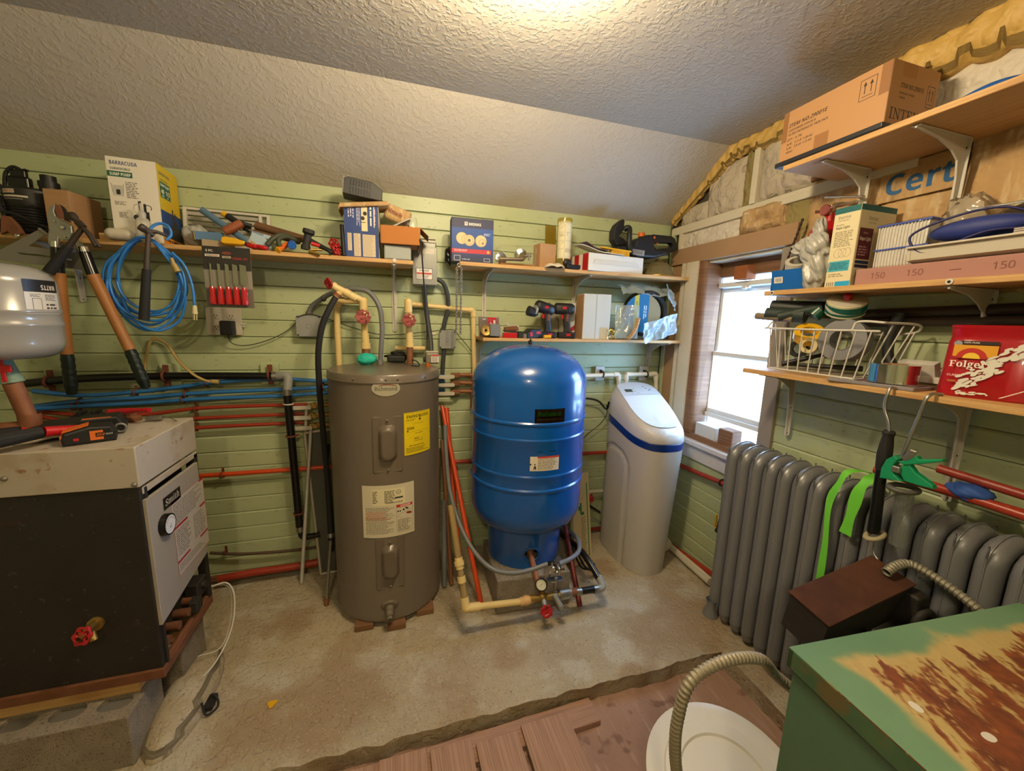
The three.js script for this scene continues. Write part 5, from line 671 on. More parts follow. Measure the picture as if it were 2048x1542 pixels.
wsolo('heating_pipe', 'dark red pipe low on the wall behind the softener', 'pipe', tu([[1.204,0.0367,-2.315], [1.4647,0.0283,-2.315], [1.8279,0.0201,-2.315]], 0.014, 20, false, 10), mat(0x7a2a20, 0.4));
// on the heater top
wsolo('rag', 'small crumpled turquoise rag on top of the water heater', 'cloth', warp(new THREE.SphereGeometry(1, 30, 20), (p) => { const k = 0.8 + 0.45 * fbm(p.x * 0.2 + 0.5, p.y * 0.2 + p.z * 0.3 + 0.5, 9, 9, 3, 711); p.set(p.x * 0.046 * k, p.y * 0.03 * k + 0.026, p.z * 0.036 * k); }).translate(...[-0.1383,1.25,-2.1847]), M.teal);
{ const g = wthing('charger_cable', 'heap of black charger cables on top of the water heater', 'cable'); const c = [0.0227,1.25,-2.2765]; const pts = []; const rr = rng(44); for (let i = 0; i < 26; i++) { const a = i * 1.9; pts.push([c[0] + Math.cos(a) * (0.02 + 0.06 * rr()), 1.258 + 0.045 * rr(), c[2] - 0.02 + Math.sin(a) * 0.045 * rr()]); } part(g, 'cable', tu(pts, 0.006, 220, false, 7), M.rubber); part(g, 'charger_brick', bx(0.10, 0.035, 0.05, 0.008, c[0] - 0.01, 1.27, c[2] + 0.005), M.black); part(g, 'loose_end', tu([[c[0] + 0.05, 1.27, c[2]], [0.1164,1.27,-2.0914], [0.1208,1.255,-2.0404], [0.0818,1.256,-2.0557]], 0.003, 30), M.rubber); }
{ const g = wthing('control_box', 'small taupe wiring box with a white label on the heater top', 'electrical box'); const c = [0.2067,1.25,-2.3246]; const z = -2.19; part(g, 'box', bx(0.075, 0.062, 0.06, 0.012, 0.2, 1.282, z), mat(0x7d7363, 0.4)); part(g, 'lid', bx(0.065, 0.006, 0.05, 0.002, 0.2, 1.316, z), M.offwhite); const [a, b] = sheet(0.042, 0.042, (x, W, H) => { fill(x, '#d6d1c6', 0, 0, W, H); fill(x, '#b4423c', 0, 0, W, H * 0.2); fine(x, W * 0.08, H * 0.26, W * 0.84, H * 0.7, 6, '#6a655c'); }, 0.5, 3000); part(g, 'label', a, b, [0.214, 1.281, z + 0.0305]); part(g, 'cable_gland', tr(cy(0.014, 0.012, 16), [0.158, 1.275, z + 0.02], [0, 0, PI / 2]), M.rubber); }
wsolo('wire_nut', 'small orange wire connector lying on the heater top', 'connector', along([[0, 0], [0.011, 0], [0.01, 0.008], [0.006, 0.022], [0, 0.023]], [0.1723,1.252,-2.0849], [0.1637,1.27,-2.1393], 12), M.orange);
// ---------- shelves on the back wall ----------
const SH1 = 1.783, SH2 = 1.797, SH3 = 1.40;
function shelfBracket(label, w, h, pos, rotY, m = M.bracket, group) { // pressed steel L-bracket: wall leg down (-y), shelf leg out (+z)
  const g = thing('shelf_bracket', label, 'bracket', pos, rotY, group);
  const t = 0.018, prof = [[0, 0], [w, 0], [w, -0.008], [w * 0.55, -0.022], [0.07, -0.045], [0.035, -0.07], [0.024, -0.12], [0.012, -h], [0, -h]];
  const e = ex(prof, 0.006, 0.001); e.rotateY(-PI / 2);
  part(g, 'web', e, m);
  part(g, 'wall_leg', mg(tr(ex(rrect(0.026, h, 0.008, 0, -h / 2), 0.003, 0.001), [0, 0, 0.0025])), m);
  part(g, 'shelf_leg', bx(0.024, 0.003, w, 0.001, 0, -0.002, w / 2), m);
  for (const y of [-0.03, -h * 0.55, -h + 0.012]) part(g, 'screw', tr(new THREE.SphereGeometry(0.005, 8, 6), [0, y, 0.004]), M.dark);
  return g;
}
function shelf(label, w, d, pos, t = 0.02, m = M.pine) { return solo('wall_shelf', label, 'shelf', bx(w, t, d, 0.0025, 0, t / 2, 0), m, pos); }
shelf('long pine wall shelf on the left, crowded with tools and boxes', 2.15, 0.248, [-0.972, SH1 - 0.02, -2.239]);
shelf('upper pine shelf right of the grey switch box, holding the chainsaw', 1.468, 0.248, [1.073, SH2 - 0.02, -2.239]);
shelf('lower pine shelf above the blue tank, holding the cordless drills', 1.30, 0.248, [1.12, SH3 - 0.018, -2.239], 0.018);
shelfBracket('dull metal bracket under the right end of the left shelf', 0.24, 0.345, [0.008, SH1 - 0.021, ZB + 0.004], 0);
shelfBracket('metal bracket behind the lopper handles under the left shelf', 0.24, 0.235, [-1.385, SH1 - 0.021, ZB + 0.004], 0);
shelfBracket('white bracket under the left part of the upper right shelf', 0.22, 0.29, [0.527, SH2 - 0.021, ZB + 0.004], 0);
shelfBracket('white bracket under the upper right shelf behind the white carton', 0.22, 0.29, [1.118, SH2 - 0.021, ZB + 0.004], 0);
shelfBracket('white bracket under the right end of the lower shelf above the softener', 0.22, 0.25, [1.715, SH3 - 0.019, ZB + 0.004], 0);
shelfBracket('white bracket under the left end of the lower shelf behind the blue tank', 0.22, 0.25, [0.50, SH3 - 0.019, ZB + 0.004], 0);
wsolo('shelf_washer', 'small white washer on the front edge of the left shelf above its bracket', 'washer', tr(ex(circ(0.01), 0.004, 0.001), [0.0115,1.7774,-2.113]), M.white);
// printed carton helper: body plus printed faces, origin at the bottom centre
function carton(name, label, w, h, d, m, pos, rotY, faces, cat = 'box', r = 0.0025) { const g = thing(name, label, cat, pos, rotY); part(g, 'carton_body', bx(w, h, d, r, 0, h / 2, 0), m);
  for (const [f, draw, px] of faces) { const sw = f === 'left' || f === 'right' ? d : w, shh = f === 'top' ? d : h; const [a, b] = sheet(sw - 0.002, shh - 0.002, draw, 0.55, px || 2400); const e = 0.0007; const P = { front: [[0, h / 2, d / 2 + e], [0, 0, 0]], left: [[-w / 2 - e, h / 2, 0], [0, -PI / 2, 0]], right: [[w / 2 + e, h / 2, 0], [0, PI / 2, 0]], top: [[0, h + e, 0], [-PI / 2, 0, 0]] }[f]; part(g, 'printed_face', a, b, P[0], P[1]); }
  return g; }
const pumpArt = (x, cx, cy, s) => { x.fillStyle = '#23241f'; x.fillRect(cx - s * 0.25, cy - s * 0.9, s * 0.22, s * 1.5); x.fillRect(cx - s * 0.25, cy, s * 0.75, s * 0.9); x.fillRect(cx + s * 0.12, cy - s * 0.7, s * 0.2, s * 0.8); x.beginPath(); x.arc(cx - s * 0.45, cy + s * 0.55, s * 0.25, 0, 7); x.fill(); x.strokeStyle = '#23241f'; x.lineWidth = s * 0.06; x.beginPath(); x.arc(cx + s * 0.45, cy - s * 0.35, s * 0.25, PI, 7); x.stroke(); };
carton('pump_carton', 'tall white and yellow sump pump carton on the left shelf', 0.165, 0.332, 0.20, M.offwhite, [-1.037, SH1, -2.235], R(4), [
  ['front', (x, W, H) => { fill(x, '#ddd6c4', 0, 0, W, H); text(x, 'BARRACUDA', W * 0.06, H * 0.065, H * 0.062, '#26406e', 'bold', 'sans-serif', 'left', W * 0.56); text(x, 'SUBMERSIBLE', W * 0.07, H * 0.135, H * 0.036, '#1c4a3a', 'bold', 'sans-serif', 'left', W * 0.4); fill(x, '#1d5a44', 0, H * 0.165, W * 0.5, H * 0.065); text(x, 'SUMP PUMP', W * 0.05, H * 0.198, H * 0.05, '#eee8d8', 'bold', 'sans-serif', 'left', W * 0.42); x.strokeStyle = '#777'; x.lineWidth = 4; x.beginPath(); x.moveTo(W * 0.05, H * 0.31); x.lineTo(W * 0.08, H * 0.45); x.lineTo(W * 0.27, H * 0.45); x.lineTo(W * 0.3, H * 0.31); x.stroke(); fill(x, '#b9b5a5', W * 0.075, H * 0.33, W * 0.2, H * 0.11); fill(x, '#23241f', W * 0.14, H * 0.38, W * 0.08, H * 0.06); fine(x, W * 0.34, H * 0.28, W * 0.26, H * 0.2, 10, '#6a665c', 3); fine(x, W * 0.08, H * 0.52, W * 0.24, H * 0.05, 3, '#6a665c', 4); fine(x, W * 0.14, H * 0.65, W * 0.2, H * 0.07, 4, '#6a665c', 5); pumpArt(x, W * 0.62, H * 0.62, W * 0.28); fill(x, '#e0bf1e', W * 0.08, H * 0.85, W * 0.14, H * 0.04); fill(x, '#2a2a26', W * 0.08, H * 0.9, W * 0.42, H * 0.075); for (let i = 0; i < 4; i++) for (let j = 0; j < 2; j++) fill(x, '#b9b3a2', W * (0.1 + 0.1 * i), H * (0.91 + 0.035 * j), W * 0.07, H * 0.018); }],
  ['right', (x, W, H) => { fill(x, '#cfae18', 0, 0, W, H); text(x, 'BARRACUDA', W * 0.08, H * 0.1, H * 0.055, '#26406e', 'bold', 'sans-serif', 'left', W * 0.5); text(x, 'SUBMERSIBLE', W * 0.1, H * 0.175, H * 0.034, '#1c4a3a', 'bold', 'sans-serif', 'left', W * 0.44); fill(x, '#1d5a44', W * 0.07, H * 0.2, W * 0.48, H * 0.2); text(x, 'SUMP PUMP', W * 0.1, H * 0.24, H * 0.048, '#eee8d8', 'bold', 'sans-serif', 'left', W * 0.42); text(x, '40', W * 0.12, H * 0.32, H * 0.075, '#eee8d8', 'bold', 'sans-serif', 'left', W * 0.16); text(x, '1/3', W * 0.33, H * 0.32, H * 0.075, '#eee8d8', 'bold', 'sans-serif', 'left', W * 0.2); text(x, 'GPM', W * 0.13, H * 0.375, H * 0.03, '#eee8d8', 'bold'); text(x, 'HP', W * 0.38, H * 0.375, H * 0.03, '#eee8d8', 'bold'); fill(x, '#1d3f78', 0, H * 0.56, W, H * 0.34); fill(x, '#6fa3c4', W * 0.02, H * 0.72, W * 0.3, H * 0.06); pumpArt(x, W * 0.62, H * 0.66, W * 0.3); fill(x, '#26241f', W * 0.4, H * 0.72, W * 0.6, H * 0.18); fill(x, '#e08a1c', 0, H * 0.91, W, H * 0.09); fine(x, W * 0.1, H * 0.925, W * 0.7, H * 0.05, 1, '#402a10'); }]]);
{ // open brown box beside it
  const g = thing('cardboard_box', 'small open brown cardboard box beside the lopper head on the left shelf', 'box', [-1.282, SH1, -2.215], R(-3)); const w = 0.08, h = 0.182, d = 0.17;
  part(g, 'box_walls', mg(bx(w, h, 0.003, 0.001, 0, h / 2, d / 2), bx(w, h, 0.003, 0.001, 0, h / 2, -d / 2), bx(0.003, h, d, 0.001, -w / 2, h / 2, 0), bx(0.003, h, d, 0.001, w / 2, h / 2, 0), bx(w, 0.003, d, 0.001, 0, 0.002, 0)), M.card); }
{ // black sump pump with its cords
  const g = thing('sump_pump', 'black ribbed submersible pump with coiled cords at the left end of the shelf', 'pump', [-1.425, SH1, -2.24]);
  const pr = [[0, 0], [0.09, 0], [0.09, 0.02]]; for (let i = 0; i < 8; i++) pr.push([0.082, 0.03 + i * 0.011], [0.086, 0.034 + i * 0.011], [0.082, 0.039 + i * 0.011]); pr.push([0.084, 0.125], [0.084, 0.18], [0.07, 0.19], [0, 0.19]);
  part(g, 'pump_body', la(pr, 40), M.black);
  part(g, 'outlet', mg(cy(0.03, 0.035, 24).translate(0.055, 0.205, 0), cy(0.033, 0.02, 8).translate(0.055, 0.22, 0), cy(0.024, 0.03, 24).translate(0.055, 0.24, 0)), M.black);
  part(g, 'handle', mg(bx(0.07, 0.05, 0.03, 0.01, -0.03, 0.215, 0.01), bx(0.05, 0.03, 0.02, 0.005, -0.03, 0.25, 0.01), tr(bx(0.06, 0.008, 0.02, 0.003), [-0.03, 0.262, 0.01], [0, 0, 0.2])), M.blackgloss);
  const [a, b] = curvedSheet(0.085, 1.7, 0.05, (x, W, H) => { fill(x, '#1b1a18', 0, 0, W, H); fill(x, '#c9c2b0', W * 0.06, H * 0.1, W * 0.34, H * 0.3); text(x, 'BARRACUDA', W * 0.08, H * 0.25, H * 0.26, '#a33', 'bold', 'sans-serif', 'left', W * 0.3); fill(x, '#c9c2b0', W * 0.06, H * 0.55, W * 0.6, H * 0.14); fill(x, '#8a8577', W * 0.06, H * 0.8, W * 0.5, H * 0.06); }, 0.5, 3000); part(g, 'label', a, b, [0, 0.155, 0], [0, 0.1, 0]);
  const rr = rng(91); for (let c = 0; c < 3; c++) { const pts = []; for (let i = 0; i < 14; i++) { const t = i * 1.25 + c; pts.push([-0.135 + 0.075 * Math.cos(t) + 0.02 * rr(), 0.07 + 0.06 * Math.sin(t) + 0.015 * c, 0.03 + 0.08 * rr() - 0.03]); } part(g, 'power_cord', tu(pts, 0.0065, 130, false, 8), M.rubber); }
  part(g, 'cord_loop', tu([[-0.16, 0.10, 0.05], [-0.14, 0.18, 0.04], [-0.10, 0.205, 0.03], [-0.075, 0.18, 0.03], [-0.07, 0.16, 0.04]], 0.0075, 40), M.rubber);
  part(g, 'cord_loop', tu([[-0.075, 0.19, 0.02], [-0.07, 0.25, 0.01], [-0.045, 0.275, 0.01], [-0.02, 0.262, 0.01], [-0.02, 0.24, 0.01]], 0.0065, 40), M.rubber);
  part(g, 'cord_tail', tu([[-0.1, 0.09, 0.1], [0.0, 0.075, 0.11], [0.05, 0.05, 0.105], [0.09, 0.03, 0.09], [0.02, 0.015, 0.1], [-0.08, 0.02, 0.1]], 0.005, 60), M.rubber); }
{ const g = wthing('spray_bottle', 'translucent white squeeze bottle with a curved nozzle tube before the pump carton', 'bottle'); const c = [-0.9889,1.8305,-2.1]; const x = c[0], z = -2.085;
  part(g, 'bottle_body', la([[0, 0], [0.024, 0], [0.027, 0.006], [0.027, 0.05], [0.026, 0.075], [0.018, 0.088], [0.012, 0.092], [0.011, 0.105]], 28).translate(x, SH1, z), M.frosted); part(g, 'neck_cap', along([[0.013, 0], [0.013, 0.012], [0.006, 0.02], [0.003, 0.05], [0, 0.051]], [x, SH1 + 0.1, z], [x - 0.003, SH1 + 0.2, z], 16), M.frosted); part(g, 'nozzle_tube', tu([[x - 0.012, SH1 + 0.10, z], [x - 0.026, SH1 + 0.125, z], [x - 0.018, SH1 + 0.143, z], [x + 0.0, SH1 + 0.14, z]], 0.0022, 20), M.frosted); }
wsolo('plastic_tube', 'smooth white plastic capsule lying on its side at the shelf edge', 'tube', mg(tr(new THREE.CapsuleGeometry(0.0225, 0.05, 8, 20), [-1.0823, SH1 + 0.023, -2.105], [0, 0.2, PI / 2])), M.offwhite);
wsolo('wood_offcut', 'small raw wood block on the shelf behind the white capsule', 'block', bx(0.05, 0.03, 0.05, 0.002, -1.15, SH1 + 0.015, -2.17), M.pine);
{ const g = thing('vent_cover', 'long white louvred vent cover lying against the wall behind the tools', 'vent', [-0.768, SH1, -2.325], [-0.10, 0, -0.012]); part(g, 'frame', mg(bx(0.36, 0.012, 0.02, 0.002, 0, 0.198, 0), bx(0.36, 0.012, 0.02, 0.002, 0, 0.07, 0), bx(0.014, 0.14, 0.022, 0.002, 0.175, 0.134, 0), bx(0.014, 0.14, 0.022, 0.002, 0.14, 0.134, 0), bx(0.014, 0.14, 0.022, 0.002, -0.175, 0.134, 0), bx(0.36, 0.07, 0.012, 0.002, 0, 0.035, -0.005)), M.white); for (let i = 0; i < 5; i++) part(g, 'louvre', tr(bx(0.31, 0.016, 0.003, 0.001), [-0.018, 0.086 + 0.023 * i, 0.001], [0.7, 0, 0]), M.white); }
wsolo('plastic_bag', 'small crumpled clear bag between the pump carton and the sanding block', 'bag', warp(new THREE.SphereGeometry(1, 30, 20), (p) => { const k = 0.7 + 0.6 * fbm(p.x * 0.24 + 0.5, p.y * 0.24 + p.z * 0.24 + 0.5, 9, 9, 3, 721); p.set(p.x * 0.05 * k, p.y * 0.05 * k + 0.05, p.z * 0.045 * k); }).translate(-0.86, SH1 + 0.005, -2.22), M.whitebag);
// tool heap, left to right
{ const g = thing('sanding_block', 'blue-grey sanding sponge with a tan gritty end at the shelf edge', 'sanding block', [-0.79, SH1 + 0.034, -2.165], [0.15, 0.5, 0.02]); part(g, 'sponge', bx(0.105, 0.036, 0.062, 0.003, 0, 0.018, 0), mat(0x51708c, 0.85)); part(g, 'grit_face', bx(0.002, 0.035, 0.061, 0, -0.0535, 0.018, 0), mat(0xb29a68, 0.95)); }
solo('sanding_block', 'tan-backed sanding pad lying under the blue-grey sponge', 'sanding block', mg(bx(0.12, 0.03, 0.06, 0.003, 0, 0.015, 0)), mat(0x97866a, 0.9), [-0.755, SH1 + 0.001, -2.165], [0, 0.35, 0]);
{ const g = wthing('plastic_level', 'worn blue-grey bar lying diagonally down across the tool heap', 'level'); const a = [-0.843,1.964,-2.27], b = [-0.5798,1.7826,-2.14]; part(g, 'rail', bar(a, b, 0.021, 0.019, 4), mat(0x5b7a96, 0.6)); part(g, 'wood_insert', bar(mid(a, b, 0.8), b, 0.0215, 0.0205, 4), mat(0xa88a58, 0.8)); }
{ const g = wthing('hand_tool', 'tool with a fat brown rubber handle on top of the tool heap', 'tool'); part(g, 'handle', along([[0, 0], [0.017, 0.002], [0.019, 0.012], [0.019, 0.075], [0.016, 0.085], [0, 0.086]], [-0.7238,1.8556,-2.15], [-0.6562,1.9047,-2.17], 18), mat(0x8a4a26, 0.6)); part(g, 'shaft', bar([-0.6562,1.9047,-2.17], [-0.6247,1.8987,-2.19], 0.009), M.dark); }
{ const g = wthing('hand_tool', 'tool with a black and yellow handle lying behind the brown handle', 'tool'); part(g, 'handle', bar([-0.731,1.9416,-2.23], [-0.6391,1.8817,-2.2], 0.014), M.rubber); part(g, 'end_cap', bar([-0.7498,1.9519,-2.235], [-0.7291,1.9395,-2.23], 0.0135), M.yellow); part(g, 'blade', bar([-0.6391,1.8817,-2.2], [-0.5476,1.8347,-2.17], 0.006, 0.004, 4), M.steeldull); }
{ const g = wthing('utility_knife', 'yellow utility knife lying at the shelf edge above the chisel pack', 'knife'); const c = [-0.682,1.8115,-2.125]; part(g, 'handle', tr(ex([[-0.045, -0.012], [-0.035, -0.017], [0.03, -0.012], [0.045, -0.006], [0.045, 0.008], [0.0, 0.016], [-0.035, 0.017], [-0.045, 0.01]], 0.022, 0.004), c, [-0.35, 0, -0.09]), M.yellow); part(g, 'nose', tr(bx(0.03, 0.014, 0.012, 0.003), [c[0] + 0.055, c[1] - 0.006, c[2]], [-0.3, 0, -0.1]), M.black); }
for (const [u, v, u2, v2, l, m] of [[491, 490, 513, 494, 'red screwdriver handle beside the yellow knife', M.redgloss], [512, 491, 532, 496, 'red plastic handle right of the other red handle on the shelf edge', M.redgloss]]) { const p = u < 500 ? [-0.6372,1.8051,-2.13] : [-0.5943,1.8012,-2.125], q = u < 500 ? [-0.5913,1.7962,-2.12] : [-0.5506,1.7923,-2.117]; const g = wthing('screwdriver', l, 'screwdriver'); part(g, 'handle', along([[0, 0], [0.008, 0.002], [0.0105, 0.012], [0.0105, 0.04], [0.006, 0.05], [0, 0.051]], p, q, 12), m); part(g, 'blade', bar(p, [p[0] - 0.05, p[1] + 0.012, p[2] - 0.05], 0.003), M.steel); }
{ const g = wthing('glass_cutter_plate', 'pale blue translucent plastic scraper blade standing in the tool heap', 'scraper'); part(g, 'blade', tr(ex([[-0.05, -0.035], [0.045, -0.04], [0.03, 0.028], [-0.045, 0.03]], 0.004, 0.001), [-0.5781,1.8411,-2.17], [-0.5, 0.2, -0.1]), mat(0x9fb3c0, 0.3)); part(g, 'grip', tr(bx(0.05, 0.012, 0.012, 0.003), [-0.5997,1.8657,-2.18], [0, 0, -0.2]), mat(0x7d92a0, 0.5)); }
wsolo('pliers', 'dark olive gripped pliers lying end-on at the shelf edge', 'pliers', mg(tu([[-0.5483,1.8084,-2.12], [-0.5203,1.8432,-2.13], [-0.4932,1.8625,-2.15], [-0.4476,1.8574,-2.2]], 0.012, 24), tu([[-0.4958,1.8037,-2.12], [-0.5024,1.8358,-2.13], [-0.4771,1.8568,-2.16], [-0.4265,1.8452,-2.2]], 0.0105, 24)), mat(0x3d4231, 0.6));
wsolo('wood_strip', 'broken cream and brown wood moulding lying along the back of the tool heap', 'moulding', mg(bar([-0.6284,1.915,-2.27], [-0.4163,1.8636,-2.22], 0.022, 0.018, 4), bar([-0.6329,1.8876,-2.25], [-0.4312,1.8402,-2.2], 0.008, 0.008, 4)), M.oldwood);
wsolo('wood_strip', 'thin cream painted strip on top of the broken moulding', 'moulding', bar([-0.6204,1.9283,-2.275], [-0.4315,1.8838,-2.235], 0.006, 0.005, 4), M.offwhite);
{ const g = wthing('screwdriver', 'screwdriver with a bright blue round end pointing at the camera', 'screwdriver'); part(g, 'handle', along([[0, 0], [0.016, 0], [0.0185, 0.006], [0.0185, 0.05], [0.009, 0.07], [0, 0.071]], [-0.4424,1.812,-2.105], [-0.4617,1.8377,-2.2], 20), M.blue); part(g, 'blade', bar([-0.4617,1.8377,-2.2], [-0.4454,1.8707,-2.3], 0.004), M.steel); }
{ const g = wthing('screwdriver', 'screwdriver with a yellow and orange striped handle left of the blue end', 'screwdriver'); part(g, 'handle', bar([-0.5004,1.7884,-2.11], [-0.4748,1.827,-2.17], 0.012), M.orange); part(g, 'grip_band', bar([-0.5042,1.7856,-2.108], [-0.4942,1.8009,-2.13], 0.0128), M.yellow); part(g, 'blade', bar([-0.4748,1.827,-2.17], [-0.4575,1.8702,-2.25], 0.004), M.steel); }
{ const g = wthing('rubber_mallet', 'small black hammer standing on its head with its handle trailing right', 'hammer'); part(g, 'head', mg(bar([-0.3743,1.8824,-2.13], [-0.3911,1.8066,-2.13], 0.016), along([[0, 0], [0.024, 0], [0.026, 0.006], [0.026, 0.018], [0.018, 0.024], [0, 0.024]], [-0.3716,1.8938,-2.13], [-0.3774,1.8642,-2.13], 20), along([[0, 0], [0.02, 0], [0.02, 0.02], [0, 0.021]], [-0.3913,1.8021,-2.13], [-0.3875,1.8341,-2.13], 18)), M.dark); part(g, 'handle', bar([-0.3842,1.8519,-2.14], [-0.2945,1.8132,-2.2], 0.013, 0.010), M.rubber); part(g, 'red_band', bar([-0.3646,1.8297,-2.12], [-0.3271,1.8222,-2.125], 0.009), M.red); }
{ const g = wthing('pliers', 'pliers with worn black handles hanging over the shelf edge', 'pliers'); part(g, 'jaw', mg(bar([-0.3731,1.7936,-2.11], [-0.3251,1.7798,-2.1], 0.009, 0.006, 6), bar([-0.3643,1.801,-2.11], [-0.3164,1.804,-2.12], 0.007, 0.005, 6)), M.brass); part(g, 'handle', tu([[-0.3266,1.8168,-2.12], [-0.2931,1.8042,-2.11], [-0.2737,1.7892,-2.107]], 0.008, 16), M.black); }
{ const g = wthing('valve_handle', 'heap of small red valve handles left of the blue carton', 'valve'); for (const [u, v, k] of [[0, 0, 0.3], [0.02, -0.03, -0.5], [0.004, -0.055, 0.9]]) part(g, 'hand_wheel', tr(wheelGeo(0.026, 6), [-0.2697 + u, 1.8417 + v, -2.16 + u], [k, -k, 0]), M.redknob); part(g, 'valve_body', bar([-0.2694, SH1, -2.18], [-0.2694, SH1 + 0.06, -2.18], 0.017), M.bronze); }
wsolo('black_spatula', 'flat black plastic stick leaning against the blue carton', 'tool', warp(bar([-0.2223, SH1, -2.118], [-0.2313, SH1 + 0.15, -2.16], 0.011, 0.009, 10), () => {}), M.black);
carton('hardware_carton', 'upright blue and white carton under the black charger', 0.158, 0.25, 0.12, mat(0xd2cbb8, 0.7), [-0.137, SH1, -2.192], R(-2), [['front', (x, W, H) => { fill(x, '#24407f', 0, 0, W, H); fill(x, '#ddd2bd', W * 0.86, 0, W * 0.03, H * 0.42); x.save(); x.translate(W, 0); x.rotate(PI / 2); fine(x, H * 0.08, W * 0.09, H * 0.34, W * 0.09, 1, '#e8c0c8', 11); fine(x, H * 0.04, W * 0.2, H * 0.46, W * 0.09, 1, '#e8e2d2', 12); x.restore(); fill(x, '#dccfa8', W * 0.5, 0, W * 0.18, H * 0.5); x.fillStyle = '#23211d'; x.beginPath(); x.arc(W * 0.61, H * 0.17, W * 0.06, 0, 7); x.fill(); x.beginPath(); x.arc(W * 0.54, H * 0.26, W * 0.06, 0, 7); x.fill(); fill(x, '#23211d', W * 0.5, H * 0.33, W * 0.12, H * 0.012); x.save(); x.translate(W * 0.46, 0); x.rotate(PI / 2); fine(x, H * 0.02, 0, H * 0.42, W * 0.12, 3, '#c9c6d8', 3); fine(x, H * 0.02, W * 0.18, H * 0.26, W * 0.2, 3, '#c9c6d8', 4); x.restore(); for (const [a, b, c, d] of [[0.08, 0.55, 0.12, 0.33], [0.26, 0.55, 0.2, 0.43], [0.52, 0.56, 0.38, 0.42]]) { fill(x, '#cdbda2', W * a, H * b, W * c, H * d); fine(x, W * (a + 0.015), H * (b + 0.01), W * (c - 0.03), H * (d - 0.02), 26, '#a89a86', 6); } }]]);
{ const g = thing('battery_charger', 'black slotted battery charger tilted on top of the blue carton', 'charger', [-0.137, SH1 + 0.282, -2.19], [0, 0.05, -0.10]);
  const o = [[-0.088, 0.008], [-0.085, 0.068], [-0.065, 0.08], [0.04, 0.08], [0.092, 0.052], [0.094, 0.005], [0.085, 0]]; part(g, 'housing', ex([...o, [-0.082, 0]], 0.11, 0.004), mat(0x2c2c2d, 0.5));
  for (let i = 0; i < 8; i++) for (const y of [0.062, 0.026]) part(g, 'vent_slot', bx(0.005, 0.025, 0.002, 0.0005, -0.052 + 0.0125 * i, y - 0.004, 0.0555), M.blackgloss);
  part(g, 'side_rib', bx(0.003, 0.075, 0.111, 0.001, -0.085, 0.04, 0), M.greyplastic); part(g, 'cord', tu([[0.092, 0.012, 0.02], [0.115, 0.004, 0.02], [0.14, -0.016, 0.0], [0.165, -0.05, -0.02], [0.24, -0.075, -0.02]], 0.0035, 40), M.rubber); }
wsolo('paper_bag', 'crumpled tan paper bag squashed under the charger and draped over the blue carton', 'bag', warp(bx(0.235, 0.022, 0.15, 0.01, 0, 0.011, 0), (p) => { p.y += 0.006 * Math.sin(p.x * 60) + 0.006 * Math.cos(p.z * 70 + p.x * 30); if (p.x < -0.09) p.y -= (-p.x - 0.09) * 1.6; }).translate(-0.125, SH1 + 0.25, -2.19), M.kraft);
{ const g = wthing('paper_bag', 'brown paper bag with dark red lettering right of the blue carton', 'bag'); const c = [0.0342,2.0219,-2.23]; part(g, 'bag_body', tr(warp(new RoundedBoxGeometry(0.13, 0.075, 0.10, 6, 0.02), (p) => { p.y += 0.008 * Math.sin(p.x * 70 + p.z * 40); }), [c[0], c[1], c[2]], [0, 0, -0.3]), M.kraft); const [a, b] = sheet(0.075, 0.04, (x, W, H) => { x.clearRect(0, 0, W, H); text(x, 'Menards', W * 0.02, H * 0.5, H * 0.6, '#7a2030', 'bold', 'sans-serif', 'left', W * 0.96); }, 0.8, 3000, { transparent: true, alphaTest: 0.4 }); part(g, 'lettering', a, b, [c[0] - 0.012, c[1] - 0.004, c[2] + 0.0625], [0, 0, -0.42]); }
{ const g = thing('cardboard_tray', 'shallow orange-brown cardboard tray holding plastic bags, on the grey metal box', 'box', [0.048, SH1 + 0.072, -2.17], R(-4)); const w = 0.185, h = 0.085, d = 0.15, m = mat(0xb06f33, 0.8); part(g, 'tray_walls', mg(bx(w, h, 0.004, 0.001, 0, h / 2, d / 2), bx(w, h, 0.004, 0.001, 0, h / 2, -d / 2), bx(0.004, h, d, 0.001, -w / 2, h / 2, 0), bx(0.004, h, d, 0.001, w / 2, h / 2, 0), bx(w, 0.004, d, 0.001, 0, 0.002, 0)), m); part(g, 'flap', tr(bx(0.06, 0.003, d, 0.001), [w / 2 + 0.02, h - 0.018, 0], [0, 0, -0.75]), M.carddark); }
wsolo('plastic_bag', 'stiff clear plastic bag of parts sticking up out of the orange-brown tray', 'bag', mg(tr(warp(bx(0.16, 0.075, 0.05, 0.01), (p) => { p.z += 0.012 * Math.sin(p.x * 60 + p.y * 50); p.y += 0.012 * Math.sin(p.x * 25); }), [0.05, SH1 + 0.165, -2.18], [0.2, 0, 0.12])), M.clearbag);
wsolo('foam_scrap', 'white folded packing sheet slanting over the orange-brown tray', 'packing', tr(warp(new THREE.BoxGeometry(0.155, 0.004, 0.08, 16, 1, 6), (p) => { p.y += 0.008 * Math.sin(p.x * 22); }), [0.035, SH1 + 0.185, -2.17], [0.2, 0.1, 0.32]), M.white);
{ const g = thing('electrical_box', 'plain grey metal box on the shelf under the orange-brown tray', 'electrical box', [0.028, SH1 + 0.0005, -2.175]); part(g, 'box', bx(0.13, 0.07, 0.11, 0.003, 0, 0.035, 0), mat(0x8b918c, 0.5)); part(g, 'cover', bx(0.122, 0.062, 0.003, 0.001, 0, 0.035, 0.056), mat(0x979d97, 0.5)); }
wsolo('hang_strap', 'brown cloth strap dangling from the back of the orange-brown tray', 'strap', bar([0.13, SH1 + 0.09, -2.12], [0.127, SH1 + 0.04, -2.11], 0.005, 0.004, 4), M.dark);
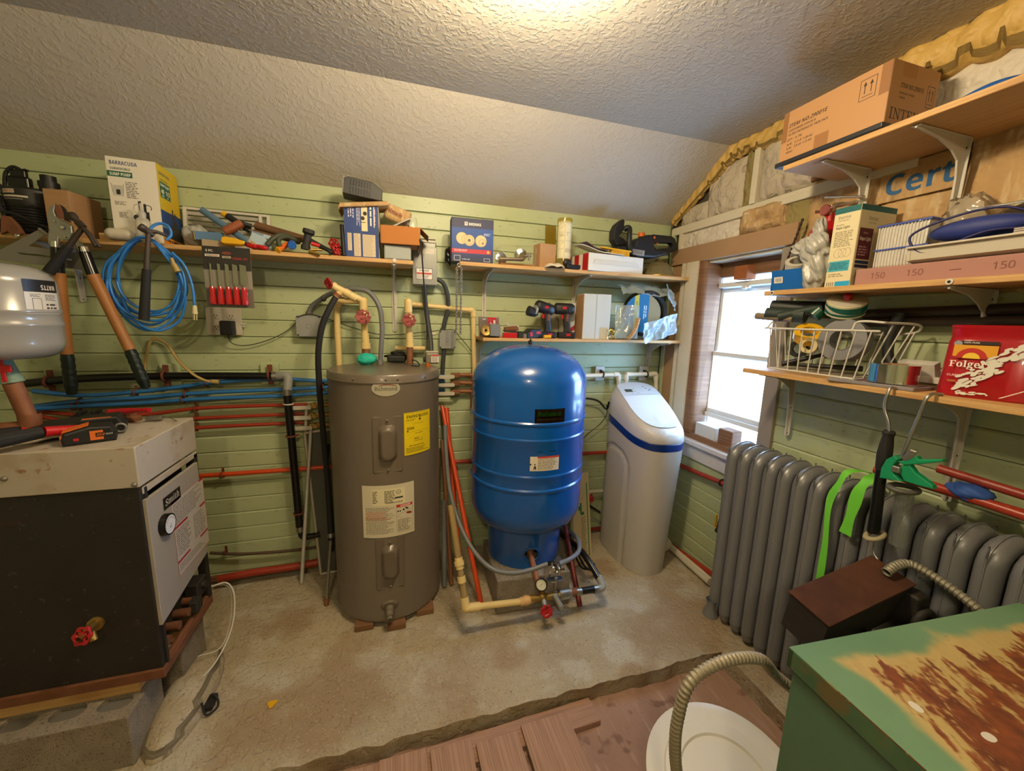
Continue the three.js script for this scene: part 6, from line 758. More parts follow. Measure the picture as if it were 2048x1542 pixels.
// ---- hanging from the left shelf ----
{ const g = wthing('lopper', 'big silver-jawed lopper with two long wooden handles hanging from the left shelf', 'lopper');
  const z = -2.03, A = [-1.2483,1.7342,-2.03], A2 = [-1.2552,1.6322,-2.03], A3 = [-1.2688,1.3139,-2.03], A4 = [-1.2738,1.1449,-2.03], B1 = [-1.16,1.7207,-2.02], B2 = [-1.1427,1.6303,-2.02], B3 = [-1.0557,1.3321,-2.02], B4 = [-1.0214,1.1875,-2.02];
  const P = (u, v) => [u, v];
  const jaw = [[-1.23,1.8898,-2.03], [-1.2496,1.8751,-2.03], [-1.2581,1.8435,-2.03], [-1.2594,1.8107,-2.03], [-1.2572,1.7816,-2.03], [-1.2445,1.7642,-2.03], [-1.2244,1.7566,-2.03], [-1.2042,1.7601,-2.03], [-1.1901,1.7874,-2.03], [-1.19,1.8134,-2.03], [-1.1996,1.8217,-2.03], [-1.2193,1.8327,-2.03], [-1.2328,1.8442,-2.03], [-1.2367,1.8602,-2.03]].map((p) => [p[0], p[1]]);
  part(g, 'jaw', ex(jaw, 0.012, 0.002).translate(0, 0, z), M.steel, undefined, undefined, 'silver jaw plate with bolts');
  const hook = [[-1.2345,1.8894,-2.03], [-1.2352,1.8603,-2.03], [-1.2288,1.841,-2.03], [-1.2156,1.8386,-2.03], [-1.2156,1.8623,-2.03], [-1.2214,1.8871,-2.03]].map((p) => [p[0], p[1]]);
  part(g, 'blade', ex(hook, 0.008, 0.001).translate(0, 0, z - 0.004), M.rust, undefined, undefined, 'rusty serrated blade edge');
  const dk = [[-1.227,1.8927,-2.04], [-1.2134,1.8814,-2.04], [-1.2065,1.8638,-2.04], [-1.202,1.8274,-2.04], [-1.2192,1.835,-2.04], [-1.2249,1.8619,-2.04]].map((p) => [p[0], p[1]]); part(g, 'blade', ex(dk, 0.006, 0.001).translate(0, 0, z - 0.014), M.dark);
  for (const [p, r] of [[[-1.215,1.8039,-2.022], 0.0085], [[-1.2363,1.8239,-2.022], 0.0045], [[-1.2116,1.7711,-2.022], 0.005]]) part(g, 'bolt', tr(la([[0, 0.006], [r * 0.7, 0.005], [r, 0.001], [r, -0.002]], 16), p, [PI / 2, 0, 0]), M.chrome);
  part(g, 'shank', mg(ex([[-1.2608,1.7886,-2.03], [-1.2344,1.7725,-2.03], [-1.2382,1.7425,-2.03], [-1.2685,1.74,-2.03]].map((p) => [p[0], p[1]]), 0.01, 0.001).translate(0, 0, z + 0.002), ex([[-1.1942,1.7796,-2.03], [-1.1852,1.7654,-2.03], [-1.1599,1.7449,-2.03], [-1.1805,1.7282,-2.03]].map((p) => [p[0], p[1]]), 0.01, 0.001).translate(0, 0, z + 0.002)), M.steel);
  for (const [a, b, c, d] of [[A, A2, A3, A4], [B1, B2, B3, B4]]) { part(g, 'ferrule', bar(mid(a, b, -0.16), mid(a, b, 0.1), 0.0165, 0.0175), M.chrome); part(g, 'socket', bar(mid(a, b, 0.05), b, 0.0175, 0.019), M.blackgloss); part(g, 'handle', bar(b, c, 0.0205, 0.0185, 18), mat(0xffffff, 0.5, 0, { map: TX.card, color: 0xf4d2a0 })); const gr = [[0, 0], [0.0185, 0.001]]; for (let i = 0; i < 5; i++) gr.push([0.0195, 0.012 + i * 0.026], [0.0215, 0.022 + i * 0.026], [0.0195, 0.034 + i * 0.026]); gr.push([0.016, 0.165], [0, 0.172]); part(g, 'grip', along(gr, c, d, 18), mat(0x0d1a17, 0.45)); } }
function clawHammer(label, head, claw, neck, end, tone) { const g = wthing('claw_hammer', label, 'hammer'); part(g, 'head', mg(along([[0, 0], [0.013, 0], [0.0145, 0.004], [0.0145, 0.018], [0.010, 0.026], [0.0105, 0.05], [0, 0.05]], head, neck, 16), bar(mid(head, neck, 0.6), neck, 0.0125)), tone); part(g, 'claw', mg(...[-1, 1].map((s) => tu([[neck[0], neck[1], neck[2] + s * 0.004], mid(neck, claw, 0.5).map((v, i) => v + (i === 2 ? s * 0.008 : i === 1 ? 0.006 : 0)), [claw[0], claw[1], claw[2] + s * 0.011]], 0.0065, 14))), tone); const k = mid(neck, end, 0.5); part(g, 'shaft', bar(neck, k, 0.0085, 0.0105), tone); const gr = [[0, 0], [0.012, 0.001], [0.0155, 0.02], [0.0155, 0.10], [0.017, 0.13], [0, 0.137]]; part(g, 'grip', bar(mid(neck, end, 0.42), end, 0.0145, 0.018, 14), M.rubber); }
clawHammer('dark claw hammer hooked over the shelf in front of the lopper head', [-1.173,1.8522,-2], [-1.0977,1.7358,-1.99], [-1.1354,1.8046,-1.99], [-1.2537,1.629,-1.98], mat(0x3d342c, 0.5, 0.4));
clawHammer('black claw hammer hanging in front of the blue cord coil', [-0.9519,1.8249,-1.98], [-0.898,1.807,-2.04], [-0.9343,1.8078,-2], [-0.9804,1.458,-1.99], mat(0x4a4038, 0.5, 0.4));
{ const g = wthing('carpenter_square', 'worn steel rafter square hanging flat below the left end of the shelf', 'square'); const P = [[-1.4377,1.7096,-2.06], [-1.3087,1.7977,-2.06], [-1.2966,1.7765,-2.06], [-1.3502,1.7311,-2.06], [-1.1844,1.7134,-2.06], [-1.1857,1.6492,-2.06], [-1.443,1.6723,-2.06]].map((p) => [p[0], p[1]]); const S = [[-1.3857,1.7079,-2.06], [-1.2232,1.6914,-2.06], [-1.2241,1.6836,-2.06], [-1.387,1.6986,-2.06]].map((p) => [p[0], p[1]]); part(g, 'plate', ex(P, 0.004, 0.001, [S]).translate(0, 0, -2.06), M.steeldull); part(g, 'fence', bar([-1.3083,1.7985,-2.055], [-1.2843,1.7766,-2.055], 0.006, 0.006, 4), M.steel); part(g, 'screw', tr(new THREE.SphereGeometry(0.008, 12, 8), [-1.3738,1.7661,-2.05], [0, 0, 0], [1, 1, 0.5]), M.chrome); }
wsolo('tool_jaw', 'rusty brown clamp jaw poking over the shelf at the left photo edge', 'clamp', mg(ex([[-1.4334,1.8414,-2.08], [-1.4105,1.84,-2.08], [-1.3886,1.8092,-2.08], [-1.3778,1.7807,-2.08], [-1.4007,1.7639,-2.08], [-1.4241,1.784,-2.08], [-1.4433,1.7713,-2.08]].map((p) => [p[0], p[1]]), 0.018, 0.003).translate(0, 0, -2.09)), M.rust);
{ // chisel blister pack
  const g = thing('chisel_pack', 'blister pack of five red-handled wood chisels hanging from the shelf', 'tool pack', [-0.7, 1.52, -2.085], R(-2)); const w = 0.185, h = 0.262;
  const [a, b] = sheet(w, h, (x, W, H) => { fill(x, '#6a645a', 0, 0, W, H); fill(x, '#2b2925', 0, 0, W, H * 0.38); text(x, '5 PC.', W * 0.07, H * 0.07, H * 0.05, '#e8e2d4', 'bold'); fill(x, '#d8d2c4', W * 0.05, H * 0.125, W * 0.3, H * 0.04); text(x, 'TOOL', W * 0.07, H * 0.146, H * 0.034, '#26221d', 'italic bold'); text(x, 'SHOP', W * 0.19, H * 0.146, H * 0.034, '#a33', 'italic bold'); text(x, 'WOOD', W * 0.4, H * 0.165, H * 0.052, '#d8cdb0', 'bold', 'sans-serif', 'left', W * 0.19); text(x, 'CHISEL SET', W * 0.61, H * 0.18, H * 0.05, '#b5282c', 'bold', 'sans-serif', 'left', W * 0.33); x.fillStyle = '#7a3a30'; x.beginPath(); x.ellipse(W * 0.5, H * 0.1, W * 0.1, H * 0.025, 0, 0, 7); x.fill(); fill(x, '#8c867a', 0, H * 0.38, W, H * 0.3); }, 0.5, 2600);
  part(g, 'backing_card', bx(w, h, 0.002, 0.0005, 0, h / 2, -0.002), M.carddark); part(g, 'printed_face', a, b, [0, h / 2, 0.0]);
  const ws = [0.006, 0.011, 0.015, 0.02, 0.026];
  for (let i = 0; i < 5; i++) { const x = -0.062 + 0.031 * i; const t = part(g, 'chisel', ex([[-ws[i] / 2, 0.105], [-0.004, 0.095], [-0.004, 0.085], [0.004, 0.085], [0.004, 0.095], [ws[i] / 2, 0.105], [ws[i] / 2, 0.185], [-ws[i] / 2, 0.19]], 0.004, 0.0008).translate(x, 0, 0.009), M.chrome); part(t, 'handle', mg(la([[0, 0.012], [0.0125, 0.013], [0.0138, 0.03], [0.0125, 0.05], [0.0115, 0.055], [0.012, 0.075], [0.008, 0.09], [0, 0.091]], 16).translate(x, 0, 0.013)), M.redgloss); }
  const bs = M.clearbag.clone(); bs.bumpMap = null; part(g, 'blister', mg(bx(w * 0.86, h * 0.66, 0.03, 0.008, 0, h * 0.36, 0.014)), bs); }
{ // blue extension cord
  const g = wthing('extension_cord', 'coiled bright blue extension cord hanging over the hammer on the left shelf', 'cord'); const rr = rng(123), c = [-0.9807,1.6344,-2.07]; const pts = [];
  for (let k = 0; k < 7; k++) { const ax = 0.10 + 0.045 * rr(), ay = 0.13 + 0.06 * rr(), ox = -0.01 + 0.05 * (rr() - 0.5), oz = 0.018 * (rr() - 0.5); for (let i = 0; i < 10; i++) { const t = PI / 2 + (k + i / 10) * 2 * PI, top = Math.max(0, Math.sin(t)); pts.push([c[0] + ox * (1 - top) + ax * Math.cos(t) * (1 - 0.45 * top * top), c[1] - 0.015 - (ay - 0.15) * (1 - top) * 0.6 + 0.175 * Math.sin(t) * (top > 0 ? 1 : ay / 0.15 * 0.9), c[2] + oz + 0.012 * Math.sin(3 * t + k)]); } }
  part(g, 'cord', tu(pts, 0.0055, 640, false, 8), M.bluecord);
  part(g, 'loop', tu([[-0.9551,1.8099,-2.04], [-0.94,1.8406,-2.05], [-0.9161,1.8547,-2.06], [-0.89,1.8413,-2.06], [-0.8859,1.8118,-2.06], [-0.9009,1.7887,-2.05]], 0.0055, 40), M.bluecord);
  part(g, 'cord', tu([[-0.8848,1.7399,-2.05], [-0.8472,1.6917,-2.05], [-0.8261,1.6102,-2.05], [-0.8245,1.5471,-2.05], [-0.8253,1.5174,-2.05]], 0.0055, 40), M.bluecord);
  part(g, 'plug', mg(bar([-0.8247,1.5238,-2.05], [-0.8261,1.4875,-2.05], 0.008, 0.011), ...[-1, 0, 1].map((s) => bar([-0.8261 + s * 0.006, 1.4875, -2.05 + (s === 0 ? 0.006 : 0)], [-0.8284 + s * 0.006, 1.4616, -2.05 + (s === 0 ? 0.006 : 0)], 0.0022))), mat(0xc9bd8e, 0.3), undefined, undefined, 'clear yellowish plug with brass prongs');
  part(g, 'socket_end', mg(bar([-0.8797,1.6924,-2.04], [-0.867,1.6607,-2.04], 0.011, 0.013), bar([-0.8844,1.7164,-2.04], [-0.8797,1.6924,-2.04], 0.006, 0.009)), mat(0xa08a4a, 0.3), undefined, undefined, 'yellowish socket end'); }
// ---- upper right shelf ----
wsolo('black_bag', 'bunched black plastic sticking out left of the doorknob carton', 'bag', warp(new THREE.SphereGeometry(1, 28, 18), (p) => { const k = 0.6 + 0.8 * fbm(p.x * 0.24 + 0.5, p.y * 0.24 + p.z * 0.24 + 0.5, 12, 12, 3, 731); p.set(p.x * 0.03 * k, p.y * 0.045 * k + 0.045, p.z * 0.04 * k); }).translate(0.305, SH2, -2.25), M.blackgloss);
carton('doorknob_carton', 'blue and red carton picturing two brass doorknobs, left end of the upper right shelf', 0.222, 0.222, 0.09, mat(0x1d2c55, 0.5), [0.412, SH2, -2.175], R(-3), [
  ['front', (x, W, H) => { const gr = x.createLinearGradient(0, 0, 0, H); gr.addColorStop(0, '#23264a'); gr.addColorStop(0.2, '#262a50'); gr.addColorStop(0.24, '#1f4a94'); gr.addColorStop(0.7, '#1d4488'); gr.addColorStop(0.84, '#22325e'); gr.addColorStop(1, '#1d2848'); x.fillStyle = gr; x.fillRect(0, 0, W, H); x.strokeStyle = '#e8e2d4'; x.lineWidth = W * 0.014; x.strokeRect(W * 0.31, H * 0.09, W * 0.06, W * 0.07); text(x, 'B', W * 0.34, H * 0.13, H * 0.055, '#e8e2d4', 'bold', 'sans-serif', 'center'); text(x, 'BRINKS', W * 0.4, H * 0.13, H * 0.085, '#e8e2d4', 'bold', 'sans-serif', 'left', W * 0.3); const knob = (a, b, r) => { x.fillStyle = '#c9b88a'; x.beginPath(); x.arc(W * a, H * b, W * r, 0, 7); x.fill(); x.strokeStyle = '#8d7c52'; x.lineWidth = W * 0.008; x.stroke(); }; knob(0.24, 0.46, 0.135); knob(0.34, 0.48, 0.10); knob(0.42, 0.5, 0.125); knob(0.42, 0.5, 0.085); x.fillStyle = '#5a5550'; x.beginPath(); x.arc(W * 0.415, H * 0.5, W * 0.035, 0, 7); x.fill(); knob(0.70, 0.5, 0.135); knob(0.735, 0.54, 0.085); x.fillStyle = '#8a5a40'; x.beginPath(); x.arc(W * 0.745, H * 0.55, W * 0.025, 0, 7); x.fill(); fine(x, W * 0.77, H * 0.32, W * 0.16, H * 0.06, 3, '#c9d4e8', 4); fill(x, '#b5283c', 0, H * 0.7, W * 0.95, H * 0.1); fine(x, W * 0.06, H * 0.72, W * 0.34, H * 0.05, 2, '#f0c8c8', 5); x.fillStyle = '#d8a84a'; x.beginPath(); x.arc(W * 0.88, H * 0.75, W * 0.035, 0, 7); x.fill(); x.strokeStyle = '#ddd'; x.strokeRect(W * 0.06, H * 0.86, W * 0.14, H * 0.11); fine(x, W * 0.25, H * 0.93, W * 0.2, H * 0.03, 1, '#c9d4e8'); x.strokeRect(W * 0.78, H * 0.9, W * 0.14, H * 0.07); }],
  ['left', (x, W, H) => { fill(x, '#1f3566', 0, 0, W, H); fill(x, '#23264a', 0, 0, W, H * 0.2); x.save(); x.translate(W * 0.4, H * 0.9); x.rotate(-PI / 2); fine(x, 0, 0, H * 0.6, W * 0.25, 2, '#b9c4d8'); x.restore(); fill(x, '#b5283c', 0, H * 0.7, W, H * 0.1); }]]);
{ // lever handles in a clear clamshell
  const g = wthing('door_handle_set', 'pair of nickel lever door handles inside a clear plastic clamshell', 'door handle'); const y = SH2;
  part(g, 'rosette', mg(along([[0, 0], [0.034, 0], [0.036, 0.006], [0.02, 0.012], [0, 0.013]], [0.6923,1.8628,-2.18], [0.6788,1.8585,-2.12], 28), along([[0, 0], [0.032, 0], [0.034, 0.006], [0.02, 0.012], [0, 0.013]], [0.58, y + 0.04, -2.19], [0.583, y + 0.04, -2.12], 28)), M.chrome); part(g, 'lever', mg(bar([0.5579,1.8237,-2.12], [0.6852,1.8287,-2.11], 0.0085, 0.011), bar([0.6795,1.8283,-2.11], [0.6917,1.8626,-2.16], 0.011)), mat(0xb8a48e, 0.2, 0.95)); part(g, 'spindle', mg(bar([0.7067,1.8556,-2.16], [0.748,1.8586,-2.16], 0.006), bar([0.7355,1.8766,-2.16], [0.7371,1.8335,-2.16], 0.006)), M.steeldull); part(g, 'clamshell', tr(warp(new RoundedBoxGeometry(0.225, 0.112, 0.10, 5, 0.02), (p) => { p.z += 0.006 * Math.sin(p.x * 60 + p.y * 45); p.y += p.y > 0 ? 0.008 * Math.sin(p.x * 25 + 1) : 0; }), [0.662, y + 0.057, -2.175]), M.clearbag); part(g, 'insert_card', bx(0.19, 0.008, 0.07, 0.002, 0.66, y + 0.008, -2.17), M.carddark); }
solo('cardboard_box', 'plain small brown cardboard box beside the door handles', 'box', bx(0.102, 0.132, 0.085, 0.0025, 0, 0.066, 0), M.card, [0.838, SH2, -2.185], [0, 0.12, 0]);
solo('tinted_sheets', 'stack of yellow-tinted clear plastic sheets standing against the wall', 'plastic sheet', mg(bx(0.07, 0.28, 0.003, 0.0005, 0, 0.14, 0), bx(0.05, 0.27, 0.003, 0.0005, -0.015, 0.135, 0.012)), new THREE.MeshPhysicalMaterial({ color: 0xc9b23a, roughness: 0.1, transmission: 0.75, thickness: 0 }), [0.935, SH2 + 0.001, -2.325], [-0.09, 0, 0]);
{ const g = thing('parts_tube', 'tall clear tube wrapped in a printed instruction sheet', 'tube', [0.958, SH2, -2.19], R(5)); const ct = new THREE.MeshPhysicalMaterial({ color: 0xe6dc8a, roughness: 0.08, transmission: 0.85, thickness: 0, side: THREE.DoubleSide }); part(g, 'tube', cy(0.042, 0.275, 32, 0.042, true).translate(0, 0.1385, 0), ct); part(g, 'cap', la([[0, 0.285], [0.043, 0.285], [0.0435, 0.262]], 32), ct); const [a, b] = curvedSheet(0.0428, 3.0, 0.205, (x, W, H) => { fill(x, '#d5cfae', 0, 0, W, H); fine(x, W * 0.1, H * 0.03, W * 0.8, H * 0.05, 3, '#8a8468'); x.strokeStyle = '#8a8468'; x.lineWidth = 2; for (let i = 0; i < 4; i++) for (let j = 0; j < 3; j++) x.strokeRect(W * (0.08 + 0.29 * j), H * (0.1 + 0.22 * i), W * 0.27, H * 0.2); x.lineWidth = 6; for (const [p, q, r, s] of [[0.18, 0.2, 0.34, 0.12], [0.2, 0.62, 0.32, 0.55], [0.45, 0.4, 0.5, 0.3], [0.7, 0.55, 0.85, 0.48]]) { x.beginPath(); x.moveTo(W * p, H * q); x.lineTo(W * r, H * s); x.stroke(); } fine(x, W * 0.1, H * 0.35, W * 0.25, H * 0.08, 4, '#8a8468', 7); fine(x, W * 0.4, H * 0.75, W * 0.5, H * 0.1, 4, '#8a8468', 8); }, 0.6, 2600); part(g, 'instruction_sheet', a, b, [0, 0.165, 0]); part(g, 'contents', bar([0.005, 0.003, 0], [0.012, 0.2, 0], 0.012), M.yellow); }
wsolo('dust_mask', 'small dirty white dust mask lying over the shelf edge', 'mask', tr(warp(new THREE.SphereGeometry(0.05, 24, 12, 0, 2 * PI, 0, PI / 2), (p) => { p.y *= 0.42; p.x *= 1.2; p.y += 0.004 * Math.sin(p.x * 120); }), [0.872, SH2 + 0.001, -2.108], [0, 0.2, 0]), M.offwhite);
wsolo('black_clip', 'black plastic clamp lying on the shelf edge beside the dust mask', 'clamp', mg(bx(0.085, 0.024, 0.03, 0.006, 0.99, SH2 + 0.013, -2.12), tr(new THREE.SphereGeometry(0.025, 16, 12), [0.955, SH2 + 0.034, -2.125], [0, 0, 0], [1.1, 0.8, 0.6])), M.black);
{ const g = carton('red_striped_carton', 'flat white carton with red stripes on its end, under the chainsaw', 0.395, 0.098, 0.225, mat(0xd6d2c4, 0.6), [1.262, SH2, -2.235], R(6.5), [['left', (x, W, H) => { fill(x, '#d6d2c4', 0, 0, W, H); fill(x, '#a8161f', W * 0.72, 0, W * 0.26, H); fill(x, '#a8161f', W * 0.32, 0, W * 0.22, H); fill(x, '#a8161f', 0, 0, W * 0.16, H); }]]); part(g, 'end_flap', ex([[-0.17, -0.012], [0.17, -0.012], [0.155, 0.014], [-0.155, 0.014]], 0.0016, 0.0004).translate(0, 0.05, 0.1135), mat(0xcbc7b8, 0.6)); }
{ const g = wthing('paper_pad', 'papers in a clear sleeve lying on the striped carton', 'paper'); const p = [1.18, SH2 + 0.116, -2.19]; part(g, 'papers', tr(warp(new THREE.BoxGeometry(0.28, 0.004, 0.14, 16, 1, 6), (q) => { q.y += 0.025 * sm(0.02, -0.14, q.x); }), p, [0.1, -0.1, -0.06]), M.white); part(g, 'purple_cover', tr(warp(new THREE.BoxGeometry(0.15, 0.004, 0.12, 10, 1, 6), (q) => { q.y += 0.02 * sm(0.0, -0.08, q.x); }), [p[0] - 0.03, p[1] + 0.02, p[2]], [0.1, -0.1, -0.15]), mat(0x5c4a55, 0.4)); part(g, 'sleeve', tr(warp(new RoundedBoxGeometry(0.17, 0.06, 0.14, 4, 0.012), (q) => { q.y += 0.012 * Math.sin(q.x * 40 + q.z * 30); }), [1.10, SH2 + 0.137, -2.24], [0, 0.1, 0.05]), M.clearbag); }
{ const g = wthing('scrub_brush', 'yellow-bristled scrub brush lying on the striped carton beside the chainsaw', 'brush'); const c = [1.3068,1.9146,-2.15]; const b = []; for (let i = 0; i < 14; i++) for (let j = 0; j < 3; j++) b.push(tr(cy(0.0032, 0.03, 6), [c[0] - 0.055 + 0.0085 * i, c[1] - 0.004, c[2] - 0.012 + 0.011 * j])); tag(part(g, 'bristles', mg(b), M.yellow), undefined, undefined, undefined, 'stuff'); part(g, 'handle', tr(bx(0.20, 0.01, 0.03, 0.004), [c[0] - 0.03, c[1] + 0.016, c[2]], [0, 0, -0.05]), M.yellow); }
{ // cordless chainsaw
  const g = wthing('chainsaw', 'black and orange cordless chainsaw lying on top of the striped carton', 'chainsaw'); const z = -2.235, pt = (a) => a.map((p) => [p[0], p[1]]); const m = mat(0x17191c, 0.5);
  part(g, 'body', ex(pt([[1.2999,1.9592,-2.235], [1.4257,1.9779,-2.235], [1.4373,2.0087,-2.235], [1.475,2.0298,-2.235], [1.528,2.0462,-2.235], [1.5553,2.0305,-2.235], [1.573,1.9652,-2.235], [1.695,1.9527,-2.235], [1.6702,1.9354,-2.235], [1.5712,1.9099,-2.235], [1.4393,1.9068,-2.235], [1.4022,1.9192,-2.235], [1.3092,1.9303,-2.235]]), 0.10, 0.012).translate(0, 0, z + 0.005), m);
  part(g, 'rear_handle', ex(pt([[1.5426,2.0475,-2.235], [1.5784,2.0581,-2.235], [1.7137,2.059,-2.235], [1.7421,2.046,-2.235], [1.7676,1.9924,-2.235], [1.7621,1.9733,-2.235], [1.6733,1.9419,-2.235], [1.5857,1.9508,-2.235], [1.5568,1.9791,-2.235]]), 0.04, 0.008, [pt([[1.5681,2.0134,-2.235], [1.7099,2.0249,-2.235], [1.73,2.0173,-2.235], [1.7331,1.9897,-2.235], [1.7151,1.979,-2.235], [1.6033,1.9613,-2.235], [1.5749,1.9836,-2.235]])]).translate(0, 0, z), m);
  part(g, 'front_guard', ex(pt([[1.3457,2.1242,-2.235], [1.3585,2.1167,-2.235], [1.3575,2.0669,-2.235], [1.3453,2.0453,-2.235], [1.3261,2.0232,-2.235], [1.3622,2.0115,-2.235], [1.397,1.9787,-2.235], [1.3203,1.9667,-2.235], [1.2895,2.0025,-2.235], [1.2888,2.055,-2.235], [1.3066,2.0915,-2.235]]), 0.06, 0.005, [pt([[1.3112,2.0774,-2.235], [1.3437,2.1065,-2.235], [1.3446,2.095,-2.235], [1.3087,2.0655,-2.235]]), pt([[1.3035,2.0446,-2.235], [1.3396,2.0712,-2.235], [1.3339,2.0561,-2.235], [1.3044,2.033,-2.235]])]).translate(0, 0, z), m);
  part(g, 'front_handle', tu([[1.366,2.0618,-2.22], [1.3725,2.0749,-2.21], [1.387,2.0742,-2.2], [1.3814,2.0293,-2.18], [1.38,1.9703,-2.175], [1.3983,1.9199,-2.18]], 0.016, 40, false, 12), m);
  part(g, 'oil_cap', bar([1.4981,2.0368,-2.23], [1.4976,2.0606,-2.23], 0.021, 0.021, 18), M.orange); part(g, 'trigger', ex(pt([[1.5819,2.0236,-2.235], [1.6307,2.0215,-2.235], [1.6283,2.0091,-2.235], [1.614,2.0019,-2.235]]), 0.02, 0.002).translate(0, 0, z), M.orange); part(g, 'lock_button', tr(new THREE.SphereGeometry(0.008, 12, 8), [1.5806,2.0371,-2.21], [0, 0, 0], [1, 1, 0.6]), M.orange);
  const [a, b] = sheet(0.085, 0.032, (x, W, H) => { fill(x, '#8e8b86', 0, 0, W, H); fine(x, W * 0.05, H * 0.15, W * 0.9, H * 0.7, 3, '#4b4a48', 5); }, 0.4, 3000); part(g, 'label', a, b, [1.4504,1.9318,-2.175], [0, 0, -0.05]); }
{ const g = wthing('ceiling_light_globe', 'ribbed smoky glass lamp shade with a brass rim at the right end of the shelf', 'lamp shade'); const N = 72, pr = [[0.022, 0.105], [0.05, 0.092], [0.078, 0.065], [0.094, 0.03], [0.1, 0.004]]; const gl = la(pr, N, 2); warp(gl, (p) => { const a = Math.atan2(p.z, p.x), k = 1 + 0.012 * Math.cos(a * 36); p.x *= k; p.z *= k; }); part(g, 'shade', gl.translate(1.645, SH2, -2.235), new THREE.MeshPhysicalMaterial({ color: 0x9a8d62, roughness: 0.15, transmission: 0.55, thickness: 0, side: THREE.DoubleSide })); part(g, 'rim', la([[0.096, 0], [0.103, 0], [0.103, 0.012], [0.098, 0.014]], 48).translate(1.645, SH2, -2.235), M.brass); part(g, 'collar', la([[0.0, 0.112], [0.02, 0.112], [0.024, 0.104], [0.02, 0.1]], 28).translate(1.645, SH2, -2.235), M.brass); }
{ // link chain hanging in two strands
  const g = wthing('link_chain', 'steel link chain hanging in two strands from the left end of the upper right shelf', 'chain'); const links = []; const a = [[0.3211,1.7533,-2.09], [0.3174,1.4243,-2.09]], b = [[0.3445,1.7548,-2.09], [0.3414,1.4248,-2.09]]; const tor = () => new THREE.TorusGeometry(0.0068, 0.0021, 5, 10); for (const [p, q] of [a, b]) { const n = 34; for (let i = 0; i <= n; i++) links.push(tr(tr(tor(), null, null, [0.75, 1.25, 1]), mid(p, q, i / n), [0, i % 2 ? PI / 2 : 0.3, 0.1])); } tag(part(g, 'links', mg(links), M.steeldull), undefined, undefined, undefined, 'stuff'); part(g, 'hook', mg(tr(new THREE.TorusGeometry(0.009, 0.002, 6, 14), [0.3317,1.7743,-2.092]), tr(new THREE.SphereGeometry(0.006, 10, 8), [0.3329,1.7803,-2.1])), M.chrome); }
// ---- lower right shelf ----
{ const g = thing('blister_pack', 'blister pack of a grey part on a red card at the lower shelf left end', 'blister pack', [0.517, SH3, -2.17], [-0.16, 0.15, 0.0]); const [a, b] = sheet(0.125, 0.112, (x, W, H) => { fill(x, '#6a5f56', 0, 0, W, H); fill(x, '#a8202a', W * 0.45, 0, W * 0.42, H * 0.7); text(x, '3PC', W * 0.2, H * 0.12, H * 0.1, '#e8e2d4', 'bold'); fill(x, '#d8cfc0', W * 0.72, H * 0.15, W * 0.1, H * 0.4); text(x, '8', W * 0.55, H * 0.32, H * 0.16, '#f0e0d8', 'bold'); }, 0.4, 3000); part(g, 'printed_card', a, b, [0, 0.058, 0.002]); part(g, 'card_back', bx(0.126, 0.114, 0.002, 0.0005, 0, 0.057, 0), M.carddark); part(g, 'grey_part', bx(0.062, 0.07, 0.05, 0.006, 0.018, 0.036, 0.03), mat(0x6d6f6c, 0.6)); part(g, 'wire_wheel', tr(la([[0.008, -0.008], [0.028, -0.012], [0.03, 0], [0.028, 0.012], [0.008, 0.008]], 30), [-0.03, 0.035, 0.025], [PI / 2, 0, 0.2]), M.brass); part(g, 'blister', bx(0.12, 0.09, 0.06, 0.01, 0, 0.046, 0.033), (() => { const m = M.clearbag.clone(); m.bumpMap = null; return m; })()); }
{ const g = thing('drill_bit_case', 'small open red plastic bit case on the lower shelf', 'case', [0.633, SH3, -2.155], R(-6)); part(g, 'case_base', bx(0.082, 0.03, 0.05, 0.004, 0, 0.015, 0), M.redgloss); part(g, 'lid', tr(bx(0.08, 0.012, 0.05, 0.003), [0.01, 0.052, -0.01], [0.3, 0, 0.12]), M.rust); part(g, 'tray', tr(bx(0.08, 0.008, 0.045, 0.002), [0.005, 0.037, 0.0], [0.1, 0, -0.06]), M.dark); }
solo('bit_case', 'small dark grey ribbed bit case right of the red one', 'case', mg(bx(0.052, 0.034, 0.045, 0.004, 0, 0.017, 0), ...[0, 1, 2, 3].map((i) => bx(0.004, 0.012, 0.046, 0.001, -0.018 + 0.012 * i, 0.032, 0))), mat(0x2c2f33, 0.5), [0.708, SH3, -2.16]);
solo('paper_scrap', 'crumpled cream paper scrap behind the bit cases', 'paper', tr(warp(new THREE.BoxGeometry(0.08, 0.004, 0.05, 10, 1, 8), (p) => { p.y += 0.012 * Math.sin(p.x * 50 + p.z * 30); }), [0, 0.07, 0], [0.4, 0, -0.5]), M.offwhite, [0.68, SH3, -2.25]);
{ const g = thing('drill_battery', 'black and red slide-on tool battery lying before the drills', 'battery', [0.767, SH3, -2.15], R(14)); part(g, 'battery_case', ex([[-0.05, 0], [0.048, 0], [0.052, 0.03], [0.045, 0.052], [-0.02, 0.055], [-0.055, 0.03]], 0.06, 0.006), M.black); part(g, 'red_panel', bx(0.028, 0.014, 0.002, 0.0005, 0.025, 0.033, 0.031), M.red); part(g, 'red_panel', tr(bx(0.018, 0.024, 0.002, 0.0005), [-0.025, 0.024, 0.031], [0, 0, 0.3]), M.red); part(g, 'grey_rim', bx(0.006, 0.026, 0.05, 0.002, -0.054, 0.013, 0), M.greyplastic); }
solo('driver_bit', 'yellow-sleeved driver bit lying on the shelf edge above the blue tank', 'bit', along([[0, 0], [0.010, 0.001], [0.011, 0.01], [0.010, 0.018], [0.011, 0.026], [0.010, 0.034], [0.011, 0.044], [0, 0.045]], [0, 0.011, 0], [1, 0.011, 0], 14), M.yellow, [0.83, SH3, -2.125]);
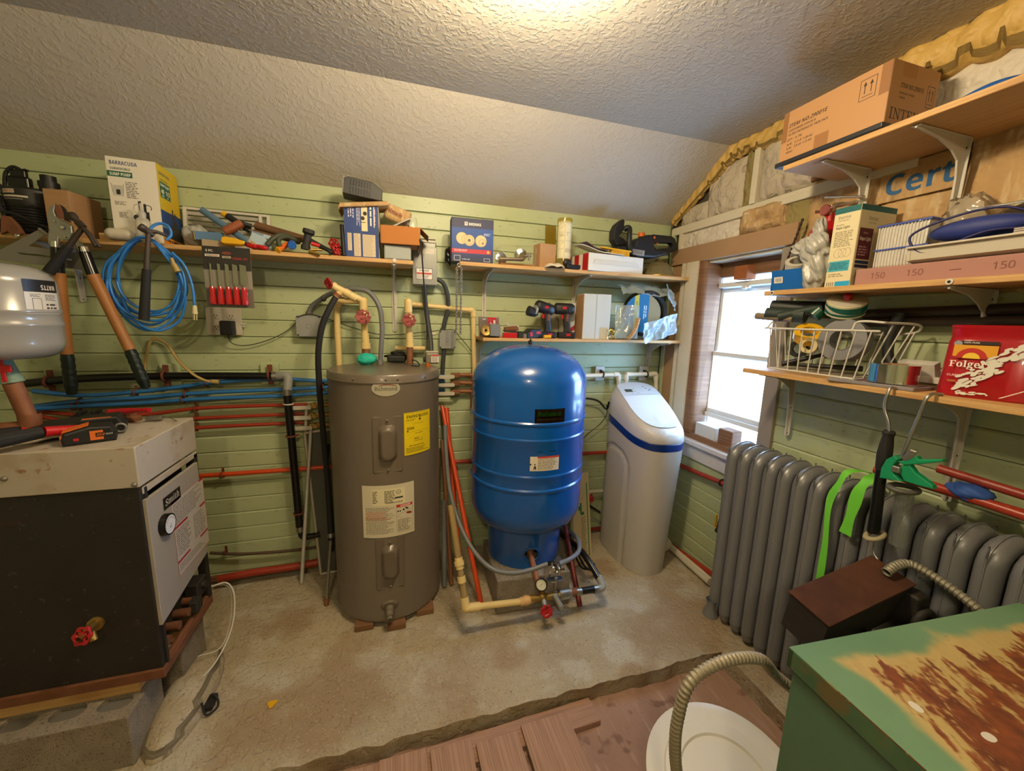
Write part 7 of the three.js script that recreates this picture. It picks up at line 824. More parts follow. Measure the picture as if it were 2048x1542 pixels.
function drill(label, base, rotY, chuck) { const g = thing('cordless_drill', label, 'drill', base, rotY); const m = mat(0x1d1c1c, 0.5); part(g, 'motor_housing', tr(la([[0, -0.062], [0.022, -0.06], [0.033, -0.045], [0.034, 0.0], [0.034, 0.05], [0.026, 0.06], [0, 0.06]], 24), [0.0, 0.176, 0], [0, 0, PI / 2 - 0.25 * chuck]), m); part(g, 'vent_rib', mg(...[0, 1, 2].map((i) => tr(new THREE.TorusGeometry(0.034, 0.0016, 6, 24), [0.03 - 0.008 * i * 1, 0.176 - 0.004 * i, 0], [0, PI / 2 - 0.2, 0]))), m);
  if (chuck) { part(g, 'clutch_ring', tr(cy(0.0315, 0.012, 24), [-0.064, 0.192 - 0.032, 0], [0, 0, PI / 2 - 0.25]), M.greyplastic); part(g, 'chuck', tr(la([[0, -0.045], [0.012, -0.045], [0.024, -0.03], [0.028, -0.005], [0.029, 0.02], [0, 0.02]].reverse().map((p) => [p[0], p[1]]), 24), [-0.09, 0.153, 0], [0, 0, PI + PI / 2 - 0.25 + PI]), M.rubber); }
  part(g, 'handle', ex([[-0.008, 0.155], [0.034, 0.15], [0.036, 0.1], [0.045, 0.04], [0.042, 0.02], [0.0, 0.02], [0.004, 0.06], [-0.004, 0.11]], 0.036, 0.01), m); part(g, 'red_grip', bx(0.018, 0.05, 0.0375, 0.004, 0.018, 0.125, 0), M.rust); part(g, 'trigger', bx(0.014, 0.028, 0.02, 0.004, -0.008, 0.128, 0), M.red); part(g, 'battery_foot', bx(0.105, 0.038, 0.066, 0.008, 0.018, 0.019, 0), M.black); part(g, 'red_label', bx(0.024, 0.015, 0.002, 0.0005, -0.005, 0.18, 0.034), M.red); part(g, 'red_label', bx(0.026, 0.014, 0.002, 0.0005, 0.026, 0.022, 0.0335), M.red); return g; }
drill('cordless drill with a drooping black chuck standing on the lower shelf', [0.862, SH3, -2.205], R(6), 1);
drill('cordless impact driver standing beside the white cartons, right of the other drill', [0.985, SH3, -2.20], R(-12), 0);
solo('plastic_board', 'dark pegged plastic panel leaning on the wall behind the impact driver', 'panel', mg(bx(0.12, 0.17, 0.012, 0.003, 0, 0.085, 0)), mat(0x8d8872, 0.6), [0.95, SH3, -2.335], [-0.08, 0, 0]);
carton('narrow_carton', 'narrow white carton with a red diagonal band beside the impact driver', 0.072, 0.215, 0.10, mat(0xb9b5aa, 0.6), [1.046, SH3, -2.292], R(-4), [['front', (x, W, H) => { fill(x, '#c4c0b4', 0, 0, W, H); fill(x, '#b4c4d2', W * 0.6, 0, W * 0.32, H); x.fillStyle = '#a51c2a'; x.beginPath(); x.moveTo(0, H * 0.86); x.lineTo(W, H * 0.62); x.lineTo(W, H * 0.76); x.lineTo(0, H); x.fill(); fine(x, W * 0.12, H * 0.3, W * 0.3, H * 0.16, 6, '#7a766c', 5); x.strokeStyle = '#555'; x.beginPath(); x.arc(W * 0.28, H * 0.6, W * 0.08, 0, 7); x.stroke(); }]]);
{ const g = carton('white_carton', 'tall plain white carton standing open-seamed on the lower shelf', 0.172, 0.268, 0.13, mat(0xbdc1ba, 0.6), [1.178, SH3, -2.20], R(-6), []); part(g, 'seam', bx(0.0015, 0.262, 0.001, 0, -0.005, 0.134, 0.0655), M.greyplastic); part(g, 'brown_side', bx(0.0015, 0.26, 0.126, 0, -0.087, 0.134, 0), M.card); part(g, 'tape_patch', bx(0.05, 0.07, 0.001, 0, 0.05, 0.036, 0.0655), mat(0xb9a87e, 0.6)); }
{ const g = thing('hardware_bag', 'small clear bag of shiny brass screws at the front of the lower shelf', 'bag', [1.278, SH3, -2.135]); const r = rng(17), sc = []; for (let i = 0; i < 60; i++) sc.push(tr(cy(0.0032, 0.018, 6), [(r() - 0.5) * 0.07, 0.008 + r() * 0.058, (r() - 0.5) * 0.022], [r() * 3, r() * 3, r() * 3])); tag(part(g, 'screws', mg(sc), mat(0xd8bd6a, 0.25, 0.9)), undefined, undefined, undefined, 'stuff'); part(g, 'bag', warp(new RoundedBoxGeometry(0.088, 0.076, 0.032, 4, 0.01).translate(0, 0.038, 0), (p) => { p.z += 0.003 * Math.sin(p.x * 90 + p.y * 60); }), M.clearbag); }
{ // black coiled hose in a torn plastic bag with a blue label disc
  const g = thing('hose_coil', 'coil of black hose with a round blue label in a torn clear bag', 'hose', [1.53, SH3, -2.21]); const pts = [];
  for (let k = 0; k < 5; k++) for (let i = 0; i < 12; i++) { const t = (k + i / 12) * 2 * PI; pts.push([0.03 + 0.125 * Math.cos(t) - 0.02 * k * 0.3, 0.165 + 0.125 * Math.sin(t), -0.05 + 0.026 * k + 0.01 * (i / 12)]); }
  part(g, 'hose', tu(pts, 0.019, 300, false, 12), M.rubber);
  const [a, b] = [new THREE.CircleGeometry(0.115, 48), new THREE.MeshStandardMaterial({ roughness: 0.25, map: sheetTex(0.23, 0.23, (x, W, H) => { fill(x, '#2f6f9e', 0, 0, W, H); fill(x, '#b9b35a', W * 0.26, 0, W * 0.12, H); fill(x, '#8a8468', W * 0.66, 0, W * 0.34, H); x.save(); x.translate(W * 0.6, H * 0.3); x.rotate(PI / 2); fine(x, 0, 0, H * 0.4, W * 0.1, 2, '#b9d4e8', 9); x.restore(); fine(x, W * 0.3, H * 0.2, W * 0.06, H * 0.6, 12, '#55684a'); }, 2400) })]; a.userData.keepUV = true; part(g, 'label_disc', a, b, [-0.06, 0.165, 0.10], [0, -0.2, 0]);
  const crumple = (w, h, seed) => warp(new THREE.PlaneGeometry(w, h, 40, 30), (p) => { p.z = 0.05 * (fbm(p.x * 0.9 + 0.5, p.y * 0.9 + 0.5, 9, 9, 3, seed) - 0.5) + 0.05 * Math.abs(fbm(p.x * 0.9 + 0.5, p.y * 0.9 + 0.5, 17, 13, 3, seed + 3) - 0.5); });
  const film = new THREE.MeshPhysicalMaterial({ color: 0xcfe0e2, roughness: 0.12, transmission: 0.6, thickness: 0, side: THREE.DoubleSide });
  part(g, 'bag_film', tr(crumple(0.36, 0.12, 741), [0.0, 0.305, 0.03], [-0.9, 0, -0.08]), film); part(g, 'bag_film', tr(crumple(0.26, 0.13, 745), [0.06, 0.075, 0.125], [0.15, 0.15, 0.25]), film); part(g, 'bag_film', tr(crumple(0.14, 0.2, 749), [-0.17, 0.11, 0.1], [0, -0.3, 0]), film); part(g, 'bag_film', tr(crumple(0.12, 0.14, 753), [0.15, 0.27, 0.08], [-0.3, 0.5, -0.6]), film); }
{ const g = wthing('rope_end', 'short frayed piece of twisted tan rope dangling before the hose coil', 'rope'); const p = [[1.4197,1.5316,-2.075], [1.4073,1.4775,-2.075], [1.3804,1.4257,-2.08], [1.3677,1.4068,-2.09]]; const c = new THREE.CatmullRomCurve3(p.map(v3)); for (let s = 0; s < 3; s++) { const q = []; for (let i = 0; i <= 30; i++) { const b = c.getPoint(i / 30), a = i * 0.9 + s * 2.1; q.push([b.x + 0.006 * Math.cos(a), b.y, b.z + 0.006 * Math.sin(a)]); } part(g, 'strand', tu(q, 0.0065, 60, false, 6), mat(0xb08a5c, 0.9)); } }
// ---------- expansion tank and tools on the boiler ----------
{ const g = thing('expansion_tank', 'grey-white steel expansion tank with a black and white label above the boiler', 'tank', [-1.20, 1.335, -1.66]); const r = 0.142, m = mat(0x9b9a95, 0.25, 0.1, { clearcoat: 0.5 });
  const p = [[0, 0]]; for (let i = 0; i <= 8; i++) { const a = i / 8 * PI / 2; p.push([0.09 + (r - 0.09) * Math.sin(a), 0.05 * (1 - Math.cos(a))]); } p.push([r, 0.10], [r + 0.003, 0.104], [r + 0.003, 0.112], [r, 0.118], [r, 0.142], [r + 0.003, 0.146], [r + 0.003, 0.153], [r, 0.158], [r, 0.235]); for (let i = 1; i <= 8; i++) { const a = i / 8 * PI / 2; p.push([0.06 + (r - 0.06) * Math.cos(a), 0.235 + 0.06 * Math.sin(a)]); } p.push([0, 0.3]);
  part(g, 'tank_body', la(p, 64), m); part(g, 'blue_cap', la([[0, 0.33], [0.03, 0.328], [0.04, 0.31], [0.04, 0.295]], 28).translate(-0.02, 0, 0), M.blue);
  const [a, b] = curvedSheet(r + 0.001, 0.75, 0.105, (x, W, H) => { fill(x, '#cfcbc0', 0, 0, W, H); fill(x, '#1b1917', 0, 0, W, H * 0.36); x.save(); x.translate(W * 0.66, H * 0.22); x.rotate(PI); text(x, 'WATTS', 0, 0, H * 0.2, '#d8d2c4', 'bold', 'sans-serif', 'center', W * 0.5); x.restore(); x.strokeStyle = '#333'; x.lineWidth = 4; x.strokeRect(W * 0.16, H * 0.55, W * 0.22, H * 0.34); fine(x, W * 0.12, H * 0.42, W * 0.26, H * 0.1, 3, '#555', 4); fine(x, W * 0.5, H * 0.42, W * 0.4, H * 0.2, 5, '#555', 5); fine(x, W * 0.5, H * 0.7, W * 0.42, H * 0.2, 2, '#333', 6); }, 0.4, 3000); part(g, 'label', a, b, [0, 0.195, 0], [0, 1.45, 0]); }
{ const g = wthing('relief_assembly', 'brown bronze pipe and elbow with a green-crusted valve under the expansion tank', 'pipe fitting');
  part(g, 'riser', bar([-1.16, 1.12, -1.66], [-1.19, 1.27, -1.66], 0.022), M.bronze); part(g, 'elbow', mg(pl([[-1.16, 1.15, -1.66], [-1.16, 1.10, -1.66], [-1.23, 1.098, -1.65]], 0.027, 0.045, 14)), M.bronze); part(g, 'run', bar([-1.22, 1.098, -1.65], [-1.5, 1.098, -1.6], 0.023), M.bronze);
  const v = part(g, 'valve_body', mg(bar([-1.189, 1.265, -1.66], [-1.205, 1.335, -1.66], 0.026, 0.022), bar([-1.195, 1.30, -1.66], [-1.175, 1.30, -1.62], 0.016), bar([-1.187, 1.255, -1.66], [-1.189, 1.268, -1.66], 0.029, 0.029, 8)), mat(0x7f9a86, 0.7)); part(v, 'red_lever', mg(bx(0.012, 0.075, 0.006, 0.003, -1.172, 1.30, -1.615), bx(0.045, 0.022, 0.006, 0.006, -1.172, 1.305, -1.614)), M.red); }
wsolo('gas_hose', 'dark grey hose hanging left of the bronze pipe at the photo edge', 'hose', tu([[-1.27, 1.33, -1.62], [-1.25, 1.26, -1.60], [-1.225, 1.18, -1.59], [-1.23, 1.13, -1.56], [-1.28, 1.115, -1.53], [-1.4, 1.12, -1.50]], 0.011, 40, false, 10), M.conduitdark);
wsolo('red_canister', 'red body cut by the left photo edge behind the bronze pipe', 'canister', cy(0.06, 0.22, 24).translate(-1.36, 1.20, -1.72), M.red);
const BT = 1.076;
{ const g = thing('tool_battery', 'black and orange slide battery standing at the front of the boiler casing', 'battery', [-0.945, BT, -1.555], R(28)); part(g, 'battery_case', ex([[-0.06, 0], [0.058, 0], [0.063, 0.02], [0.05, 0.05], [0.0, 0.055], [-0.055, 0.04], [-0.063, 0.02]], 0.075, 0.007), M.black); part(g, 'orange_panel', tr(bx(0.06, 0.003, 0.05, 0.001), [-0.03, 0.049, 0.0], [0, 0, 0.27]), M.orange); part(g, 'orange_panel', bx(0.03, 0.03, 0.002, 0.0008, 0.015, 0.025, 0.0382), M.orange); part(g, 'red_button', bx(0.012, 0.008, 0.002, 0.001, -0.03, 0.018, 0.0382), M.red); part(g, 'orange_rim', mg(bx(0.006, 0.022, 0.06, 0.002, -0.061, 0.02, 0)), mat(0xd88050, 0.5)); const [a, b] = sheet(0.045, 0.014, (x, W, H) => { fill(x, '#161616', 0, 0, W, H); text(x, '20V', W * 0.04, H * 0.5, H * 0.8, '#d0641c', 'bold'); text(x, 'MAX', W * 0.5, H * 0.5, H * 0.55, '#aaa', 'bold'); }, 0.4, 4000); part(g, 'label', a, b, [0.035, 0.026, 0.0392]); }
{ const g = thing('tool_battery', 'black and orange battery lying behind the front battery on the boiler', 'battery', [-0.975, BT, -1.655], R(20)); part(g, 'battery_case', ex([[-0.07, 0], [0.06, 0], [0.066, 0.03], [0.05, 0.062], [-0.04, 0.06], [-0.07, 0.03]], 0.08, 0.007), M.black); part(g, 'orange_trim', mg(bx(0.07, 0.006, 0.004, 0.001, 0.0, 0.058, 0.036), bx(0.05, 0.005, 0.004, 0.001, -0.03, 0.02, 0.041)), M.orange); part(g, 'clip_ring', tr(new THREE.TorusGeometry(0.014, 0.004, 8, 18), [0.055, 0.02, 0.042]), M.steeldull); }
solo('plastic_case', 'flat black plastic case lying open on the boiler behind the red grips', 'case', mg(bx(0.15, 0.016, 0.09, 0.004, 0, 0.03, 0), bx(0.13, 0.02, 0.07, 0.004, -0.005, 0.011, 0)), mat(0x211f1c, 0.6), [-1.09, BT, -1.69], [0.06, 0.35, 0.03]);
solo('plastic_case', 'black ribbed plastic clip case at the back of the boiler casing', 'case', mg(bx(0.13, 0.04, 0.05, 0.005, 0, 0.02, 0), ...[0, 1, 2].map((i) => bx(0.012, 0.016, 0.052, 0.002, -0.04 + 0.04 * i, 0.045, 0))), M.black, [-1.06, BT, -1.79], [0, 0.15, 0]);
{ const g = wthing('pipe_pliers', 'long pliers with red and black grips, one black grip overhanging the boiler front', 'pliers'); const a = [-1.115, BT + 0.04, -1.425], b = [-1.035, BT + 0.045, -1.52], c = [-0.99, BT + 0.035, -1.58]; part(g, 'grip', along([[0, 0], [0.012, 0.001], [0.0215, 0.01], [0.0215, 0.05], [0.0185, 0.12], [0, 0.121]], a, b, 18), M.rubber); part(g, 'red_grip', bar(b, c, 0.0165, 0.0135), M.red); const d = [-1.25, BT + 0.03, -1.50], e = [-1.12, BT + 0.035, -1.565], f = [-1.09, BT + 0.03, -1.585]; part(g, 'grip', bar(d, e, 0.023, 0.02), M.rubber); part(g, 'red_grip', bar(e, f, 0.016, 0.012), M.red); part(g, 'jaw', mg(bar(f, [-1.04, BT + 0.02, -1.61], 0.008, 0.006, 6), bar(c, [-1.02, BT + 0.02, -1.61], 0.008, 0.006, 6)), M.steeldull); }
wsolo('cream_cloth', 'scrap of cream paper under the pliers on the boiler top', 'paper', tr(warp(new THREE.BoxGeometry(0.16, 0.004, 0.07, 12, 1, 8), (p) => { p.y += 0.006 * Math.sin(p.x * 50 + p.z * 40); }), [-1.06, BT + 0.008, -1.60], [0, 0.4, 0]), M.offwhite);
wsolo('hand_tool', 'slim tool with a red and orange handle at the back of the boiler top', 'tool', mg(bar([-1.02, BT + 0.045, -1.78], [-0.94, BT + 0.05, -1.77], 0.011), bar([-0.95, BT + 0.05, -1.77], [-0.88, BT + 0.055, -1.75], 0.009)), M.redknob);
wsolo('smoke_vent', 'small rusty round vent cap at the back edge of the boiler casing', 'cap', la([[0.03, 0], [0.03, 0.015], [0.018, 0.02], [0.018, 0.035], [0.012, 0.045], [0, 0.046]], 20).translate(-0.975, BT, -1.82), M.rust);
wsolo('tag', 'pale metal tag with a black wire near the rear corner of the boiler casing', 'tag', mg(bx(0.05, 0.012, 0.03, 0.002, -0.89, BT + 0.014, -1.80), tu([[-0.87, BT + 0.01, -1.80], [-0.84, BT + 0.012, -1.79], [-0.81, BT + 0.004, -1.77]], 0.002, 14)), M.steel);
// ---------- shelves on the right wall ----------
const RT = 2.132, RM = 1.657, RL = 1.316;
solo('wall_shelf', 'top pine shelf on the right wall, holding the large brown carton', 'shelf', grainZ(bx(1.75, 0.02, 0.325, 0.003, 0, 0.01, 0)), M.pine, [1.653, RT - 0.02, -0.42]);
solo('wall_shelf', 'middle pine shelf on the right wall, holding the rope light box', 'shelf', grainZ(bx(1.75, 0.02, 0.255, 0.003, 0, 0.01, 0)), M.pine, [1.6875, RM - 0.02, -0.492]);
solo('wall_shelf', 'lowest pine shelf on the right wall, holding the wire basket and red canister', 'shelf', grainZ(bx(1.75, 0.02, 0.29, 0.003, 0, 0.01, 0)), M.pine, [1.665, RL - 0.02, -0.515]);
const wallX = XR - 0.024;
shelfBracket('white bracket under the far end of the top right shelf', 0.24, 0.28, [wallX - 0.03, RT - 0.021, -1.16], -PI / 2);
shelfBracket('white bracket under the near part of the top right shelf beside the blue lettering', 0.25, 0.33, [wallX - 0.03, RT - 0.021, -0.885], -PI / 2);
shelfBracket('white bracket under the middle right shelf above the red canister', 0.22, 0.28, [wallX, RM - 0.021, -0.765], -PI / 2);
shelfBracket('white bracket under the lowest right shelf beside the window casing', 0.22, 0.30, [wallX, RL - 0.021, -1.345], -PI / 2);
shelfBracket('white bracket under the lowest right shelf above the blue-taped pipes', 0.24, 0.36, [wallX, RL - 0.021, -0.765], -PI / 2);
for (const [p, l] of [[[1.558, RM - 0.01, -1.325], 'small white washer at the far end of the middle right shelf edge'], [[1.558, RM - 0.01, -0.76], 'white washer with a dark screw on the middle right shelf edge']]) { const g = thing('shelf_washer', l, 'washer', p, -PI / 2); part(g, 'washer', ex(circ(0.009), 0.003, 0.0008), M.white); part(g, 'screw', tr(new THREE.SphereGeometry(0.004, 8, 6), [0, 0, 0.002]), M.dark); }
solo('dark_tray', 'flat dark blue and grey tray lying under the large brown carton', 'tray', mg(bx(0.24, 0.018, 0.37, 0.004, 0, 0.009, 0)), mat(0x23262c, 0.4), [1.605, RT, -1.145]);
{ const art = (full) => (x, W, H) => { x.clearRect(0, 0, W, H); fill(x, '#b4875a', 0, 0, W, H); if (full) { fill(x, '#8f6238', 0, 0, W * 0.06, H * 0.6); fill(x, '#8f6238', W * 0.92, 0, W * 0.08, H * 0.5); fill(x, '#96683c', W * 0.38, H * 0.72, W * 0.14, H * 0.28); for (const [s, y, k] of [['ITEM NO.29001E', 0.3, 0.1], ['CUSTOMER STOCK #', 0.4, 0.06], ['FILTER CARTRIDGE B1 TWIN PACK', 0.48, 0.06], ["QTY :  6  PK", 0.58, 0.06], ['N.W.   3.1 LB  1.40 KG', 0.67, 0.055], ['G.W.   3.8 LB  1.72 KG', 0.75, 0.055], ['MEAS', 0.83, 0.055]]) text(x, s, W * 0.07, H * y, H * k, '#2c2118', k > 0.09 ? 'italic bold' : 'italic bold', 'sans-serif', 'left', W * 0.42); } else { text(x, 'ITEM NO.29001E', W * 0.2, H * 0.36, H * 0.1, '#2c2118', 'bold', 'sans-serif', 'left', W * 0.5); text(x, 'MADE IN CHINA', W * 0.2, H * 0.48, H * 0.05, '#2c2118'); text(x, 'CHINA', W * 0.2, H * 0.55, H * 0.05, '#2c2118'); text(x, 'INTEX', W * 0.06, H * 0.82, H * 0.25, '#2c2118', 'normal', 'serif', 'left', W * 0.7); fill(x, '#a9784a', W * 0.2, 0, W * 0.3, H * 0.22); } const a = full ? 0.76 : 0.78, b = full ? 0.12 : 0.26, c = full ? 0.13 : 0.16; x.strokeStyle = '#2c2118'; x.lineWidth = 4; x.strokeRect(W * a, H * b, W * c, H * 0.34); for (const k of [0.3, 0.7]) { const X = W * (a + c * k); fill(x, '#2c2118', X - 3, H * (b + 0.06), 6, H * 0.18); x.fillStyle = '#2c2118'; x.beginPath(); x.moveTo(X - W * 0.015, H * (b + 0.11)); x.lineTo(X, H * (b + 0.04)); x.lineTo(X + W * 0.015, H * (b + 0.11)); x.fill(); } fill(x, '#2c2118', W * (a + 0.02), H * (b + 0.28), W * (c - 0.04), 4); };
  const g = carton('shipping_carton', 'large taped brown carton with printed arrows on the top right shelf', 0.36, 0.185, 0.225, M.card, [1.618, RT + 0.019, -1.15], -PI / 2, [['front', art(true), 2400], ['right', art(false), 2400]]); part(g, 'lifted_flap', tr(bx(0.002, 0.003, 0.20, 0.001), [0, 0, 0]), M.carddark); part(g, 'lifted_flap', tr(bx(0.17, 0.003, 0.1, 0.001), [0.075, 0.20, -0.055], [0.3, 0, 0]), M.carddark); }
wsolo('blue_strap', 'blue plastic strap bowed upward on the top right shelf', 'strap', (() => { const p = [[1.56, RT + 0.002, -0.90], [1.60, RT + 0.03, -0.85], [1.63, RT + 0.055, -0.79], [1.64, RT + 0.05, -0.74], [1.63, RT + 0.02, -0.69]]; const g = tu(p, 0.012, 40, false, 6); g.computeVertexNormals(); return warp(g, (q) => { }); })(), M.blue);
solo('grey_box', 'grey-brown box cut by the right photo edge on the top right shelf', 'box', bx(0.18, 0.10, 0.5, 0.003, 0, 0.05, 0), mat(0x837a70, 0.6), [1.67, RT, -0.46], [0, 0.1, 0]);
// middle shelf
{ const g = thing('storage_bin', 'small bright blue plastic bin with a barcode sticker on the middle right shelf', 'bin', [1.645, RM, -1.285], -PI / 2); const w = 0.16, d = 0.12, h = 0.085, m = mat(0x1260b0, 0.35); const e = ex([[-d / 2 + 0.012, 0], [d / 2 - 0.012, 0], [d / 2, h], [d / 2 - 0.004, h], [d / 2 - 0.016, 0.004], [-d / 2 + 0.016, 0.004], [-d / 2 + 0.004, h], [-d / 2, h]], w, 0.001); e.rotateY(PI / 2); part(g, 'bin_walls', mg(e, bx(0.004, h, d * 0.9, 0.001, -w / 2 + 0.002, h / 2, 0), bx(0.004, h * 0.7, d * 0.9, 0.001, w / 2 - 0.002, h * 0.35, 0)), m); const [a, b] = sheet(0.04, 0.026, (x, W, H) => { fill(x, '#d8d4cc', 0, 0, W, H); for (let i = 0; i < 16; i++) if (i % 3) fill(x, '#222', W * (0.15 + 0.045 * i), H * 0.2, W * 0.025, H * 0.6); }, 0.5, 4000); part(g, 'sticker', a, b, [-0.045, 0.045, d / 2 - 0.0035], [0.14, 0, 0]); }
wsolo('tape_roll', 'white masking tape roll tipped inside the blue bin', 'tape', tr(la([[0.03, -0.02], [0.045, -0.02], [0.045, 0.02], [0.03, 0.02], [0.03, -0.02]], 36), [1.63, RM + 0.105, -1.285], [0.35, 0, 0.5]), M.offwhite);
wsolo('glue_tube', 'grey tube lying across the near end of the blue bin', 'tube', bar([1.66, RM + 0.10, -1.26], [1.63, RM + 0.14, -1.20], 0.018, 0.014, 12), M.greyplastic);
{ const g = thing('fire_extinguisher', 'red fire extinguisher with gauge and lever behind the white plastic bag', 'extinguisher', [1.735, RM, -1.262]); part(g, 'cylinder', la([[0, 0], [0.06, 0], [0.066, 0.01], [0.066, 0.225], [0.06, 0.25], [0.035, 0.275], [0.018, 0.282], [0.018, 0.315], [0, 0.316]], 40), M.redgloss); part(g, 'valve_head', mg(bx(0.03, 0.04, 0.03, 0.004, 0, 0.325, 0), bar([-0.045, 0.322, -0.03], [0, 0.322, 0], 0.006)), M.chrome); const ga = part(g, 'gauge', tr(la([[0, -0.01], [0.02, -0.01], [0.022, 0.006], [0.019, 0.01], [0, 0.009]], 26), [-0.025, 0.325, 0.0], [0, 0, PI / 2]), mat(0xa8605a, 0.25, 0.6)); part(g, 'lever', mg(tr(bx(0.16, 0.008, 0.022, 0.003), [0.0, 0.366, 0.045], [0, PI / 2 - 0.1, 0.25]), tr(bx(0.11, 0.006, 0.02, 0.003), [0, 0.335, 0.05], [0, PI / 2 - 0.1, 0])), M.chrome); }
{ const bag = (s, seed) => warp(new THREE.SphereGeometry(1, 40, 28), (p) => { const k = 0.55 + 0.9 * fbm(p.x * 0.24 + 0.5, p.y * 0.24 + p.z * 0.24 + 0.5, 17, 13, 4, seed); p.set(p.x * s[0] * k, p.y * s[1] * k, p.z * s[2] * k); }); const g = wthing('shopping_bag', 'crumpled white plastic bag stuffed between blue bin and rope light box', 'bag'); part(g, 'bag_body', mg(bag([0.05, 0.08, 0.04], 761).translate(1.60, RM + 0.07, -1.178), bag([0.04, 0.06, 0.05], 765).translate(1.60, RM + 0.15, -1.20)), M.whitebag); part(g, 'bag_top', mg(bag([0.035, 0.035, 0.045], 769).translate(1.61, RM + 0.165, -1.25), bag([0.02, 0.06, 0.022], 773).translate(1.61, RM + 0.205, -1.20)), M.whitebag); }
wsolo('motor_chain', 'dark roller chain hanging down the window casing beside the fire extinguisher', 'chain', (() => { const l = []; for (let i = 0; i < 26; i++) l.push(tr(bx(0.010, 0.012, 0.007, 0.002), mid([1.765, 1.98, -1.40], [1.77, 1.74, -1.47], i / 25), [0, i % 2 ? 0.8 : 0, 0.2])); return tag(mg(l), null); })(), mat(0x2c231d, 0.6)).userData.kind = 'stuff';
carton('rope_light_box', 'tall cream and teal rope light carton on the middle right shelf', 0.088, 0.288, 0.185, mat(0xd9cda6, 0.5), [1.6935, RM, -1.10], -PI / 2, [
  ['front', (x, W, H) => { fill(x, '#d9cda6', 0, 0, W, H); fill(x, '#1f6468', 0, 0, W, H * 0.075); text(x, 'Patriot', W * 0.16, H * 0.125, H * 0.05, '#3a352c', 'normal', 'serif', 'left', W * 0.5); fine(x, W * 0.16, H * 0.16, W * 0.5, H * 0.014, 1, '#6a6452'); text(x, '40 Lumen', W * 0.12, H * 0.215, H * 0.02, '#3a352c'); text(x, 'Rope Light', W * 0.12, H * 0.25, H * 0.04, '#2c261f', 'bold', 'sans-serif', 'left', W * 0.55); fine(x, W * 0.12, H * 0.3, W * 0.78, H * 0.2, 9, '#8a8164', 5); x.strokeStyle = '#8a8164'; x.lineWidth = 3; for (let i = 0; i < 3; i++) { x.beginPath(); x.ellipse(W * (0.35 + 0.18 * i), H * 0.57, W * 0.15, H * 0.055, 0.2, 0, 7); x.stroke(); } fill(x, '#3aa0b4', W * 0.06, H * 0.67, W * 0.82, H * 0.13); fine(x, W * 0.1, H * 0.69, W * 0.74, H * 0.09, 5, '#1d5a70', 6); fine(x, W * 0.1, H * 0.83, W * 0.7, H * 0.05, 2, '#8a8164', 7); for (let i = 0; i < 12; i++) if (i % 3) fill(x, '#333', W * (0.04 + 0.028 * i), H * 0.935, W * 0.016, H * 0.05); fill(x, '#1d9cd2', W * 0.42, H * 0.93, W * 0.58, H * 0.07); }],
  ['right', (x, W, H) => { fill(x, '#d9cda6', 0, 0, W, H); fill(x, '#1f6468', 0, 0, W, H * 0.07); text(x, 'Patriot', W * 0.24, H * 0.16, H * 0.06, '#3a352c', 'normal', 'serif', 'left', W * 0.26); text(x, 'LIGHTING', W * 0.25, H * 0.21, H * 0.03, '#6a6452', 'normal', 'sans-serif', 'left', W * 0.24); fill(x, '#5c1b2c', W * 0.04, H * 0.28, W * 0.38, H * 0.38); text(x, '18 Feet', W * 0.15, H * 0.34, H * 0.024, '#d8c8b8'); text(x, 'Rope Light', W * 0.07, H * 0.41, H * 0.06, '#e0d4c4', 'bold', 'sans-serif', 'left', W * 0.32); fine(x, W * 0.08, H * 0.5, W * 0.3, H * 0.13, 4, '#b08a90', 8); fill(x, '#23355a', W * 0.04, H * 0.675, W * 0.38, H * 0.04); fill(x, '#2a2a4a', W * 0.04, H * 0.725, W * 0.38, H * 0.04); text(x, 'LED', W * 0.08, H * 0.82, H * 0.07, '#8a8a86', 'bold', 'sans-serif', 'left', W * 0.3); x.strokeStyle = '#a08a70'; x.lineWidth = 3; x.beginPath(); x.arc(W * 0.14, H * 0.92, W * 0.1, 0, 7); x.stroke(); }]]);
{ const g = thing('foam_board', 'pinkish foam board stamped 150 lying along the middle right shelf', 'board', [1.70, RM, -0.35]); part(g, 'board', bx(0.20, 0.058, 1.38, 0.004, 0, 0.029, 0), mat(0xa67a70, 0.85)); const [a, b] = sheet(0.44, 0.05, (x, W, H) => { x.clearRect(0, 0, W, H); for (const u of [0.13, 0.36, 0.8]) text(x, '150', W * u, H * 0.5, H * 0.55, '#7a5048', 'italic normal', 'sans-serif', 'left'); fill(x, '#7a5048', W * 0.6, H * 0.5, W * 0.06, H * 0.05); }, 0.9, 2000, { transparent: true, alphaTest: 0.4 }); part(g, 'stamped_number', a, b, [-0.1006, 0.03, -0.48], [0, -PI / 2, 0]); }
{ const g = thing('filter_pack', 'shrink-wrapped pack of white pleated filter cartridges with blue ties', 'filter', [1.69, RM + 0.059, -0.945], -PI / 2); const gs = []; for (let i = 0; i < 16; i++) gs.push(bx(0.0035, 0.145, 0.10, 0.001, -0.068 + 0.009 * i, 0.0725, 0)); part(g, 'pleats', mg(bx(0.14, 0.142, 0.094, 0.01, 0, 0.071, 0)), M.white); for (const q of gs) part(g, 'pleat', q, M.white); part(g, 'blue_tie', mg(bx(0.15, 0.005, 0.106, 0.001, 0, 0.062, 0), bx(0.15, 0.006, 0.106, 0.001, 0, 0.142, 0)), mat(0x3a4fa8, 0.5)); part(g, 'wrap', bx(0.155, 0.15, 0.11, 0.012, 0, 0.0755, 0), (() => { const m = M.clearbag.clone(); return m; })()); }
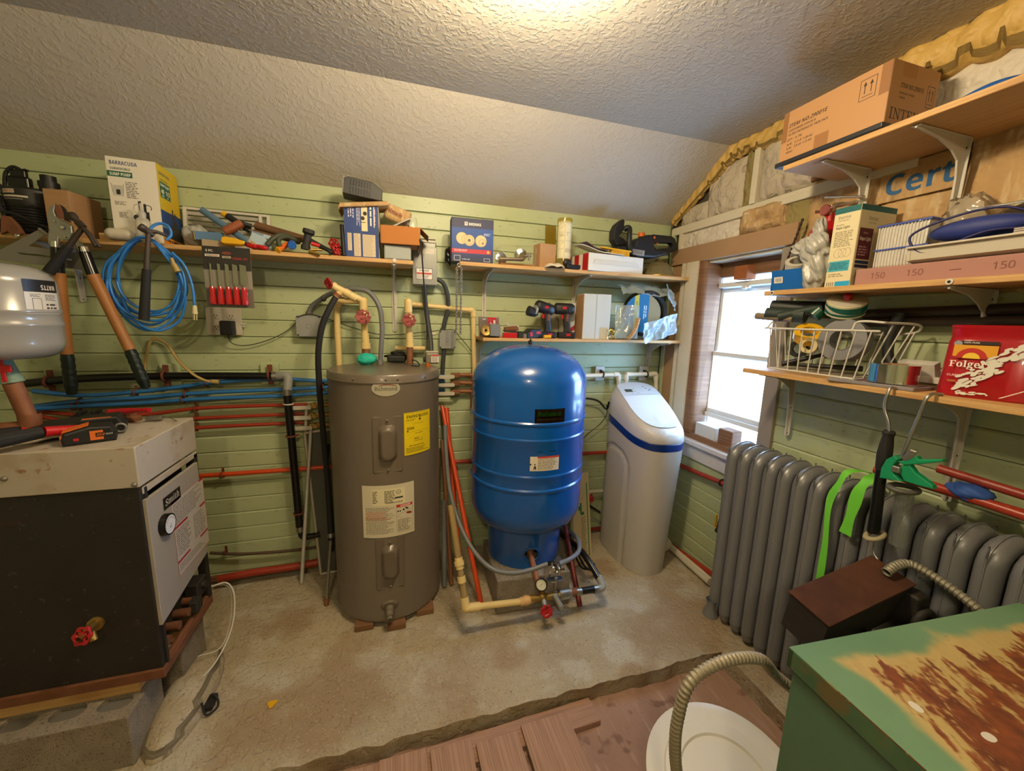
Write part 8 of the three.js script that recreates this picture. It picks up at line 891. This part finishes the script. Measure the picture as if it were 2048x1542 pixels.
{ const g = thing('drip_pan', 'long off-white moulded plastic pan on the foam board', 'pan', [1.675, RM + 0.06, -0.36]); const e = ex([[-0.085, 0.008], [-0.06, 0], [0.07, 0], [0.09, 0.04], [0.10, 0.042], [0.10, 0.047], [0.086, 0.047], [0.066, 0.008], [-0.062, 0.008], [-0.084, 0.040], [-0.084, 0.048], [-0.102, 0.048], [-0.102, 0.043], [-0.09, 0.042]], 1.06, 0.001); part(g, 'pan_body', e, M.offwhite); part(g, 'end_wall', tr(ex([[-0.088, 0.006], [-0.058, 0], [0.068, 0], [0.088, 0.044], [-0.092, 0.046]], 0.01, 0.002), [0, 0, -0.526]), M.offwhite); }
{ const g = wthing('mesh_basket', 'collapsed dark blue mesh basket resting on the pan', 'basket'); const y = RM + 0.128; const P = [[1.585, y + 0.012, -0.89], [1.60, y + 0.055, -0.80], [1.62, y + 0.06, -0.70], [1.64, y, -0.62], [1.60, y - 0.0, -0.72], [1.59, y - 0.04, -0.855]]; part(g, 'rim', tu(P, 0.0035, 60, true, 6), mat(0x23205a, 0.5)); part(g, 'mesh', warp(new THREE.SphereGeometry(1, 30, 18), (p) => { p.set(p.x * 0.035, p.y * 0.032, p.z * 0.11); }).translate(1.635, y + 0.018, -0.76), new THREE.MeshPhysicalMaterial({ color: 0x2b3f9a, roughness: 0.6, transmission: 0.45, thickness: 0, side: THREE.DoubleSide })); part(g, 'folded_cloth', warp(new THREE.SphereGeometry(1, 24, 14), (p) => { p.set(p.x * 0.03, p.y * 0.022, p.z * 0.075 + 0.01 * Math.sin(p.x * 4)); }).translate(1.64, y + 0.008, -0.73), mat(0x1b4fa0, 0.7)); }
{ const g = thing('metal_bracket', 'bent bright steel bracket plate lying on the mesh basket', 'bracket', [1.66, RM + 0.185, -0.72], [0.0, 0.15, 0.25]); part(g, 'plate', bx(0.07, 0.004, 0.12, 0.001, 0, 0.02, 0), mat(0xa9b0ae, 0.35, 0.6)); part(g, 'flange', mg(tr(bx(0.07, 0.05, 0.004, 0.001), [0, 0.0, 0.06]), bx(0.07, 0.004, 0.02, 0.001, 0, -0.024, 0.052), bx(0.07, 0.006, 0.006, 0.002, 0, 0.012, 0.066)), M.chrome); }
wsolo('folded_bag', 'big beige plastic bag bunched at the near end of the middle right shelf', 'bag', warp(new THREE.SphereGeometry(1, 60, 40), (p) => { const k = 0.75 + 0.45 * fbm(p.x * 0.24 + 0.5, p.y * 0.24 + p.z * 0.24 + 0.5, 8, 8, 4, 781); p.set(p.x * 0.06 * k, p.y * 0.10 * k, p.z * 0.26 * k); }).translate(1.74, RM + 0.185, -0.50), mat(0xc9b99a, 0.45));
wsolo('clear_bag', 'wrinkled clear plastic bag behind the steel bracket plate', 'bag', warp(new THREE.SphereGeometry(1, 40, 28), (p) => { const k = 0.7 + 0.6 * fbm(p.x * 0.24 + 0.5, p.y * 0.24 + p.z * 0.24 + 0.5, 9, 9, 4, 785); p.set(p.x * 0.05 * k, p.y * 0.09 * k, p.z * 0.07 * k); }).translate(1.725, RM + 0.18, -0.83), new THREE.MeshPhysicalMaterial({ color: 0xe0d4bc, roughness: 0.15, transmission: 0.6, thickness: 0, side: THREE.DoubleSide, ...bump(TX.crump, 0.01) }));
wsolo('paper_stack', 'thin stack of papers on the pan at the right photo edge', 'paper', mg(...[0, 1, 2].map((i) => bx(0.09, 0.004, 0.3, 0.001, 1.64, RM + 0.112 + 0.005 * i, -0.52))), mat(0xb3a8a0, 0.7));
// lowest shelf
{ const g = wthing('wire_basket', 'white coated wire basket full of tape rolls on the lowest right shelf', 'basket'); const y0 = RL + 0.012, y1 = RL + 0.182, x0 = 1.545, x1 = 1.765, z0 = -1.325, z1 = -0.90, b0 = 1.562, b1 = 1.75, c0 = -1.295, c1 = -0.965; const wr = 0.0026; part(g, 'top_rail', tu([[x0, y1, z0], [x0, y1, -1.0], [x0, y1 + 0.002, -0.985], [x0, y1 + 0.028, -0.975], [x0, y1 + 0.028, z1 + 0.01], [x0 + 0.02, y1 + 0.028, z1], [x1 - 0.02, y1 + 0.02, z1], [x1, y1, z1 - 0.02], [x1, y1, z0], [x1 - 0.02, y1 + 0.028, z0], [x0 + 0.04, y1 + 0.028, z0], [x0 + 0.01, y1, z0]], 0.0042, 130, true, 6), M.white); part(g, 'top_rail', bar([x0, y1, -1.0], [x0, y1, z1], 0.0036), M.white); part(g, 'bottom_rail', pl([[b0, y0, c0], [b0, y0, c1], [b1, y0, c1], [b1, y0, c0], [b0, y0, c0 + 0.001]], 0.0035, 0.015, 6), M.white); for (let i = 0; i < 9; i++) { const t = i / 8, zt = z0 + 0.025 + (z1 - z0 - 0.05) * t, zb = c0 + (c1 - c0) * t; part(g, 'wire', bar([x0, y1 - 0.002, zt], [b0, y0, zb], wr, wr, 6), M.white); part(g, 'wire', bar([x1, y1 - 0.002, zt], [b1, y0, zb], wr, wr, 6), M.white); part(g, 'wire', bar([b0, y0, zb], [b1, y0, zb], wr, wr, 6), M.white); } for (let i = 1; i < 4; i++) { const t = i / 4; part(g, 'wire', bar([x0 + (x1 - x0) * t, y1 + 0.02, z1], [b0 + (b1 - b0) * t, y0, c1], wr, wr, 6), M.white); part(g, 'wire', bar([x0 + (x1 - x0) * t, y1 + 0.02, z0], [b0 + (b1 - b0) * t, y0, c0], wr, wr, 6), M.white); } }
const ringRoll = (r0, r1, w) => la([[r0, -w / 2], [r1, -w / 2], [r1, w / 2], [r0, w / 2], [r0, -w / 2]], 44);
{ const g = thing('packing_tape', 'clear packing tape roll with green and white label and a red dispenser knob', 'tape', [1.655, RL + 0.274, -1.09], [0.25, 0.2, 0.42]); part(g, 'roll', ringRoll(0.038, 0.062, 0.048), new THREE.MeshPhysicalMaterial({ color: 0xcfc9a4, roughness: 0.12, clearcoat: 0.8 })); part(g, 'label_band', ringRoll(0.0622, 0.0626, 0.034), mat(0x14584a, 0.3)); part(g, 'label_stripe', tr(ringRoll(0.0628, 0.0631, 0.012), null, [0.22, 0, 0.1]), M.offwhite); part(g, 'core_card', cy(0.056, 0.004, 36).translate(0, 0.025, 0), M.offwhite); part(g, 'red_knob', la([[0, 0.05], [0.013, 0.048], [0.015, 0.028], [0, 0.028]], 20), M.redgloss); }
solo('duct_tape', 'large grey duct tape roll standing upright in the wire basket', 'tape', mg(tr(ringRoll(0.04, 0.078, 0.05), null, [0, 0, PI / 2]), tr(ringRoll(0.038, 0.0405, 0.054), null, [0, 0, PI / 2])), mat(0x77777a, 0.35), [1.64, RL + 0.143, -1.065], [0, 0.15, -0.15]);
solo('electrical_tape', 'yellow tape roll tilted between the packing tape and the basket rail', 'tape', ringRoll(0.03, 0.052, 0.034), M.yellow, [1.628, RL + 0.16, -1.195], [0.5, 0, 0.5]);
solo('masking_tape', 'small cream masking tape roll with a dark centre in the wire basket', 'tape', mg(tr(ringRoll(0.018, 0.031, 0.025), null, [0, 0, PI / 2])), mat(0xc9b98c, 0.7), [1.60, RL + 0.118, -1.165], [0, 0.3, 0]);
solo('electrical_tape', 'black tape roll standing at the far side of the wire basket', 'tape', mg(tr(ringRoll(0.02, 0.035, 0.02), null, [0, 0, PI / 2])), M.black, [1.625, RL + 0.10, -1.225], [0, 0.4, 0]);
{ const g = wthing('caulking_gun', 'dark caulking gun with a cardboard-coloured nozzle lying across the basket', 'caulking gun'); part(g, 'barrel', bar([1.62, RL + 0.275, -1.37], [1.70, RL + 0.26, -1.17], 0.03, 0.034), mat(0x1c221f, 0.5)); part(g, 'frame', mg(bar([1.585, RL + 0.245, -1.36], [1.63, RL + 0.235, -1.22], 0.028, 0.03, 8), bar([1.58, RL + 0.23, -1.30], [1.66, RL + 0.27, -1.18], 0.02)), mat(0x22302b, 0.6)); part(g, 'handle', bar([1.57, RL + 0.235, -1.40], [1.60, RL + 0.22, -1.25], 0.015, 0.013, 6), mat(0x7a6a50, 0.7)); part(g, 'green_cap', bar([1.645, RL + 0.235, -1.20], [1.66, RL + 0.26, -1.185], 0.028), mat(0x0f4a38, 0.3)); }
wsolo('black_pliers', 'long black scissor-like tool lying in the bottom of the wire basket', 'tool', mg(bar([1.59, RL + 0.032, -1.26], [1.66, RL + 0.085, -1.14], 0.011, 0.007), bar([1.61, RL + 0.032, -1.25], [1.69, RL + 0.04, -1.02], 0.007, 0.011)), M.black);
wsolo('black_tool', 'black curved tool handle rising out of the near end of the basket', 'tool', tu([[1.73, RL + 0.025, -0.93], [1.735, RL + 0.10, -0.975], [1.735, RL + 0.18, -0.975], [1.735, RL + 0.25, -0.96]], 0.017, 30, false, 10), mat(0x1f2322, 0.5));
wsolo('dark_poles', 'bundle of dark wrapped poles lying along the wall behind the red canister', 'pole', mg(bar([1.785, RL + 0.245, -1.10], [1.785, RL + 0.275, -0.2], 0.02), bar([1.768, RL + 0.212, -1.10], [1.768, RL + 0.238, -0.2], 0.016)), mat(0x3a3029, 0.3));
{ const g = thing('foil_tape', 'shiny foil tape roll lying on its side in front of the basket', 'tape', [1.60, RL + 0.045, -0.872]); part(g, 'roll', ringRoll(0.03, 0.062, 0.062).translate(0, 0.0, 0), M.chrome); part(g, 'core', ringRoll(0.027, 0.031, 0.063), M.carddark); part(g, 'blue_edge', new THREE.CylinderGeometry(0.0626, 0.0626, 0.06, 20, 1, true, 3.6, 0.8), mat(0x3a7fb0, 0.4)); }
{ const g = thing('blade_pack', 'clear flat pack of saw blades at the edge of the lowest right shelf', 'blade pack', [1.585, RL, -0.905], R(6)); part(g, 'tray', bx(0.13, 0.012, 0.24, 0.003, 0, 0.006, 0), new THREE.MeshPhysicalMaterial({ color: 0xb8b0b4, roughness: 0.15, transmission: 0.5, thickness: 0 })); part(g, 'printed_insert', mg(bx(0.11, 0.003, 0.20, 0.001, 0, 0.005, 0), bx(0.07, 0.002, 0.16, 0.001, 0.01, 0.0135, 0.03)), mat(0x6a4a48, 0.5)); }
wsolo('folded_paper', 'folded white paper between the foil tape and the red canister', 'paper', mg(tr(bx(0.03, 0.075, 0.10, 0.002), [1.70, RL + 0.05, -0.86], [0, 0, 0.35]), bx(0.05, 0.02, 0.08, 0.002, 1.69, RL + 0.03, -0.80)), M.white);
{ const g = thing('coffee_canister', 'red plastic coffee canister with a half-scraped white and yellow label', 'canister', [1.672, RL, -0.678], -PI / 2 + R(18)); const m = mat(0xa3091a, 0.3, 0, { clearcoat: 0.3 });
  const W = 0.098, D = 0.085, prof = [[0.0, 1.0], [0.004, 1.03], [0.16, 0.975], [0.163, 0.955], [0.176, 0.95], [0.18, 0.965], [0.197, 0.965], [0.20, 0.985], [0.207, 0.985], [0.208, 0.94]]; const N = 72, pos = [], idx = []; prof.forEach(([y, k]) => { for (let j = 0; j < N; j++) { const a = j / N * 2 * PI, c = Math.cos(a), s = Math.sin(a); let x = W * k * Math.sign(c) * Math.pow(Math.abs(c), 0.55), z = D * k * Math.sign(s) * Math.pow(Math.abs(s), 0.55); pos.push(x, y, z); } }); for (let i = 0; i < prof.length - 1; i++) for (let j = 0; j < N; j++) { const a = i * N + j, b = i * N + (j + 1) % N; idx.push(a, a + N, b, b, a + N, b + N); } const bg = new THREE.BufferGeometry(); bg.setAttribute('position', new THREE.Float32BufferAttribute(pos, 3)); bg.setIndex(idx); part(g, 'canister_body', toCreasedNormals(bg, 0.6), (() => { const q = m.clone(); q.side = THREE.DoubleSide; return q; })());
  part(g, 'contents', tr(cy(0.08, 0.004, 32), [0, 0.185, 0]), M.dark);
  const rr = rng(55); const [a, b] = sheet(0.165, 0.165, (x, W2, H) => { x.clearRect(0, 0, W2, H); fill(x, '#2a1a1c', W2 * 0.04, H * 0.06, W2 * 0.5, H * 0.06); text(x, '100% PURE', W2 * 0.14, H * 0.09, H * 0.035, '#d8d0c4'); x.fillStyle = '#8a8f98'; x.beginPath(); x.arc(W2 * 0.08, H * 0.11, W2 * 0.05, 0, 7); x.fill(); fill(x, '#d79a22', W2 * 0.04, H * 0.13, W2 * 0.5, H * 0.2); x.fillStyle = '#b5281e'; x.beginPath(); x.arc(W2 * 0.26, H * 0.36, W2 * 0.18, PI, 2 * PI); x.fill(); x.fillStyle = '#e8c23a'; x.beginPath(); x.arc(W2 * 0.26, H * 0.36, W2 * 0.1, PI, 2 * PI); x.fill(); text(x, 'Folgers', W2 * 0.02, H * 0.46, H * 0.15, '#eee6da', 'bold', 'serif', 'left', W2 * 0.5); text(x, 'CLASSIC', W2 * 0.02, H * 0.66, H * 0.05, '#d8c8c0'); fill(x, '#a06a2a', W2 * 0.04, H * 0.75, W2 * 0.1, H * 0.03); x.fillStyle = '#d9d6cc'; const ell = (u, v, p, q, r) => { x.beginPath(); x.ellipse(W2 * u, H * v, W2 * p, H * q, r, 0, 7); x.fill(); }; for (let i = 0; i < 90; i++) { const t = rr(), u = 0.2 + 0.62 * t + 0.14 * (rr() - 0.5), v = 0.78 - 0.62 * t + 0.3 * (rr() - 0.5) * (1 - 0.3 * t); ell(u, v, 0.02 + 0.06 * rr(), 0.008 + 0.02 * rr(), -0.5 + 0.5 * (rr() - 0.5)); } for (let i = 0; i < 26; i++) ell(0.1 + 0.5 * rr(), 0.93 + 0.06 * rr(), 0.05 * rr(), 0.012, -0.1); for (let i = 0; i < 18; i++) { const t = rr(); ell(0.68 + 0.3 * t, 0.98 - 0.2 * t, 0.04, 0.007, -0.5); } }, 0.5, 4000, { transparent: true, alphaTest: 0.4 }); part(g, 'torn_label', a, b, [0.0, 0.09, 0.0895], [-0.035, 0, 0]); }
// ---------- around the radiator ----------
{ const g = wthing('hook_tool', 'bent steel rod with a black rubber handle hanging from the lowest right shelf', 'tool'); part(g, 'rod', tu([[1.53, RL + 0.004, -0.82], [1.505, RL + 0.006, -0.821], [1.497, RL - 0.01, -0.822], [1.496, RL - 0.06, -0.822], [1.496, RL - 0.10, -0.806], [1.497, RL - 0.14, -0.798]], 0.0045, 50), M.steel); part(g, 'handle', along([[0, 0], [0.014, 0], [0.017, 0.006], [0.014, 0.018], [0.017, 0.045], [0.0195, 0.08], [0.017, 0.12], [0.015, 0.13]], [1.497, RL - 0.128, -0.80], [1.5, RL - 0.26, -0.802], 20), M.rubber); part(g, 'sleeve', bar([1.5, RL - 0.255, -0.802], [1.497, RL - 0.47, -0.79], 0.0145, 0.017, 14), M.blackgloss); part(g, 'pale_residue', tr(new THREE.TorusGeometry(0.02, 0.007, 8, 22), [1.497, RL - 0.478, -0.785], [PI / 2 - 0.2, 0.25, 0], [1.5, 1, 1]), mat(0x9a9070, 0.8)); part(g, 'wire_tail', tu([[1.49, RL - 0.49, -0.78], [1.488, RL - 0.53, -0.775], [1.48, RL - 0.55, -0.75]], 0.0025, 20), M.steel); }
{ const g = wthing('tube_sleeve', 'clear plastic tube lying against the radiator in front of the black handle', 'tube'); part(g, 'tube', bar([1.505, 1.01, -0.735], [1.50, 0.84, -0.725], 0.022, 0.022, 18), new THREE.MeshPhysicalMaterial({ color: 0xd8dcd8, roughness: 0.08, transmission: 0.9, thickness: 0, side: THREE.DoubleSide })); part(g, 'collar', tr(new THREE.TorusGeometry(0.03, 0.008, 8, 24), [1.503, 1.02, -0.74], [PI / 2, 0, 0], [1.3, 1, 1]), mat(0x55544e, 0.5)); }
{ const g = wthing('pipe_cutter', 'bright green ratchet pipe cutter hung on a steel rod in front of the radiator', 'pipe cutter'); const gm = mat(0x0f8a5c, 0.45), y = 1.09, P = (u, v) => [1.49, 0, 0]; const q = (pts) => pts.map((p) => [p[2], p[1]]);
  part(g, 'rod', tu([[1.54, RL + 0.005, -0.715], [1.507, RL + 0.006, -0.72], [1.493, RL - 0.004, -0.724], [1.49, RL - 0.06, -0.732], [1.488, RL - 0.20, -0.752]], 0.0048, 40), M.steel);
  const e = (pts, d, x) => { const h = ex(q(pts), d, 0.003); h.rotateY(-PI / 2); return h.translate(x, 0, 0); };
  part(g, 'jaw_body', e([[1.48,1.104,-0.7778], [1.48,1.1237,-0.759], [1.48,1.1145,-0.7488], [1.48,1.0918,-0.7578], [1.48,1.0651,-0.7511], [1.48,1.0506,-0.7313], [1.48,1.0398,-0.785], [1.48,1.0728,-0.7861]], 0.03, 1.48), gm);
  part(g, 'upper_handle', e([[1.48,1.1076,-0.7502], [1.48,1.1155,-0.7329], [1.48,1.1381,-0.7091], [1.48,1.1309,-0.7033], [1.48,1.15,-0.6502], [1.48,1.142,-0.652], [1.48,1.1175,-0.6977], [1.48,1.1007,-0.7342]], 0.022, 1.478), gm);
  part(g, 'lower_handle', e([[1.48,1.095,-0.7407], [1.48,1.1101,-0.726], [1.48,1.088,-0.7059], [1.48,1.0667,-0.6639], [1.48,1.0562,-0.66], [1.48,1.0534,-0.6876], [1.48,1.0525,-0.7267], [1.48,1.0735,-0.7423]], 0.022, 1.482), gm);
  part(g, 'blade', e([[1.47,1.1221,-0.7432], [1.47,1.1549,-0.7253], [1.47,1.1529,-0.7086], [1.47,1.127,-0.7162], [1.47,1.1145,-0.7334]], 0.003, 1.47), M.steel); part(g, 'pivot', tr(bx(0.032, 0.02, 0.02, 0.004), [1.475,1.0833,-0.7474]), M.steel); }
{ const g = wthing('tape_ribbon', 'bright green ribbon of tape draped over the radiator top', 'ribbon'); const gm = new THREE.MeshStandardMaterial({ color: 0x6cc83a, roughness: 0.5, side: THREE.DoubleSide }); const rib = (pts, w) => { const c = new THREE.CatmullRomCurve3(pts.map(v3)), N = 40, pos = [], idx = []; for (let i = 0; i <= N; i++) { const p = c.getPoint(i / N); const s = w / 2 * (1 + 0.15 * Math.sin(i * 0.5)); pos.push(p.x, p.y, p.z - s, p.x - 0.002, p.y, p.z + s); if (i < N) { const a = 2 * i; idx.push(a, a + 1, a + 2, a + 1, a + 3, a + 2); } } const h = new THREE.BufferGeometry(); h.setAttribute('position', new THREE.Float32BufferAttribute(pos, 3)); h.setIndex(idx); h.computeVertexNormals(); return h; };
  part(g, 'ribbon', rib([[1.54,0.5008,-0.9468], [1.54,0.6981,-0.9496], [1.545,0.8725,-0.962], [1.55,0.9425,-0.945], [1.57, 0.992, -0.935], [1.62, 0.998, -0.91], [1.66, 0.985, -0.88]], 0.024), gm); part(g, 'ribbon', rib([[1.66, 0.985, -0.90], [1.62, 1.0, -0.875], [1.565, 0.995, -0.862], [1.545,0.9607,-0.8735], [1.54,0.8726,-0.8833], [1.54,0.7754,-0.8925]], 0.036), gm); }
lean('loose_pipe', 'long orange-red pipe lying on the radiator behind the green cutter', [1.705, 0.99, -0.93], [1.70, 1.005, -0.30], 0.0145, M.redpipe);
lean('loose_pipe', 'dark red pipe end pointing up to the left above the blue tape', [1.705,1.0592,-0.7627], [1.72, 1.035, -0.30], 0.0145, mat(0x8a3224, 0.4));
lean('loose_pipe', 'second orange-red pipe under the blue tape on the radiator top', [1.665,1.0106,-0.8364], [1.665, 1.0, -0.30], 0.0145, M.redpipe);
wsolo('blue_tape', 'wad of blue painter tape binding the red pipes above the radiator', 'tape', warp(new THREE.SphereGeometry(1, 24, 16), (p) => { const k = 0.7 + 0.6 * fbm(p.x * 0.24 + 0.5, p.y * 0.24 + p.z * 0.24 + 0.5, 11, 11, 3, 791); p.set(p.x * 0.045 * k, p.y * 0.026 * k, p.z * 0.05 * k); }).translate(...[1.685,1.018,-0.673]), mat(0x2a4f9a, 0.7));
{ const g = thing('motor_housing', 'rust-brown metal housing on a dark stand between the radiator and green cabinet', 'housing', [1.30, -0.075, -0.70]); part(g, 'top_plate', tr(bx(0.37, 0.006, 0.12, 0.002), [0.0, 0.812, -0.01], [0.2, 0.06, 0.13]), mat(0xffffff, 0.85, 0.1, { map: TX.rust, color: 0xa89c90 })); part(g, 'housing_body', tr(bx(0.36, 0.13, 0.112, 0.004), [0.008, 0.744, -0.022], [0.2, 0.06, 0.13]), M.blackpanel); part(g, 'side_box', bx(0.06, 0.13, 0.10, 0.01, 0.185, 0.74, 0.02), M.blackpanel); part(g, 'bearing', tr(new THREE.TorusGeometry(0.035, 0.012, 10, 26), [0.185, 0.725, 0.075]), M.dark); for (const [x, z] of [[0.02, -0.03], [0.14, -0.03], [0.02, 0.04], [0.14, 0.04]]) part(g, 'leg', bar([x, 0, z], [x, 0.70, z], 0.014, 0.014, 4), M.dark); }
{ const cond = (pts, r) => { const c = new THREE.CatmullRomCurve3(pts.map(v3), false, 'centripetal'), L = c.getLength(), n = Math.round(L / 0.0022), g = new THREE.TubeGeometry(c, n, r, 12); const p = g.attributes.position; for (let i = 0; i <= n; i++) { const q = c.getPointAt(i / n), k = 1 + 0.13 * Math.sin(i / n * L / 0.011 * 2 * PI); for (let j = 0; j <= 12; j++) { const a = i * 13 + j; p.setXYZ(a, q.x + (p.getX(a) - q.x) * k, q.y + (p.getY(a) - q.y) * k, q.z + (p.getZ(a) - q.z) * k); } } g.computeVertexNormals(); return g; };
  wsolo('armored_conduit', 'ribbed grey metal conduit arching out of the rusty housing', 'conduit', cond([[1.42, 0.775, -0.70], [1.46, 0.79, -0.70], [1.505, 0.795, -0.69], [1.53, 0.775, -0.62], [1.535, 0.72, -0.5], [1.53, 0.6, -0.38]], 0.0125), mat(0x8f8a7a, 0.5, 0.4));
  wsolo('armored_conduit', 'thick ribbed beige metal conduit curving down in front of the white lid', 'conduit', cond([[0.95, 0.60, -0.58], [0.88, 0.66, -0.60], [0.82, 0.72, -0.6], [0.6985,0.7423,-0.6], [0.6195,0.7111,-0.6], [0.5968,0.6188,-0.6], [0.5996,0.5363,-0.6], [0.619,0.4303,-0.6], [0.64, 0.2, -0.6], [0.7, -0.06, -0.6]], 0.0122), mat(0x98907c, 0.5, 0.35)); }
{ const g = thing('plastic_drum', 'round white plastic drum with a ridged lid left of the green cabinet', 'drum', [0.91, -0.075, -0.71], [-0.0, 0, 0]); part(g, 'drum_body', la([[0, 0], [0.19, 0], [0.20, 0.01], [0.215, 0.22], [0.21, 0.23]], 56), M.plasticwhite); part(g, 'lid', tr(la([[0, 0.004], [0.12, 0.003], [0.125, 0.01], [0.165, 0.008], [0.17, 0.0], [0.2, 0.006], [0.222, 0.0], [0.222, -0.025], [0.216, -0.025]].reverse(), 64), [0, 0.245, 0], [0.12, 0, 0.14]), M.plasticwhite); }
worldThings.forEach(settle);

scene.traverse(o=>{if(o.isMesh){o.castShadow=true;o.receiveShadow=true;}});
renderer.render(scene,camera);
